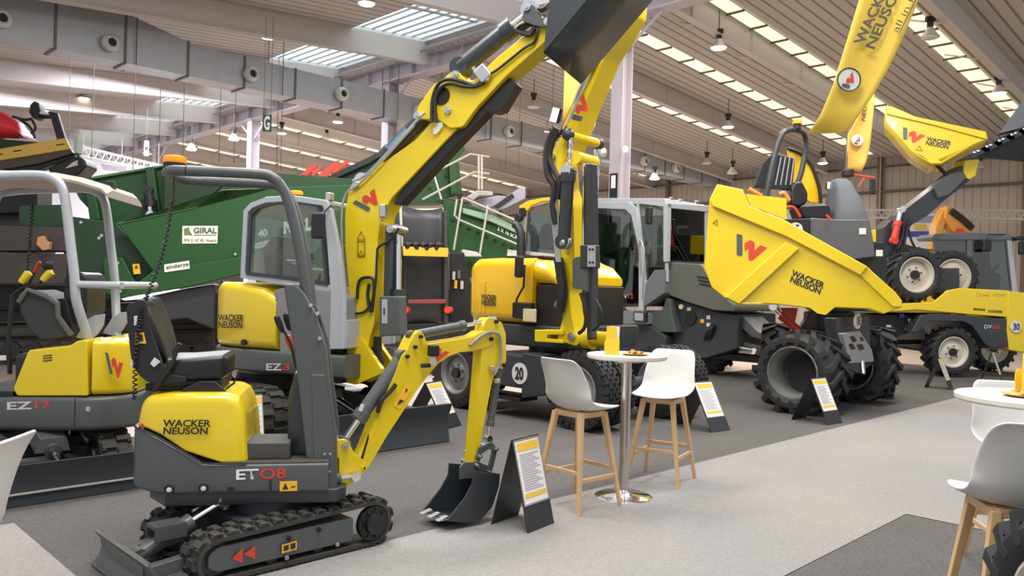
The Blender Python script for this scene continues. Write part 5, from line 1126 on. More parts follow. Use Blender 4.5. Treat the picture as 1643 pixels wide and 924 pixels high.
# pale stands and machines glimpsed under the skip
for i, (x, w_, y0, y1, Y, c, lb) in enumerate(((1165, 12, 488, 545, 26, (.45, .36, .28), 'small tan stand box glimpsed left under the big skip'), (1186, 14, 484, 545, 27, (.55, .5, .42), 'cream stand cabinet glimpsed under the middle of the big skip'), (1210, 16, 490, 545, 25, (.62, .56, .40), 'pale yellow machine body glimpsed under the big skip'), (1236, 14, 484, 545, 27, (.40, .30, .24), 'brown stand cabinet glimpsed right under the big skip'))):
    p = at(x, 480, Y); t = thing('stand_cabinet', lb, 'cabinet', (p.x, p.y, 0)); ww = w_/1280*Y; zt = at(x, y0, Y).z
    b = MB(); b.bb((-ww/2, -.3, 0), (ww/2, .3, zt)); b.build('body', mat('cabinet_%d' % i, c, .6), t, bev=.04)
    for k in range(3): b = MB(); b.bb((-ww*.4, -.33, zt*(.3+.22*k)), (ww*.4, -.3, zt*(.45+.22*k))); b.build('drawer', mat('cabinet_panel_%d' % i, tuple(a*1.25 for a in c), .5), t, bev=.01)
# ================================================================== WHEELED EXCAVATOR, centre
TW = Fr(UV(7.95, 6.9), -45)
ew = fthing(TW, 'wheeled_excavator', 'yellow wheeled excavator with a round 20 plate and an upright boom and arm', 'excavator')
NW = -1.1
for s_, t0, sd in ((1.05, -.92, -1), (1.05, -.62, -1), (-1.05, -.92, -1), (-1.05, -.62, -1), (1.05, .62, 1), (1.05, .92, 1), (-1.05, .62, 1), (-1.05, .92, 1)):
    if t0 > 0 and s_ < 0: continue
    wheel(ew, TW, (s_, t0, .46), .46, .25, .27, side=sd, style='block', n=26, rimm=mat('grey_rim', (.24, .24, .24), .4), h=.02, dish=.25)
b = MB(); b.bb((-.8, -.35, .45), (.8, .35, .75)); b.cyl((0, 0, .7), (0, 0, .92), .5, n=32); b.build('chassis', DGR, ew, bev=.02, fr=TW)
b = MB(); b.cyl((1.05, -.9, .46), (1.05, .9, .46), .09, n=16); b.cyl((-1.05, -.9, .46), (-1.05, .9, .46), .09, n=16); b.build('axle', DGR, ew, fr=TW)
b = MB(); b.bb((-.50, -.99, .38), (.15, -.5, .78)); b.build('tool_box', DGR, ew, bev=.02, fr=TW)
b = MB(); b.prism([(.15, .26), (.55, .34), (.62, .8), (.15, .82)], -1.0, -.5); b.build('side_box', DGR, ew, bev=.02, fr=TW)
b = MB(); b.bb((-.5, -1.02, .22), (.15, -.7, .26)); b.bb((-.5, -1.02, .30), (.15, -.98, .33)); b.build('step', BLK, ew, fr=TW, bev=.005)
q = TW.t(834, 599, -1.0)
b = MB(); b.cyl((q.x, -1.0, q.z), (q.x, -1.006, q.z), .13, n=32); b.build('speed_plate', WHP, ew, fr=TW)
text('20', RL(ew, TW, (q.x-.07, -1.01, q.z-.08)), Vector((.14, 0, 0)), Vector((0, 0, .16)), BKL, ew, bold=.04, depth=.002)
# house
HW = Fr(UV(7.95, 6.9), -40)
A2 = -.80
def wp(x, y, t=A2): q = HW.t(x, y, t); return (q.x, q.z)
zs = wp(800, 517)[1]; zt = wp(800, 413)[1]; sT = wp(746, 480)[0]
b = MB(); hull(b, [(sT+.02, .6, zs-.26, zs-.01, .05), (sT+.15, .78, zs-.28, zs-.01, .03), (.6, .8, zs-.28, zs-.01, .03), (.75, .5, zs-.28, zs-.01, .03)]); b.build('lower_body', DGR, ew, bev=.01, fr=HW)
P_ = [(749, 498), (747, 460), (751, 440), (762, 420), (790, 411), (850, 411), (880, 424), (888, 440), (886, 455), (856, 456), (853, 480), (853, 518), (806, 514)]
hs = [wp(*p) for p in P_]; s0 = min(p[0] for p in hs); s1 = wp(854, 500)[0]; s2 = wp(888, 440)[0]; zm = wp(886, 456)[1]
st = [(s0-.03, .58, zs, zt-.20, .12), (s0, .67, zs, zt-.12, .12), (s0+.05, .74, zs, zt-.05, .13), (s0+.16, .79, zs, zt-.01, .13), (s0+.5, .80, zs, zt, .13), (s1-.01, .80, zs, zt, .13)]
b = MB(); hull(b, st, n=6); b.build('engine_hood', YEL2, ew, bev=.008, fr=HW, ang=50)
b = MB(); st = [(s1-.012, .795, zm, zt, .16), (s2-.12, .79, zm, zt-.08, .14), (s2, .77, zm, zt-.22, .06)]; hull(b, st, n=6); b.build('hood_front', YEL2, ew, bev=.008, fr=HW, ang=50)
b = MB(); b.bb((s1, -.74, zs-.1), (s2+.05, .74, zm-.005)); b.build('front_box', BLK, ew, bev=.02, fr=HW)
for i in range(4):
    s_ = s0+.10+.075*i; b = MB(); b.bb((s_, -.70-.02*i, zs+.1), (s_+.03, -.775-.012*i, zt-.36+.02*i)); b.build('vent_rib', YEL2, ew, bev=.008, fr=HW)
b = MB(); q = HW.t(832, 425, A2); b.bar((q.x-.3, -.55, zt+.01), (q.x+.3, -.55, zt+.01), .3, .03); b.build('hood_step', BLK, ew, bev=.01, fr=HW)
ftext(HW, 'WACKER\nNEUSON', [(773, 489), (797, 492), (773, 471)], A2, BKL, ew, bold=.035, depth=.012)
b = MB(); q = HW.t(831, 455, -.95); b.tube([HW.t(829, 510, -.88), HW.t(829, 480, -.9), HW.t(840, 460, -.92), HW.t(842, 425, -.92)], .014, 6); m_ = b.build('mirror_arm', BLK, ew, fr=HW)
b = MB(); p = HW.t(833, 428, -.92); b.box((p.x, -.92, p.z), (.12, .07, .27)); b.build('mirror', BLK, m_, bev=.03, fr=HW)
b = MB(); p = HW.t(840, 498, -.86); b.box((p.x, -.86, p.z), (.3, .1, .2)); hl = b.build('headlight_housing', BLK, ew, bev=.02, fr=HW)
b = MB(); p = HW.t(850, 506, -.92); b.box((p.x-.0, -.92, p.z), (.2, .03, .16)); b.build('headlight_lens', mat('headlamp_glass', (.75, .78, .8), .15, .6), hl, bev=.01, fr=HW)
# cab on the far side
o = windowframe(ew, HW, [(838, 408), (843, 340), (850, 328), (880, 320), (905, 319), (905, 415)], .15, .05, .06, SLV, GLS, name='cab_side_frame')
windowframe(ew, HW, [(838, 408), (843, 340), (850, 328), (880, 320), (905, 319), (905, 415)], .78, .05, .06, SLV, GLD, name='cab_side_frame')
b = MB(); P_ = HW.P([(832, 330), (846, 322), (872, 317), (905, 316), (905, 322), (872, 323), (852, 330), (846, 338), (833, 338)], .1); b.prism(P_, .1, .85); b.build('cab_roof', YEL2, ew, bev=.015, fr=HW)
b = MB(); q = HW.t(838, 340, .1); b.box((q.x, .15, q.z), (.12, .12, .12)); q = HW.t(838, 350, .1); b.cyl((q.x-.03, .1, q.z), (q.x-.03, .02, q.z), .06, n=16); b.build('work_lamp', BLK, ew, bev=.015, fr=HW)
b = MB(); b.tube([HW.t(836, 410, .0), HW.t(836, 375, .0), HW.t(830, 362, .0), HW.t(826, 360, .0)], .06, 12); b.build('exhaust_pipe', BLK, ew, fr=HW)
b = MB(); b.prism(HW.P([(870, 400), (872, 380), (878, 362), (888, 358), (893, 365), (890, 400)], .4), .25, .65); b.build('driver_seat', BLK, ew, bev=.04, fr=HW)
b = MB(); b.prism(HW.P([(838, 408), (905, 408), (915, 480), (860, 470)], .15), .15, .8); b.build('cab_base', DGR, ew, bev=.02, fr=HW)
# boom
BW = Fr(CAM+ray(915, 540)*9.3, -38); BW.o.z = 0
def qb(pts, t=0.0): return BW.P(pts, t)
def qh(pts, t): return [(lambda q: (q.x, t, q.z))(BW.t(x, y, t)) for x, y in pts]
w_ = .13
b = MB(); P_ = rounded(qb([(859, 530), (902, 530), (915, 528), (920, 548), (918, 556), (897, 551), (859, 549)], -.15), .02)
b.prism(qb([(859, 529), (905, 529), (905, 537), (880, 537), (878, 543), (905, 545), (905, 551), (859, 548)], -.15), -.17, .12); b.build('swing_bracket', YEL, ew, bev=.01, fr=BW)
LB = [(890, 545), (896, 528), (903, 500), (905, 480), (898, 440), (888, 390), (886, 340), (883, 300), (886, 262), (897, 250), (905, 300), (918, 330), (917, 400), (912, 440), (914, 480), (920, 500), (928, 530), (940, 540), (955, 540), (957, 552), (935, 558), (900, 552)]
b = MB(); b.prism(rounded(qb([(893, 545), (898, 528), (903, 508), (901, 490), (904, 470), (897, 440), (889, 380), (884, 330), (883, 290), (888, 250), (905, 245), (910, 300), (920, 330), (922, 440), (914, 470), (916, 500), (922, 530), (932, 545), (925, 556)], -w_), .04), -w_, w_); boom = b.build('boom', YEL, ew, bev=.012, fr=BW)
g = MB(); a = qh([(905, 540)], 0)[0]; g.cyl((a[0]+.05, 0, a[2]), (a[0]+.62, 0, a[2]), .09, n=20); g.cyl((a[0]+.3, 0, a[2]), (a[0]+.4, 0, a[2]), .13, n=20); g.build('boom_foot', YEL, ew, fr=BW)
pins(boom, BW, qb([(897, 489), (885, 252), (918, 540)], -w_), .05, -w_-.03, w_+.03, m=STL)
# arm going up
AR = [(884, 262), (892, 240), (890, 225), (905, 190), (922, 150), (940, 110), (958, 72), (975, 40), (995, 18), (1006, 0), (1015, -60), (1040, -60), (1027, 10), (1005, 80), (985, 130), (965, 190), (952, 215), (934, 240), (926, 262), (905, 268)]
AR = [(886, 268), (884, 250), (900, 212), (922, 152), (948, 96), (960, 70), (985, 38), (1000, 10), (1010, -60), (1018, -60), (1012, 20), (990, 60), (970, 90), (935, 175), (912, 240), (905, 265)]
b = MB(); b.prism(rounded(qb(AR, -.13), .03), -.13, .22); arm = b.build('dipper_arm', YEL, ew, bev=.012, fr=BW)
b = MB(); p = qh([(915, 217), (965, 219)], -.16); 
g0 = BW.t(915, 217, -.16); g1 = BW.t(915, 217, -.16)
b.cyl((g0.x, -.2, g0.z), (g0.x, .45, g0.z), .055, n=20); b.build('cross_pin', YEL, arm, fr=BW)
for t_ in (-.2, .45):
    b = MB(); b.sph((g0.x, t_, g0.z), .075, 14); b.build('pin_cap', DGR, arm, fr=BW)
flogo(BW, [(933, 195), (944, 153), (912, 189)], -.13, arm, depth=.006)
fpanel(BW, [(908, 407), (914, 407), (914, 386), (908, 386)], -w_, mat('label_brown', (.45, .28, .03), .5), boom, name='warning_label', depth=.006)
# polished rods from the pin down to the cylinders and hoses
STR = mat('twisted_rod', (.75, .76, .78), .15, 1.0)
for (x0, y0, x1, y1, t_) in ((916, 222, 913, 280, -.2), (962, 222, 955, 280, .45)):
    a, c = BW.t(x0, y0, -.2), BW.t(x1, y1, -.2)
    if t_ > 0: a = Vector((g0.x, t_, g0.z)); c = a+Vector((-.02, 0, -.62)); 
    b = MB()
    for i in range(5):
        pts = []
        for k in range(30):
            f = k/29; p = a.lerp(c, f); an = 5*f+2*math.pi*i/5; pts.append(p+Vector((math.cos(an), math.sin(an), 0))*.022)
        b.tube(pts, .012, 5)
    b.build('spiral_rod', STR, ew, fr=BW)
cylinder(ew, BW, BW.t(905, 388, -.3), BW.t(912, 275, -.3), .95, .075, .03, m=DGR, name='arm_cylinder')
b = MB(); p = BW.t(907, 390, -.3); b.sph(p, .08, 14); b.build('pin_cap', STL, ew, fr=BW)
b = MB(); a = BW.t(947, 262, -.2); c = BW.t(945, 560, -.2)
b.prism(BW.P([(941, 262), (952, 262), (954, 395), (953, 480), (951, 545), (944, 545), (940, 400)], -.2), -.24, -.10); b.build('boom_cylinder', DGR, ew, bev=.02, fr=BW)
b = MB(); b.cyl(BW.t(937, 262, -.15), BW.t(937, 400, -.15), .022, n=10); b.build('piston_rod', CHR, ew, fr=BW)
b = MB(); q = BW.t(926, 254, -.15); b.cyl((q.x, -.2, q.z), (q.x, .2, q.z), .08, n=20); b.build('cylinder_eye', YEL, ew, fr=BW)
b = MB(); P_ = rounded(BW.P([(920, 416), (926, 412), (945, 412), (943, 470), (939, 465), (920, 463)], -.28), .03); b.prism(P_, -.3, -.1); bx = b.build('cylinder_guard', GRY, ew, bev=.015, fr=BW)
b = MB(); b.prism(BW.P([(932, 393), (955, 393), (956, 430), (932, 430)], -.3), -.32, -.2); b2 = b.build('bracket_box', DGR, ew, bev=.01, fr=BW)
fpanel(BW, [(943, 394), (956, 394), (956, 428), (943, 428)], -.32, mat('label_silver', (.5, .55, .6), .3), b2, name='steel_plate', depth=.006)
pins(b2, BW, BW.P([(947, 400), (952, 400), (947, 421), (952, 421)], -.32), .012, -.335, -.32, m=BLK, name='bolt')
hs = [[(893, 205), (882, 225), (877, 250), (880, 280), (890, 300), (888, 330), (893, 360)], [(895, 210), (886, 228), (882, 252), (890, 275), (898, 292), (895, 320)]]
for i, P_ in enumerate(hs): hose(ew, qh(P_, -.32), .045 if i == 0 else .035, fr=BW, name='hose_bundle')
for i in range(4): hose(ew, qh([(884+3*i, 315), (887+3*i, 360), (893+2*i, 420)], -.33), .012, STL, fr=BW, name='steel_pipe')
hose(ew, qh([(896, 415), (900, 440), (903, 470), (898, 500)], -.2), .06, fr=BW, name='hose_bundle')
hose(ew, qh([(932, 470), (940, 500), (938, 525), (928, 535)], -.3), .022, fr=BW); hose(ew, qh([(955, 480), (965, 500), (962, 520), (950, 530)], -.3), .016, fr=BW)
hose(ew, qh([(928, 160), (915, 190), (903, 215)], -.17), .02, CHR, fr=BW, name='steel_pipe'); hose(ew, qh([(955, 95), (925, 160), (905, 205), (893, 225)], -.2), .03, CHR, fr=BW, name='steel_pipe'); hose(ew, qh([(960, 95), (940, 125), (926, 155)], -.15), .025, fr=BW)
b = MB(); q = BW.t(896, 186, -.3); b.box((q.x, -.33, q.z), (.09, .06, .17), Matrix.Rotation(.3, 3, 'Y')); lp = b.build('boom_lamp', BLK, ew, bev=.01, fr=BW)
b = MB(); b.box((q.x-.01, -.365, q.z), (.08, .01, .15), Matrix.Rotation(.3, 3, 'Y')); b.build('lamp_lens', LIT, lp, fr=BW)
b = MB(); b.tube([BW.t(874, 212, -.3), BW.t(884, 213, -.3), BW.t(892, 208, -.3)], .012, 6); b.build('lamp_bracket', STL, ew, fr=BW)
# ================================================================== LARGE GREY CAB DUMPER (marked DV12.)
DV = Fr(CAM+ray(1068, 500)*15.6, -45); DV.o.z = 0
dv = fthing(DV, 'dumper', 'large grey dumper with a glazed cab marked DV12, behind the two white stools', 'dumper')
def dp(x, y, t=0.0): q = DV.t(x, y, t); return (q.x, q.z)
def fs(pts, f=0.0):                                                  # outline on the front plane -> (t, z)
    return [(lambda q: (q.y, q.z))(DV.s_(x, y, f)) for x, y in pts]
# near side plane t=0 runs from the corner post (1068) to the left; front plane s=0 to the right
zb = dp(1068, 470)[1]; zr = dp(1068, 330)[1]
windowframe(dv, DV, [(1072, 452), (1070, 328), (1022, 322), (1030, 400), (1034, 455)], .0, .05, .06, SLV, GLS, name='quarter_window')
windowframe(dv, DV, [(1036, 492), (1022, 336), (1010, 330), (955, 327), (950, 492)], -.02, .06, .07, mat('door_frame_dark', (.03, .03, .035), .35), GLD, name='cab_door')
b = MB(); P_ = rounded(DV.P([(940, 333), (942, 326), (1010, 324), (1022, 334), (1032, 400), (1037, 470), (1034, 498), (1026, 498), (1026, 400), (1014, 345), (1005, 336)], -.05), .01); b.prism(P_, -.08, .02); b.build('door_surround', SLV, dv, bev=.01, fr=DV)
b = MB(); b.prism(fs([(1068, 326), (1134, 330), (1134, 338), (1130, 340), (1072, 334), (1068, 334)], 0), -.03, .05, 'tz'); b.prism(fs([(1130, 332), (1134, 332), (1134, 424), (1130, 424)], 0), -.03, .03, 'tz'); b.prism(fs([(1066, 326), (1074, 326), (1072, 420), (1066, 420)], 0), -.03, .05, 'tz'); b.build('windscreen_frame', SLV, dv, bev=.01, fr=DV)
b = MB(); b.prism(fs([(1073, 334), (1130, 338), (1130, 420), (1072, 418)], 0), -.005, .005, 'tz'); b.build('windscreen', GLD, dv, fr=DV, smooth=False)
wT = DV.s_(1134, 380, 0).y
b = MB(); b.prism([(x, z) for x, z in DV.P([(930, 318), (1068, 318), (1070, 328), (930, 328)], 0)], -.02, wT); b.build('cab_roof', SLV, dv, bev=.02, fr=DV)
sL_ = dp(945, 400)[0]
b = MB(); b.bb((sL_, wT-.04, zb-.3), (-.05, wT, zb+.55)); b.build('cab_darkening_wall', BLK, dv, fr=DV, smooth=False)  # black sheet added to darken the cab interior behind the glass
b = MB(); b.bb((sL_, wT-.03, zb+.55), (-.05, wT-.01, zr-.02)); b.build('far_window', GLD, dv, fr=DV, smooth=False)
b = MB(); b.bb((sL_-.3, .0, zb-.4), (sL_-.26, wT, zr)); b.build('back_panel', DGR, dv, fr=DV, smooth=False)
for k in range(3): b = MB(); b.bar((sL_+.1, wT*.5, zb+.1+.42*k), (-.3, wT*.5, zb+.14+.42*k), .03, .03); b.build('cab_rail', GRM, dv, fr=DV)
for x, y in ((1083, 321), (1097, 324), (1124, 326)):
    q = DV.s_(x, y, 0); b = MB(); b.box((-.1, q.y, q.z), (.06, .12, .12)); b.build('work_lamp', STL, dv, bev=.015, fr=DV)
b = MB(); q = DV.t(1041, 346, -.3); b.box((q.x, -.3, q.z), (.14, .12, .34)); m_ = b.build('mirror', BLK, dv, bev=.04, fr=DV)
b = MB(); b.tube([(q.x, -.3, q.z+.1), DV.t(1050, 330, 0)], .015, 6); b.build('mirror_arm', BLK, m_, fr=DV)
b = MB(); b.tube([DV.t(x, y, -.12) for x, y in ((1030, 480), (1034, 400), (1030, 388), (1027, 384), (1025, 396), (1028, 440))], .015, 8); b.build('grab_rail', STL, dv, fr=DV)
b = MB(); b.tube([DV.t(x, y, .2) for x, y in ((1058, 362), (1053, 363), (1051, 380), (1054, 386), (1064, 386))], .012, 6); b.build('interior_rail', STL, dv, fr=DV)
b = MB(); b.tube([DV.s_(x, y, .02) for x, y in ((1106, 420), (1098, 405), (1082, 375), (1080, 350))], .01, 6); b.tube([DV.s_(x, y, .02) for x, y in ((1100, 420), (1085, 395))], .014, 6); b.build('wiper', BLK, dv, fr=DV)
b = MB(); b.prism(DV.P([(975, 480), (975, 440), (985, 400), (1000, 396), (1005, 440), (1020, 450), (1020, 480)], .5), .4, .9); b.build('driver_seat', BLK, dv, bev=.05, fr=DV)
b = MB(); b.box((-.3, .8, zb+.25), (.25, .5, .4)); b.build('dashboard', DGR, dv, bev=.05, fr=DV)
ftext(DV, 'DV', [(994, 479), (1007, 479), (994, 472)], -.08, GYL, dv, bold=.0, depth=.004); ftext(DV, '12', [(1008, 479), (1016, 479), (1008, 472)], -.08, REDL, dv, bold=.0, depth=.004)
# bodywork
b = MB(); b.prism(rounded(DV.P([(1038, 455), (1052, 433), (1068, 433), (1068, 470), (1056, 478), (1036, 492), (1034, 490)], -.05), .02), -.1, .9); b.build('side_panel', mat('side_panel_grey', (.13, .14, .15), .4), dv, bev=.02, fr=DV)
b = MB(); b.prism(DV.P([(945, 498), (1030, 498), (1040, 505), (1040, 520), (1010, 520), (945, 516)], -.1), -.15, 1.9); b.build('step_frame', mat('step_grey', (.16, .17, .19), .4), dv, bev=.01, fr=DV)
b = MB(); b.prism(DV.P([(950, 518), (1040, 520), (1068, 540), (1068, 575), (950, 580)], 0), 0, 1.9); b.build('chassis', DGR, dv, bev=.02, fr=DV)
b = MB(); q = DV.t(1028, 508, -.2); b.box((q.x, -.2, q.z), (.3, .1, .2)); hl = b.build('headlight_housing', BLK, dv, bev=.02, fr=DV)
b = MB(); b.box((q.x, -.26, q.z), (.2, .02, .15)); b.build('headlight_lens', MT['headlamp_glass'], hl, fr=DV)
# engine end: hood falling away to the front
sF = 1.55
def ff(x, y, s): q = DV.s_(x, y, s); return (s, q.y, q.z)
H1 = rounded(DV.P([(1066, 420), (1130, 424), (1140, 440), (1162, 470), (1182, 490), (1184, 500), (1150, 498), (1110, 486), (1068, 470)], .2), .05)
b = MB(); b.prism(H1, .1, 1.9); b.build('engine_hood', OLV, dv, bev=.06, fr=DV)
for i in range(3):
    fpanel(DV, [(1118+2*i, 442+6*i), (1138+3*i, 446+6*i), (1139+3*i, 449+6*i), (1119+2*i, 445+6*i)], .1, BLK, dv, name='vent_slot', depth=.01)
b = MB(); b.prism(DV.P([(1068, 474), (1110, 488), (1150, 500), (1182, 504), (1182, 560), (1130, 575), (1062, 570), (1040, 520), (1062, 500)], .25), .3, 1.8); b.build('engine_bay', DGR, dv, bev=.03, fr=DV)
b = MB(); b.prism(DV.P([(1040, 500), (1066, 497), (1070, 478), (1078, 480), (1080, 505), (1088, 533), (1060, 533), (1044, 520)], .1), .05, .3); b.build('front_fender', mat('fender_grey', (.06, .075, .07), .4), dv, bev=.02, fr=DV)
g = MB(); q = DV.t(1094, 492, .28); g.cyl((q.x, .3, q.z), (q.x, .24, q.z), .05, n=16); g.build('filler_cap', mat('cream_cap', (.7, .65, .4), .5), dv, fr=DV)
g = MB(); q = DV.t(1107, 510, .28); g.cyl((q.x, .3, q.z), (q.x, .26, q.z), .14, n=24); g.build('intake_opening', BLK, dv, fr=DV)
for x, y, m_ in ((1085, 486, WHP), (1127, 515, ORL), (1137, 509, WHP), (1137, 521, WHP), (1106, 496, WHP)):
    fpanel(DV, [(x-3, y+3), (x+3, y+3), (x+3, y-3), (x-3, y-3)], .3, m_, dv, name='service_label', depth=.01)
for i in range(4): hose(dv, [DV.t(1130+3*i, 545, .28), DV.t(1134+3*i, 532-2*i, .2), DV.t(1140+2*i, 522, .28)], .018, fr=DV)
# articulated drawbar towards the right
b = MB(); b.prism(DV.P([(1155, 504), (1165, 505), (1180, 545), (1230, 556), (1228, 563), (1155, 558)], .6), .5, .56); b.prism(DV.P([(1178, 506), (1200, 508), (1222, 532), (1236, 536), (1232, 545), (1212, 540), (1190, 520)], .6), .45, 1.2); b.build('rear_frame', GRY, dv, bev=.01, fr=DV)
cylinder(dv, DV, DV.t(1130, 548, .4), DV.t(1212, 562, .4), .6, .05, .03)
b = MB(); b.bar(DV.t(1100, 566, .8), DV.t(1222, 576, .8), .3, .14); b.build('drawbar', BLK, dv, fr=DV, bev=.02)
for c_, yy in (((1135, 575), .9), ((985, 560), .3), ((1135, 575), 2.4)):
    q = DV.t(*c_, yy); wheel(dv, DV, (q.x, yy, .62), .62, .46, .32, side=-1, style='chevron', n=16, rimm=DGR, h=.05)
# ================================================================== WHEEL DUMPER with the big swivelled skip
DU = Fr(UV(11.45, 4.9), -45)
du = fthing(DU, 'wheel_dumper', 'big yellow wheel dumper, skip swung sideways, open seat with roll bar, 15 plates', 'dumper')
TT = 1.0
DR = Fr(DU.o, -110)
for t_ in (-.80, .80): wheel(du, DR, (-1.8, t_, .56), .57, .45, .34, side=-1 if t_ < 0 else 1, style='chevron', n=16, rimm=CREAM, h=.05)
b = MB(); b.bb((-2.2, -.35, .5), (-.5, .35, .9)); b.cyl((-1.8, -.8, .56), (-1.8, .8, .56), .12, n=16); b.build('rear_chassis', DGR, du, bev=.02, fr=DR)
for s_, t_ in ((0, -TT), (0, TT)):
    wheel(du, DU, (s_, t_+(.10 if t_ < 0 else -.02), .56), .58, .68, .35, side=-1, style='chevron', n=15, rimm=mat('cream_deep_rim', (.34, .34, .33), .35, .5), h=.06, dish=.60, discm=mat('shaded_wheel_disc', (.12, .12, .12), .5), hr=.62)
b = MB(); b.bb((-.5, -.35, .5), (.35, .35, .9)); b.cyl((0, -.8, .56), (0, .8, .56), .12, n=16); b.build('chassis', DGR, du, bev=.02, fr=DU)
# front plate facing us between the wheels
def du_s(pts, f): return [(lambda q: (q.y, q.z))(DU.s_(x, y, f)) for x, y in pts]
b = MB(); b.prism(du_s([(1352, 535), (1378, 530), (1398, 560), (1402, 580), (1362, 583)], .45), .38, .46, 'tz'); b.build('number_plate_bracket', mat('zinc_plate', (.38, .39, .40), .4, .4), du, bev=.01, fr=DU)
for hp_ in ([(1364, 540), (1370, 539), (1375, 547), (1369, 549)], [(1362, 552), (1368, 551), (1373, 560), (1366, 561)], [(1375, 553), (1383, 552), (1387, 560), (1379, 562)], [(1380, 541), (1384, 541), (1386, 547), (1382, 547)]):
    b = MB(); b.prism(du_s(hp_, .465), .46, .467, 'tz'); b.build('plate_slot', BLK, du, fr=DU)
b = MB(); b.prism(du_s([(1345, 510), (1398, 505), (1400, 560), (1404, 585), (1380, 600), (1350, 585)], .4), .2, .38, 'tz'); b.build('counterweight', DGR, du, bev=.02, fr=DU)
q = DU.s_(1377, 515, .5); g = MB(); g.cyl((.48, q.y, q.z), (.5, q.y, q.z), .11, n=24); g.build('speed_plate', WHP, du, fr=DU)
R_ = [RL(du, DU, (.51, q.y-.05, q.z-.06)), Vector((0, .1, 0)), Vector((0, 0, .12))]; text('15', *R_, BKL, du, bold=.03)
b = MB(); b.tube([DU.s_(1383, 580, .45), DU.s_(1385, 600, .5)], .03, 8); b.build('tow_hitch', STL, du, fr=DU)
# ---- skip
SK = Fr(CAM+ray(1290, 470)*11.0, -17); SK.o.z = 0
out = [(1152, 296), (1192, 304), (1200, 330), (1252, 352), (1390, 428), (1436, 470), (1447, 482), (1446, 492), (1418, 502), (1395, 494), (1340, 492), (1325, 505), (1312, 503), (1298, 493), (1250, 487), (1196, 484), (1186, 488), (1162, 476), (1143, 460), (1131, 428), (1140, 320)]
P_ = SK.P(out, 0)
# inner, narrower floor; near wall leans outwards towards the rim
b = MB(); n = len(P_)
def skin(t, k=0): return [(x, t, z) for x, z in P_]
b.add(skin(0.0), [tuple(range(n))]); o = b.build('skip', YEL, du, fr=SK, smooth=False, solid=.03)
rim = [(1152, 296), (1192, 304), (1200, 330), (1252, 352), (1390, 428), (1392, 442), (1376, 440), (1250, 372), (1141, 331), (1140, 322)]
b = MB(); b.prism(SK.P([(1140, 322), (1152, 296), (1192, 305), (1203, 331), (1256, 352), (1392, 428), (1380, 442), (1262, 380), (1143, 331)], -.05), -.09, -.0); b.build('skip_rim', YEL, o, bev=.015, fr=SK)
b = MB(); b.prism(SK.P([(1261, 388), (1282, 399), (1186, 488), (1164, 477)], -.05), -.08, -.0); b.build('skip_rib', YEL, o, bev=.012, fr=SK)
b = MB(); b.prism(SK.P([(1392, 428), (1400, 436), (1436, 468), (1447, 482), (1446, 492), (1432, 492), (1380, 442)], -.05), -.06, .0); b.build('skip_lip', YEL, o, bev=.01, fr=SK)
far = 1.5
b = MB(); b.add([(x, far, z) for x, z in P_], [tuple(range(n))]); b.build('skip_far_wall', YEL, o, fr=SK, smooth=False, solid=.03)
b = MB(); e_ = SK.P([(1196, 311), (1262, 318), (1262, 352), (1204, 330)], 1.3); b.prism(e_, 1.3, 1.34); b.build('skip_end_plate', YEL2, o, fr=SK)
# floor and end wall joining the two side walls, rounded
ed = SK.P([(1152, 296), (1140, 320), (1131, 428), (1143, 460), (1162, 476), (1186, 488), (1250, 487), (1298, 493), (1340, 492), (1395, 494), (1418, 502), (1446, 492)], 0)
b = MB(); vs = []
for x, z in ed: vs += [(x, 0.0, z), (x, far, z)]
b.add(vs, [(2*i, 2*i+1, 2*i+3, 2*i+2) for i in range(len(ed)-1)]); b.build('skip_floor', YEL, o, fr=SK, solid=.025)
b = MB(); b.cyl(SK.t(1440, 484, -.03), SK.t(1440, 484, .02)+Vector((0, .03, 0)), .05, n=16); b.build('lifting_eye', BLK, o, fr=SK)
flogo(SK, [(1182, 409), (1231, 409), (1182, 375)], -.016, o, depth=.004)
ftext(SK, 'WACKER\nNEUSON', [(1266, 452), (1318, 474), (1272, 432)], -.016, BKL, o, bold=.035, depth=.004)
pts = [SK.t(x, y, -.022) for x, y in ((1144, 358), (1151, 362), (1150, 352))]; b = MB(); b.tube([RL(o, SK, p) for p in pts], .006, 4, closed=True); b.build('warning_mark', BKL, o, smooth=False)
# swivel support under the skip
b = MB(); b.prism(SK.P([(1300, 498), (1345, 498), (1360, 530), (1350, 560), (1300, 560), (1280, 530)], .8), .6, 1.2); b.cyl(SK.t(1330, 530, .9), SK.t(1330, 500, .9), .35, n=24); b.build('skip_turntable', DGR, du, bev=.02, fr=SK)
cylinder(du, SK, SK.t(1290, 540, .5), SK.t(1240, 492, .5), .7, .06, .03, m=RED)
b = MB(); b.prism(SK.P([(1252, 494), (1280, 494), (1275, 520), (1262, 520)], .5), .45, .6); b.build('red_support', RED, du, bev=.01, fr=SK)
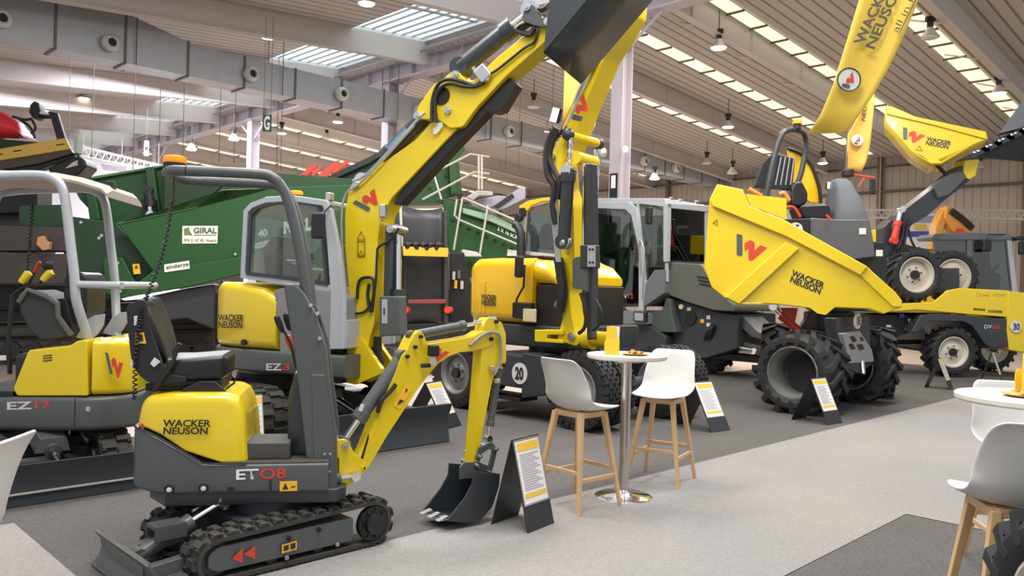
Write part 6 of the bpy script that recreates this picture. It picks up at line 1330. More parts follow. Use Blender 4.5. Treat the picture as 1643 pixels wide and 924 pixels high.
# ---- driver's station
OP = Fr(CAM+ray(1330, 470)*12.6, 0); OP.o.z = 0
def ob(px, t0, t1, name, m, bev=.02, r=.0, par=du, tt=None):
    b = MB(); P = OP.P(px, t0 if tt is None else tt)
    if r: P = rounded(P, r)
    b.prism(P, t0, t1); return b.build(name, m, par, bev=bev, fr=OP)
ob([(1240, 352), (1300, 350), (1300, 400), (1240, 400)], -.05, .8, 'side_console', BLK)
ob([(1300, 349), (1345, 352), (1396, 352), (1402, 388), (1405, 412), (1340, 420), (1300, 400)], .0, 1.0, 'engine_cover', mat('engine_cover_grey', (.085, .09, .10), .45), r=.03, bev=.03)
ob([(1340, 385), (1420, 388), (1425, 440), (1400, 500), (1330, 500), (1330, 420)], .1, 1.1, 'engine_block', BLK)
q = OP.t(1277, 368, -.07); g = MB(); g.cyl((q.x, -.05, q.z), (q.x, -.07, q.z), .11, n=28); g.build('speed_plate', WHP, du, fr=OP)
text('15', RL(du, OP, (q.x-.06, -.075, q.z-.07)), Vector((.12, 0, 0)), Vector((0, 0, .14)), BKL, du, bold=.03)
# seat
b = MB(); b.prism(rounded(OP.P([(1268, 330), (1270, 300), (1276, 290), (1288, 290), (1298, 310), (1296, 326), (1284, 332)], .2), .06), .2, .7); b.build('seat_back', VIN, du, bev=.05, fr=OP)
b = MB(); b.prism(rounded(OP.P([(1283, 330), (1330, 328), (1334, 338), (1328, 350), (1290, 350)], .2), .05), .2, .75); b.build('seat_cushion', VIN, du, bev=.05, fr=OP)
# roll bar
pts = [OP.t(x, y, t) for x, y, t in ((1226, 350, .1), (1232, 300, .1), (1243, 250, .12), (1253, 218, .15), (1264, 209, .25), (1280, 209, .5), (1290, 216, .7), (1293, 235, .8), (1286, 275, .8), (1277, 300, .8))]
b = MB(); b.tube(smoothpath(pts, 5), .045, 12); b.build('roll_bar', DGR, du, fr=OP)
b = MB(); b.tube([OP.t(1232, 300, .1), OP.t(1222, 340, .1), OP.t(1225, 390, .1)], .05, 10); b.build('roll_bar_foot', DGR, du, fr=OP)
b = MB(); p = OP.t(1279, 199, .4); b.cyl(p-Vector((0, 0, .08)), p, .06, n=20); be = b.build('beacon', BLK, du, fr=OP)
b = MB(); b.lathe([(.001, 0), (.075, 0), (.075, .05), (.06, .07), (.001, .07)], p, (0, 0, 1), 24); b.build('beacon_lens', ORG, be, fr=OP)
# raised louvred guard and yellow cover behind the seat
ob([(1210, 300), (1224, 262), (1240, 246), (1276, 254), (1272, 298), (1262, 304)], .4, .5, 'louvre_guard', BLK, .01)
for i in range(5):
    a = OP.t(1246+7*i, 252, .38); c = OP.t(1236+8*i, 297, .38); b = MB(); b.bar(a, c, .012, .02); b.build('louvre_slat', STL, du, fr=OP)
ob([(1265, 240), (1285, 248), (1302, 268), (1314, 300), (1316, 325), (1300, 325), (1272, 300), (1268, 262)], 1.0, 1.1, 'rear_cover', YEL2, .01)
b = MB(); b.tube(smoothpath([OP.t(x, y, .98) for x, y in ((1264, 238), (1284, 246), (1302, 266), (1314, 298), (1317, 326))], 4), .03, 8); b.build('cover_trim', BLK, du, fr=OP)
for P_ in ([(1250, 348), (1254, 335), (1262, 332), (1274, 333), (1284, 348)], [(1326, 345), (1332, 352)]):
    b = MB(); b.tube(smoothpath([OP.t(x, y, -.1) for x, y in P_], 4), .022, 8); b.build('red_handrail', RED, du, fr=OP)
# orange safety chain bits hanging on the rail
for P_ in ([(1202, 303), (1212, 309), (1222, 314), (1232, 316)], [(1250, 312), (1258, 310), (1266, 322)]):
    b = MB(); b.tube(smoothpath([OP.t(x, y, .2) for x, y in P_], 4), .035, 8); b.build('orange_lead', mat('orange_plastic', (.75, .25, .05), .5), du, fr=OP)
# steering column under a grey dust cover
rings = []
for (x0, x1, y, t0, t1) in ((1338, 1398, 388, .1, .9), (1337, 1396, 350, .1, .9), (1342, 1388, 320, .15, .8), (1344, 1378, 300, .25, .7), (1345, 1372, 288, .3, .6), (1350, 1368, 284, .38, .52)):
    a = OP.t(x0, y, .2); c = OP.t(x1, y, .2); cx = (a.x+c.x)/2; hx = (c.x-a.x)/2; ct = (t0+t1)/2; ht = (t1-t0)/2
    rings.append([(cx+hx*math.copysign(abs(math.cos(an))**.6, math.cos(an))*(1+.05*math.sin(5*an)), ct+ht*math.copysign(abs(math.sin(an))**.6, math.sin(an)), a.z) for an in [2*math.pi*i/24 for i in range(24)]])
b = MB(); b.loft(rings); b.build('dust_cover', mat('grey_fabric_cover', (.10, .11, .12), .8, noise=.1), du, fr=OP, ang=60)
b = MB(); p = OP.t(1360, 284, .45); b.cyl(p, p+Vector((0, 0, .12)), .1, n=14); b.build('display_head', BLK, du, bev=.02, fr=OP)
b = MB(); b.tube([OP.t(1366, 280, .4), OP.t(1402, 285, .4), OP.t(1399, 292, .4)], .016, 6); b.tube([OP.t(1388, 283, .4), OP.t(1378, 300, .4)], .014, 6); ma = b.build('mirror_arm', RED, du, fr=OP)
b = MB(); q = OP.t(1400, 299, .4); b.box((q.x, .4, q.z), (.09, .06, .26)); b.build('mirror', BLK, ma, bev=.02, fr=OP)
b = MB(); q = OP.t(1333, 298, .6); b.box((q.x, .6, q.z), (.16, .08, .12)); lp = b.build('work_lamp', BLK, du, bev=.01, fr=OP)
b = MB(); b.box((q.x, .55, q.z), (.14, .01, .1)); b.build('lamp_lens', LIT, lp, fr=OP)
b = MB()
for i in range(5):
    b.bar(OP.t(1330+6*i, 318, .9), OP.t(1330+6*i, 350, .9), .01, .01); b.bar(OP.t(1328, 316+8*i, .9), OP.t(1360, 316+8*i, .9), .01, .01)
b.bar(OP.t(1345, 305, .85), OP.t(1345, 352, .85), .03, .03); b.build('mesh_guard', mat('red_mesh_frame', (.5, .1, .08), .5), du, fr=OP)
for x, y in ((1383, 370), (1410, 405)):
    fpanel(OP, [(x-5, y+6), (x+6, y+6), (x+6, y-4), (x-5, y-4)], .0, WHP, du, name='white_tag', depth=.01)
# ================================================================== DUAL-VIEW DUMPER with cab, right background
D6 = Fr(CAM+ray(1522, 560)*16.3, 3); D6.o.z = 0
d6 = fthing(D6, 'dumper', 'yellow and dark grey cab dumper marked DV and dual view, right background, round 30 plate', 'dumper')
def d6o(px, t0, t1, name, m, bev=.02, r=.0, par=d6):
    b = MB(); P = D6.P(px, t0)
    if r: P = rounded(P, r)
    b.prism(P, t0, t1); return b.build(name, m, par, bev=bev, fr=D6)
for s_px, t_, R_ in ((1522, .25, .52), (1588, 1.7, .52), (1395, .3, .5)):
    q = D6.t(s_px, 560, t_); wheel(d6, D6, (q.x, t_, R_), R_, .42, .31, side=-1, style='chevron', n=18, rimm=CREAM, h=.04, dish=.2)
d6o([(1440, 487), (1498, 485), (1520, 466), (1540, 462), (1618, 466), (1618, 509), (1540, 503), (1470, 497), (1415, 501), (1406, 500), (1440, 494)], -.02, .04, 'body_side', YEL)
d6o([(1400, 490), (1560, 490), (1560, 503), (1400, 501)], .04, 1.9, 'load_bed', YEL)
d6o([(1590, 467), (1618, 467), (1618, 509), (1590, 506)], .04, .55, 'cab_base', YEL)
d6o([(1500, 462), (1575, 466), (1575, 504), (1500, 503)], 1.34, 1.9, 'cab_base', YEL)
d6o([(1618, 467), (1650, 470), (1650, 565), (1638, 565), (1620, 562), (1616, 530)], -.05, 1.9, 'front_body', YEL)
d6o([(1478, 505), (1500, 503), (1560, 507), (1618, 512), (1622, 556), (1590, 558), (1580, 552), (1560, 523), (1545, 516), (1492, 516), (1470, 535), (1462, 533)], -.03, 1.9, 'wheel_arch', DGR)
d6o([(1360, 503), (1478, 505), (1462, 533), (1440, 540), (1400, 545), (1380, 535)], .3, 1.6, 'engine_chassis', BLK)
for x, y, m_ in ((1460, 514, WHP), (1446, 506, mat('blue_hose_end', (.05, .08, .5), .4)), (1425, 524, WHP), (1455, 529, mat('brass_fitting', (.4, .3, .12), .4))):
    fpanel(D6, [(x-4, y+3), (x+4, y+3), (x+4, y-3), (x-4, y-3)], .28, m_, d6, name='service_label', depth=.02)
d6o([(1380, 547), (1478, 545), (1640, 560), (1640, 563), (1478, 552), (1380, 553)], .9, 1.1, 'chassis_rail', BLK)
ftext(D6, 'DV', [(1579, 527), (1591, 527), (1579, 521)], -.03, GYL, d6, bold=.01, depth=.01); ftext(D6, '60', [(1592, 527.5), (1604, 528), (1592, 521)], -.03, REDL, d6, bold=.01, depth=.01)
ftext(D6, 'DUAL VIEW', [(1566, 476), (1612, 477), (1566, 470.5)], 0, BKL, d6, bold=.0, depth=.02)
fpanel(D6, [(1561, 498), (1580, 499), (1580, 495), (1561, 494)], 0, BLK, d6, name='door_handle', depth=.02); fpanel(D6, [(1584, 502), (1607, 503), (1607, 498), (1584, 497)], 0, mat('grille_brown', (.18, .12, .02), .5), d6, name='vent_grille', depth=.02)
q = D6.t(1630, 524, -.08); g = MB(); g.cyl((q.x, -.07, q.z), (q.x, -.09, q.z), .12, n=24); g.build('speed_plate', WHP, d6, fr=D6)
text('30', RL(d6, D6, (q.x-.07, -.1, q.z-.07)), Vector((.14, 0, 0)), Vector((0, 0, .14)), BKL, d6, bold=.02)
# cab
for t_, g_ in ((1.35, GLD), (1.87, GLS)):
    windowframe(d6, D6, [(1555, 466), (1498, 462), (1497, 382), (1554, 381)], t_, .05, .06, mat('cab_frame_grey', (.12, .13, .15), .4), g_, name='rear_side_window')
    windowframe(d6, D6, [(1625, 468), (1555, 466), (1554, 381), (1616, 383)], t_, .05, .06, mat('cab_frame_grey'), g_, name='cab_door') if 0 else windowframe(d6, D6, [(1625, 468), (1555, 466), (1554, 381), (1616, 383)], t_, .05, .06, MT['cab_frame_grey'], g_, name='cab_door')
d6o([(1494, 381), (1500, 375), (1560, 373), (1618, 375), (1630, 380), (1630, 387), (1616, 385), (1498, 385)], 1.3, 1.92, 'cab_roof', MT['cab_frame_grey'], .02)
d6o([(1616, 383), (1624, 383), (1634, 470), (1625, 470)], 1.31, 1.36, 'front_pillar', SLV)
d6o([(1630, 380), (1643, 378), (1660, 372), (1660, 384), (1632, 386)], 1.15, 1.35, 'mirror_arm', BLK)
b = MB(); q = D6.t(1640, 398, 1.15); b.box((q.x, 1.15, q.z), (.16, .1, .3)); b.build('mirror', BLK, d6, bev=.04, fr=D6)
b = MB(); q = D6.t(1583, 394, 1.2); b.box((q.x, 1.2, q.z), (.2, .1, .26)); m_ = b.build('mirror', BLK, d6, bev=.04, fr=D6)
b = MB(); b.tube([D6.t(1583, 385, 1.2), D6.t(1586, 376, 1.2), D6.t(1612, 376, 1.3)], .012, 6); b.build('mirror_arm', BLK, m_, fr=D6)
d6o([(1566, 465), (1568, 430), (1576, 400), (1588, 398), (1592, 435), (1606, 440), (1606, 465)], 1.45, 1.75, 'driver_seat', BLK, .04)
b = MB(); b.tube([D6.t(1583, 447, 1.6), D6.t(1602, 424, 1.6)], .03, 8); b.build('steering_column', BLK, d6, fr=D6)
# ================================================================== SMALL LOADER standing on the dumper bed, skip raised
LD = Fr(D6.wld((D6.t(1490, 480, .8).x, .36, 0)), 3)
lt = fthing(LD, 'wheel_loader', 'small loader parked on the dumper bed, dark lift arm raised with a yellow skip', 'loader')
zb = LD.t(1465, 487, -.05).z
q = LD.t(1463, 441, 0); wheel(lt, LD, (q.x, 0, q.z), q.z-zb-.02, .46, .36, side=-1, style='chevron', n=18, rimm=mat('cream_dished_rim', (.55, .50, .40), .4), h=.05, dish=.3)
q2 = LD.t(1524, 446, .70); wheel(lt, LD, (q2.x, .68, q.z), q.z-zb-.02, .30, .38, side=-1, style='chevron', n=18, rimm=MT['cream_dished_rim'], h=.04, dish=.12)
def lo(px, t0, t1, name, m, bev=.02, r=.0, par=None):
    b = MB(); P = LD.P(px, t0)
    if r: P = rounded(P, r)
    b.prism(P, t0, t1); return b.build(name, m, par or lt, bev=bev, fr=LD)
lo([(1425, 430), (1540, 430), (1540, 470), (1425, 470)], .25, .8, 'chassis', DGR)
lo([(1417, 365), (1430, 352), (1440, 355), (1450, 390), (1480, 400), (1480, 440), (1418, 440)], .2, .6, 'front_frame', DGR)
lo([(1404, 368), (1420, 368), (1420, 404), (1404, 404)], .5, .9, 'body_panel', YEL)
lo([(1430, 365), (1440, 345), (1500, 300), (1538, 268), (1556, 262), (1568, 272), (1554, 292), (1520, 318), (1490, 345), (1462, 362), (1450, 390), (1436, 385)], .15, .5, 'lift_arm', DGR, .02, .04)
lo([(1500, 295), (1525, 278), (1545, 274), (1552, 284), (1524, 312), (1506, 318)], .05, .15, 'arm_plate', GRY, .02, .03)
cylinder(lt, LD, LD.t(1434, 386, .05), LD.t(1446, 336, .05), .6, .07, .04, m=RED, name='lift_cylinder')
cylinder(lt, LD, LD.t(1500, 262, .1), LD.t(1532, 294, .1), .6, .04, .02, m=BLK)
lo([(1548, 257), (1572, 255), (1566, 282), (1556, 288), (1546, 284)], .1, .5, 'arm_head', YEL)
for P_ in ([(1450, 400), (1455, 370), (1462, 350)], [(1470, 400), (1462, 385), (1456, 360)], [(1440, 400), (1448, 380), (1450, 352)]): hose(lt, [LD.t(x, y, .1) for x, y in P_], .025, fr=LD)
LS = Fr(LD.o, -24)
sk = [(1421, 170), (1432, 172), (1470, 188), (1582, 212), (1585, 222), (1560, 232), (1505, 256), (1512, 262), (1494, 262), (1480, 250), (1464, 244), (1422, 195)]
b = MB(); P_ = LS.P(sk, -.3); b.add([(x, -.3, z) for x, z in P_], [tuple(range(len(P_)))]); so = b.build('skip', YEL, lt, fr=LS, smooth=False, solid=.02)
b = MB(); b.add([(x, 1.1, z) for x, z in P_], [tuple(range(len(P_)))]); b.build('skip_far_wall', YEL, so, fr=LS, smooth=False, solid=.02)
ed = LS.P([(1421, 172), (1422, 195), (1464, 244), (1494, 262), (1512, 260), (1560, 232), (1585, 222)], -.3)
b = MB(); vs = []
for x, z in ed: vs += [(x, -.3, z), (x, 1.1, z)]
b.add(vs, [(2*i, 2*i+1, 2*i+3, 2*i+2) for i in range(len(ed)-1)]); b.build('skip_floor', YEL, so, fr=LS, solid=.02)
b = MB(); b.prism(LS.P([(1421, 170), (1432, 172), (1470, 188), (1582, 212), (1582, 224), (1500, 202), (1423, 184)], -.3), -.36, -.3); b.build('skip_rim', YEL, so, bev=.012, fr=LS)
flogo(LS, [(1449, 223), (1485, 224), (1449, 204)], -.315, so, depth=.006)
ftext(LS, 'WACKER\nNEUSON', [(1484, 232), (1523, 240), (1488, 219)], -.315, BKL, so, bold=.03, depth=.006)
pts = [LS.t(x, y, -.33) for x, y in ((1469, 240), (1480, 242), (1475, 234))]; b = MB(); b.tube([RL(so, LS, p) for p in pts], .006, 4, closed=True); b.build('warning_mark', BKL, so, smooth=False)
# ================================================================== LARGE LOADER standing just right of the picture: tyre and raised bucket show
BG = Fr((2.97, 2.0, 0), 90)
bg_ = fthing(BG, 'wheel_loader', 'dark wheel loader at the right edge, only a tyre and a raised dark bucket show', 'loader')
for s_, t_ in ((.9, .84), (.9, -.84), (-1.3, .84), (-1.3, -.84)):
    wheel(bg_, BG, (s_, t_, .42), .43, .32, .24, side=1 if t_ > 0 else -1, style='chevron', n=18, rimm=CREAM, h=.04)
b = MB(); b.bb((-1.7, -.55, .35), (1.1, .55, .95)); b.cyl((.9, -.7, .42), (.9, .7, .42), .08, n=12); b.cyl((-1.3, -.7, .42), (-1.3, .7, .42), .08, n=12); b.build('chassis', DGR, bg_, bev=.05, fr=BG)
b = MB(); b.bb((-1.7, -.5, .95), (-.5, .5, 1.5)); b.build('engine_hood', YEL, bg_, bev=.08, fr=BG)
BP = Fr(CAM+ray(1600, 230)*7.0, 0); BP.o.z = 0
tip = [(1576, 257), (1643, 160)]
b = MB(); P0 = [BP.t(1576, 257, 0), BP.t(1643, 158, 0), BP.t(1720, 130, 0), BP.t(1760, 200, 0), BP.t(1643, 257, 0)]
# bucket: floor with cutting edge, seen from underneath
def bq(px, py, t): q = BP.t(px, py, t); return Vector((q.x, t, q.z))
A = bq(1578, 240, 0); B_ = bq(1643, 157, .0); C_ = bq(1780, 110, 0)
b = MB(); b.add([bq(1602, 216, 0), bq(1643, 158, .3), bq(1760, 60, 1.0), bq(1780, 150, .4), bq(1643, 206, 0)], [(0, 1, 2, 3, 4)]); bk2 = b.build('bucket', DGR, bg_, fr=BP, solid=.03, smooth=False)
b = MB(); b.add([bq(1554, 249, 0), bq(1643, 204, 0), bq(1790, 150, .3), bq(1790, 262, -.4), bq(1643, 258, 0)], [(0, 1, 2, 3, 4)]); b.build('bucket_floor', BLK, bk2, fr=BP, solid=.03, smooth=False)
for i in range(5):
    x = 1562+20*i; y = 245-9.5*i
    b = MB(); b.add([bq(x-10, y+3, -.02), bq(x+22, y-12, -.02), bq(x+26, y-4, -.02), bq(x-2, y+9, -.02)], [(0, 1, 2, 3)]); b.build('cutting_edge_segment', mat('edge_steel', (.08, .09, .10), .3, .6), bk2, fr=BP, solid=.02, smooth=False)
    for d in (2, 8): q = bq(x+d, y+1-.4*d, -.035); g = MB(); g.sph(q, .014, 8); g.build('bolt', STL, bk2, fr=BP)
pv = BP.loc(BG.wld((.4, -.1, .95))); pe = bq(1760, 200, .2)
b = MB(); b.bar(pv, pe, .16, .3); b.build('lift_arm', DGR, bg_, bev=.03, fr=BP)
# ================================================================== TABLES AND STOOLS
TBW = mat('table_top_white', (.66, .62, .53), .35)
def bar_table(loc, label, r=.31):
    t = thing('bar_table', label, 'table', loc)
    b = MB(); b.lathe([(.001, 1.075), (r-.01, 1.075), (r, 1.085), (r, 1.105), (r-.006, 1.11), (.001, 1.11)], (0, 0, 0), (0, 0, 1), 56); b.build('table_top', TBW, t, ang=40)
    b = MB(); b.cyl((0, 0, .02), (0, 0, 1.075), .038, n=28); b.cyl((0, 0, 1.05), (0, 0, 1.076), .11, n=24); b.build('pedestal', STN, t)
    b = MB(); b.lathe([(.001, .0), (.225, .0), (.228, .006), (.2, .018), (.06, .032), (.04, .06), (.001, .06)], (0, 0, 0), (0, 0, 1), 48); b.build('foot_plate', CHR, t, ang=50)
    return t
tp = onz(1000, 797, 0); bar_table(tp, 'round white bar table on a chrome pedestal between the two white stools')
tp2 = at(1672, 640, 4.12); tp2.z = 0; bar_table(tp2, 'round white bar table at the right edge, cut by the frame', .40)
def stool(loc, az, label, group=None, WD=None):
    t = thing('bar_stool', label, 'bar stool', loc, az, group)
    # shell: seat runs forward along +x, back rises at -x
    prof = [(.235, .735, .17), (.22, .752, .205), (.15, .735, .225), (.05, .722, .232), (-.06, .722, .236), (-.13, .74, .236), (-.175, .79, .234), (-.20, .86, .228), (-.222, .95, .218), (-.243, 1.04, .205), (-.258, 1.085, .185), (-.27, 1.10, .15)]
    curl = [.0, .0, .01, .028, .05, .068, .08, .08, .062, .034, .012, 0]
    N = 12; rows = []
    for (x, z, w), c in zip(prof, curl):
        row = []
        for i in range(N+1):
            y = -1+2*i/N; k = abs(y)**2.6
            back = 1 if z > .78 else 0
            f = min(1, max(0, (z-.715)/.16)) if x < -.04 else 0
            row.append((x+c*k*f, w*y, z+c*k*(1-f)-(.014*(1-y*y) if z < .76 else 0)))
        rows.append(row)
    b = MB(); vs = [p for r in rows for p in r]; M = N+1
    b.add(vs, [(i*M+j, i*M+j+1, (i+1)*M+j+1, (i+1)*M+j) for i in range(len(rows)-1) for j in range(N)])
    sh = b.build('seat_shell', WHP, t, ang=80); q = sh.modifiers.new('thick', 'SOLIDIFY'); q.thickness = .014; q.offset = 0; q = sh.modifiers.new('s', 'SUBSURF'); q.levels = 1; q.render_levels = 2
    b = MB(); b.bar((-.12, -.13, .695), (.12, .13, .695), .05, .035); b.bar((-.12, .13, .695), (.12, -.13, .695), .05, .035); b.bar((-.12, -.13, .69), (-.12, .13, .69), .03, .04); b.bar((.12, -.13, .69), (.12, .13, .69), .03, .04); b.bar((-.12, -.13, .69), (.12, -.13, .69), .03, .04); b.bar((-.12, .13, .69), (.12, .13, .69), .03, .04); b.build('seat_frame', WOD, t, bev=.004)
    tops = [(sx*.125, sy*.125, .70) for sx, sy in ((1, 1), (1, -1), (-1, -1), (-1, 1))]; bots = [(sx*.225, sy*.225, 0) for sx, sy in ((1, 1), (1, -1), (-1, -1), (-1, 1))]
    for a, c in zip(tops, bots):
        A = Vector(a); C = Vector(c); dx = (A-C).normalized(); s1 = Vector((0, 1, 0)); s2 = dx.cross(s1).normalized()
        b = MB(); b.loft([[p+s1*u*w+s2*v*w for u, v in ((-1, -1), (1, -1), (1, 1), (-1, 1))] for p, w in ((C, .013), (A, .021))]); b.build('leg', WOD, t, bev=.004)
    for i in range(4):
        z = .235 if i % 2 else .285; A = Vector(bots[i]).lerp(Vector(tops[i]), z/.7); C = Vector(bots[(i+1) % 4]).lerp(Vector(tops[(i+1) % 4]), z/.7)
        b = MB(); b.bar(A, C, .018, .03); b.build('stretcher', WOD, t, bev=.003)
    return t
def ground(px, py): return onz(px, py, 0)
g1 = [ground(942, 836), ground(1000, 823)]
c1 = (ground(885, 790)+ground(1000, 823))/2
s1 = stool((c1.x-.07, c1.y-.08, 0), 42, 'white moulded bar stool with beech legs left of the chrome table pole')
c2 = (ground(1020, 765)+ground(1104, 779))/2
stool((c2.x, c2.y+.02, 0), 240, 'white bar stool with beech legs right of the chrome pole, seat turned towards us')
p3 = at(1630, 700, 3.52); stool((p3.x, p3.y, 0), 80, 'pale bar stool at the right edge with its rounded back to us')
p4 = at(1640, 700, 4.75); stool((p4.x, p4.y, 0), -100, 'white bar stool standing behind the right table, mostly hidden')
p5 = at(-132, 760, 2.42); stool((p5.x, p5.y, 0), 185, 'white bar stool cut by the left edge, only its shell corner shows')
# brochures and plates on the tables
BY = mat('brochure_yellow', (.88, .58, .03), .5); PAP = mat('paper_white', (.85, .84, .8), .6)
def holder(loc, az, label):
    t = thing('brochure_holder', label, 'brochure holder', loc, az)
    b = MB(); b.prism(rounded([(-.055, 0), (.06, 0), (.06, .12), (.04, .13), (-.03, .13), (-.055, .10)], .012), -.035, -.028); b.bb((-.055, -.03, 0), (.06, .035, .006)); b.prism(rounded([(-.055, 0), (.0, 0), (.0, .12), (-.02, .13), (-.04, .13), (-.055, .11)], .012), .02, .025); b.build('holder', BY, t)
    for k in range(2):
        b = MB(); b.box((-.005+.02*k, -.015+.016*k, .115), (.075, .009, .20), Matrix.Rotation(.03*k, 3, 'Y')); b.build('brochure', BY if k == 0 else PAP, t, bev=.001)
    return t
h0 = at(984, 565, tp.y); holder((tp.x-.125, tp.y-.06, 1.11), -15, 'upright yellow holder with brochures on the middle bar table')
holder((tp2.x+.0, tp2.y+.12, 1.11), 10, 'yellow brochure holder on the right table, cut by the edge')
def plate(loc, label, seed):
    t = thing('plate', label, 'plate', loc)
    b = MB(); b.lathe([(.001, .002), (.07, .002), (.105, .012), (.108, .015), (.075, .008), (.001, .007)], (0, 0, 0), (0, 0, 1), 36); b.build('dish', mat('gold_plate', (.55, .36, .12), .4), t)
    rr = random.Random(seed)
    for i in range(12):
        a = rr.random()*6.28; r = rr.random()*.055; z = .012+.012*rr.random()+.012*(i > 7)
        b = MB(); R = Matrix.Rotation(rr.random()*6, 3, 'Z') @ Matrix.Rotation(rr.uniform(-.4, .4), 3, 'X')
        n = 10; vs = [Vector((r*math.cos(a), r*math.sin(a), z))+R @ Vector((.024*math.cos(2*math.pi*k/n), .016*math.sin(2*math.pi*k/n), .004*math.cos(4*math.pi*k/n))) for k in range(n)]
        b.add(vs, [tuple(range(n))]); b.build('crisp', mat('orange_crisp', (.72, .33, .06), .6), t, solid=.004)
    return t
plate((tp.x+.05, tp.y-.08, 1.11), 'small gold plate of orange crisps on the middle bar table', 1)
plate((tp2.x-.10, tp2.y-.02, 1.11), 'gold plate of orange crisps on the right bar table', 2)
# ================================================================== SIGN STANDS
SBK = mat('sign_board_black', (.025, .027, .03), .35); ALU = mat('sign_frame', (.5, .48, .45), .35, .5); YLW = mat('sheet_yellow', (.85, .52, .06), .4); INK = mat('print_grey', (.42, .40, .45), .5); SGL = mat('sheet_white', (.82, .80, .78), .25)
def sign(label, tl, tr, bl, br, back, Hh=.75, tz=None):
    """front board corners as pixels (bl, br on the floor), back: floor pixel of the rear leg"""
    B0 = onz(*bl, 0); B1 = onz(*br, 0); w = B1-B0; L = w.length; w.normalize()
    n = Vector((w.y, -w.x, 0))
    if n.dot(CAM-B0) < 0: n = -n
    b0 = onz(*back, 0); mid = (B0+B1)/2
    # top edge: lean angle from the back leg distance, height from the pixel
    D = max(.18, min(.6, abs((b0-B0).dot(n)))); up_y = mid-n*D/2
    r = ray((tl[0]+tr[0])/2, (tl[1]+tr[1])/2); k = (up_y-CAM).dot(n)/r.dot(n); T = CAM+r*k; hz = T.z
    t = thing('sign_stand', label, 'sign stand', (mid.x, mid.y, 0)); o = Vector((mid.x, mid.y, 0))
    e = T-up_y; sh = e.dot(w)*0
    F0, F1 = B0-o, B1-o; T0 = up_y-o-w*L/2+Vector((0, 0, hz)); T1 = T0+w*L
    K0 = F0-n*D; K1 = F1-n*D
    def slab(a, b_, c, d, m, nm, th=.006, par=t):
        q = MB(); q.add([a, b_, c, d], [(0, 1, 2, 3)]); return q.build(nm, m, par, solid=th, smooth=False)
    fb = slab(F0, F1, T1, T0, SBK, 'front_board'); slab(K0, K1, T1, T0, SBK, 'back_board')
    def fp(u, v, off): return F0+(F1-F0)*u+(T0-F0)*v+(n+Vector((0, 0, .3))).normalized()*off
    q = MB(); q.add([fp(.06, .30, .006), fp(.94, .30, .006), fp(.94, .97, .006), fp(.06, .97, .006)], [(0, 1, 2, 3)]); sh_ = q.build('printed_sheet', SGL, fb, smooth=False)
    for v0, v1, u0, u1, m in ((.86, .95, .12, .90, YLW), (.36, .41, .12, .90, YLW)):
        q = MB(); q.add([fp(u0, v0, .008), fp(u1, v0, .008), fp(u1, v1, .008), fp(u0, v1, .008)], [(0, 1, 2, 3)]); q.build('sheet_band', m, sh_, smooth=False)
    q = MB()
    for i in range(16):
        v = .44+.025*i; q.add([fp(.15, v, .008), fp(.85-.1*(i % 3), v, .008), fp(.85-.1*(i % 3), v+.011, .008), fp(.15, v+.011, .008)], [(0, 1, 2, 3)])
    q.build('sheet_print', INK, sh_, smooth=False)
    q = MB()
    for a, c in (((.04, .29), (.96, .29)), ((.96, .29), (.96, .98)), ((.96, .98), (.04, .98)), ((.04, .98), (.04, .29))): q.bar(fp(*a, .006), fp(*c, .006), .006, .006)
    q.build('sheet_frame', ALU, fb, smooth=False)
    return t
sign('black A-frame sign stand with a spec sheet beside the small excavator bucket', (810, 709), (853, 698), (847, 858), (889, 841), (780, 846))
sign('black A-frame sign with a spec sheet in front of the round 20 plate excavator', (694, 612), (726, 607), (716, 690), (741, 683), (668, 672))
sign('black A-frame sign with a spec sheet right of the second stool', (1120, 613), (1150, 609), (1142, 695), (1172, 691), (1062, 680))
sign('black A-frame sign with a spec sheet before the big dumper front wheel', (1305, 607), (1330, 604), (1328, 683), (1352, 679), (1280, 672))
sign('thin black A-frame sign in front of the right cab dumper wheel', (1511, 574), (1517, 573), (1523, 626), (1530, 624), (1487, 621))
sign('thin black A-frame sign furthest right, seen edge on', (1589, 565), (1594, 565), (1608, 616), (1611, 615), (1570, 613))
sign('narrow sign with a yellow sheet behind the hood of the front excavator', (398, 632), (411, 632), (408, 748), (426, 746), (392, 738))
# ================================================================== BANNERS AND HANGING SIGN
def banner(name, left, right, Y, label, m, cat='banner', logo_q=None, txts=(), pole=True, dY=0.0):
    """left / right edge pixels from top to bottom"""
    b = MB(); vs = []; n = len(left)
    fr = Fr(at(left[0][0], 462, Y), 0); fr.o.z = 0
    o = fthing(fr, name, label, cat)
    for i, (l, r) in enumerate(zip(left, right)):
        for k in range(9):
            x = l[0]+(r[0]-l[0])*k/8; y = l[1]+(r[1]-l[1])*k/8
            q = fr.t(x, y, 0); vs.append((q.x, .05*math.sin(k/8*math.pi)-.03*math.sin(i*.9), q.z))
    b.add(vs, [(i*9+k, i*9+k+1, (i+1)*9+k+1, (i+1)*9+k) for i in range(n-1) for k in range(8)])
    b.build('cloth', m, o, fr=fr, solid=.006, ang=80)
    if pole:
        pts = [fr.t(*p, .02) for p in (left if pole == 'L' else right)]; base = Vector((pts[-1].x, .02, 0)) if pole != 'H' else None
        q = MB(); q.tube([p for p in pts]+([base] if base is not None else []), .02, 8); q.build('pole', BATT, o, fr=fr)
    return fr, o
BAN = mat('banner_cloth', (.80, .56, .07), .6, noise=.04, nscale=2); BAN2 = mat('banner_cloth_orange', (.80, .44, .08), .6)
L_ = [(1396, -60), (1378, -2), (1356, 70), (1335, 140), (1317, 185), (1298, 214)]; R_ = [(1510, -90), (1476, -8), (1450, 55), (1425, 110), (1403, 150), (1362, 210)]
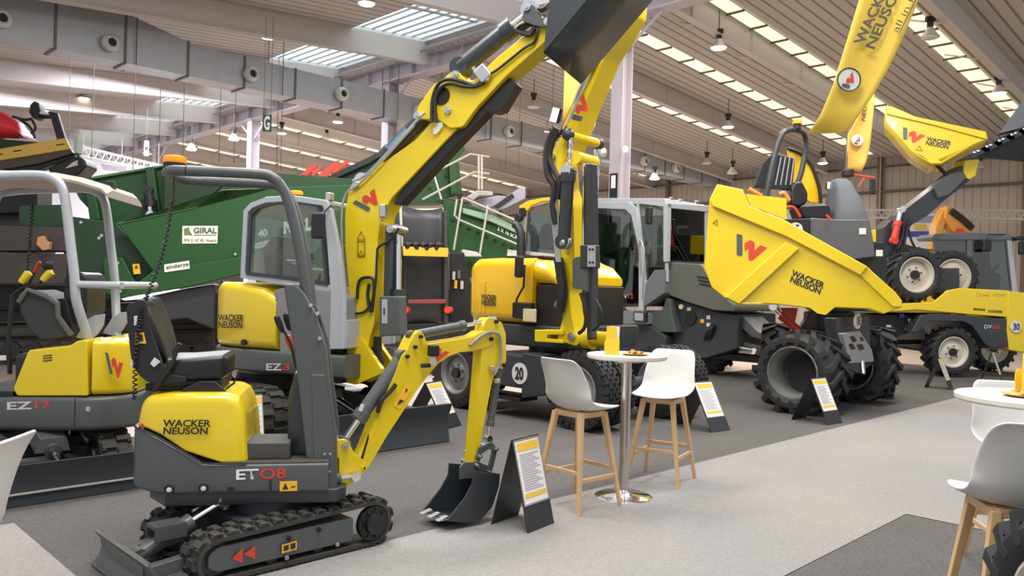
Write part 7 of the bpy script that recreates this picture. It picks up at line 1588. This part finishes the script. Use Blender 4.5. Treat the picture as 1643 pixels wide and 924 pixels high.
fr, o = banner('banner', L_, R_, 8.6, 'large yellow banner hanging diagonally above the dumper with a round logo', BAN, pole=False)
tt = -.05
def btxt(s, bl, br, tl, m=BKL, **k):
    ftext(fr, s, [bl, br, tl], tt, m, o, **k)
BI = mat('banner_ink', (.10, .09, .07), .6)
btxt('WACKER', (1384, 73), (1431, -28), (1367, 70), m=BI, bold=.03, depth=.03)
btxt('NEUSON', (1401, 81), (1450, -25), (1385, 76), m=BI, bold=.03, depth=.03)
btxt('all in fo', (1438, 54), (1470, -10), (1429, 50), m=BI, bold=.0, depth=.03)
fpanel(fr, [(1441, 55), (1474, -12), (1476, -12), (1442.5, 55)], tt-.03, BI, o, name='underline')
q = fr.t(1360, 129, tt); g = MB(); g.cyl((q.x, tt-.02, q.z), (q.x, tt-.03, q.z), .125, n=36); g.build('logo_disc', WHP, o, fr=fr)
g = MB(); g.lathe([(.118, 0), (.128, 0), (.128, .012), (.118, .012)], (q.x, tt-.04, q.z), (0, 1, 0), 36); g.build('logo_ring', BKL, o, fr=fr)
flogo(fr, [(1362, 142), (1372, 116), (1350, 138)], tt-.045, o, depth=.0)
# the two top corners of the large banner are held by cords from the roof
b = MB(); b.tube([fr.t(1396, -60, 0), fr.t(1396, -60, 0)+Vector((0, 0, 3.0))], .008, 5); b.tube([fr.t(1510, -90, 0), fr.t(1510, -90, 0)+Vector((0, 0, 3.0))], .008, 5); b.build('cord', BATT, o, fr=fr)
L_ = [(1400, 140), (1388, 165), (1366, 205), (1360, 215), (1358, 270), (1357, 272)]; R_ = [(1403, 138), (1402, 165), (1398, 205), (1396, 230), (1391, 258), (1384, 274)]
fr, o = banner('banner', L_, R_, 15.5, 'orange yellow feather banner behind the large one with a small round logo', BAN2, pole='L')
q = fr.t(1375, 225, tt); g = MB(); g.cyl((q.x, -.06, q.z), (q.x, -.075, q.z), .11, n=30); g.build('logo_disc', WHP, o, fr=fr)
flogo(fr, [(1376, 232), (1381, 219), (1370, 230)], -.085, o, depth=.0)
ftext(fr, 'NEU', [(1388, 195), (1391, 172), (1382, 193)], -.07, BKL, o, bold=.02)
L_ = [(906, 110), (905, 135), (904, 170), (903, 205)]; R_ = [(940, 88), (935, 118), (925, 165), (915, 205)]
banner('banner', L_, R_, 12.5, 'narrow orange banner seen behind the upright arm below the dark bucket', BAN2, pole='L')
fg = Fr(at(428, 198, 18), 0); fg.o.z = 0; gs = fthing(fg, 'hanging_sign', 'hanging dark green aisle sign with a white letter G', 'sign')
b = MB(); p0 = fg.t(421, 211, 0); p1 = fg.t(436, 184, 0); b.bb((p0.x, -.01, p0.z), (p1.x, .01, p1.z)); b.build('board', mat('dark_green_board', (.03, .09, .06), .5), gs, fr=fg)
text('G', RL(gs, fg, (p0.x+.035, -.012, p0.z+.03)), Vector((p1.x-p0.x-.07, 0, 0)), Vector((0, 0, p1.z-p0.z-.06)), WHL, gs, bold=.03)
for x_ in (p0.x+.02, p1.x-.02): b = MB(); b.tube([(x_, 0, p1.z), (x_, 0, p1.z+2.2)], .006, 4); b.build('cord', BATT, gs, fr=fg)
fh = Fr(at(235, 238, 30), 0); fh.o.z = 0; hs_ = fthing(fh, 'hanging_sign', 'small white aisle sign with a dark letter H by the far left column', 'sign')
p0 = fh.t(231, 250, 0); p1 = fh.t(239, 226, 0); b = MB(); b.bb((p0.x, -.01, p0.z), (p1.x, .01, p1.z)); b.build('board', WHP, hs_, fr=fh)
text('H', RL(hs_, fh, (p0.x+.03, -.012, p0.z+.04)), Vector((p1.x-p0.x-.06, 0, 0)), Vector((0, 0, p1.z-p0.z-.08)), BKL, hs_, bold=.03)
b = MB(); b.tube([((p0.x+p1.x)/2, 0, p1.z), ((p0.x+p1.x)/2, 0, p1.z+1.5)], .006, 4); b.build('cord', BATT, hs_, fr=fh)
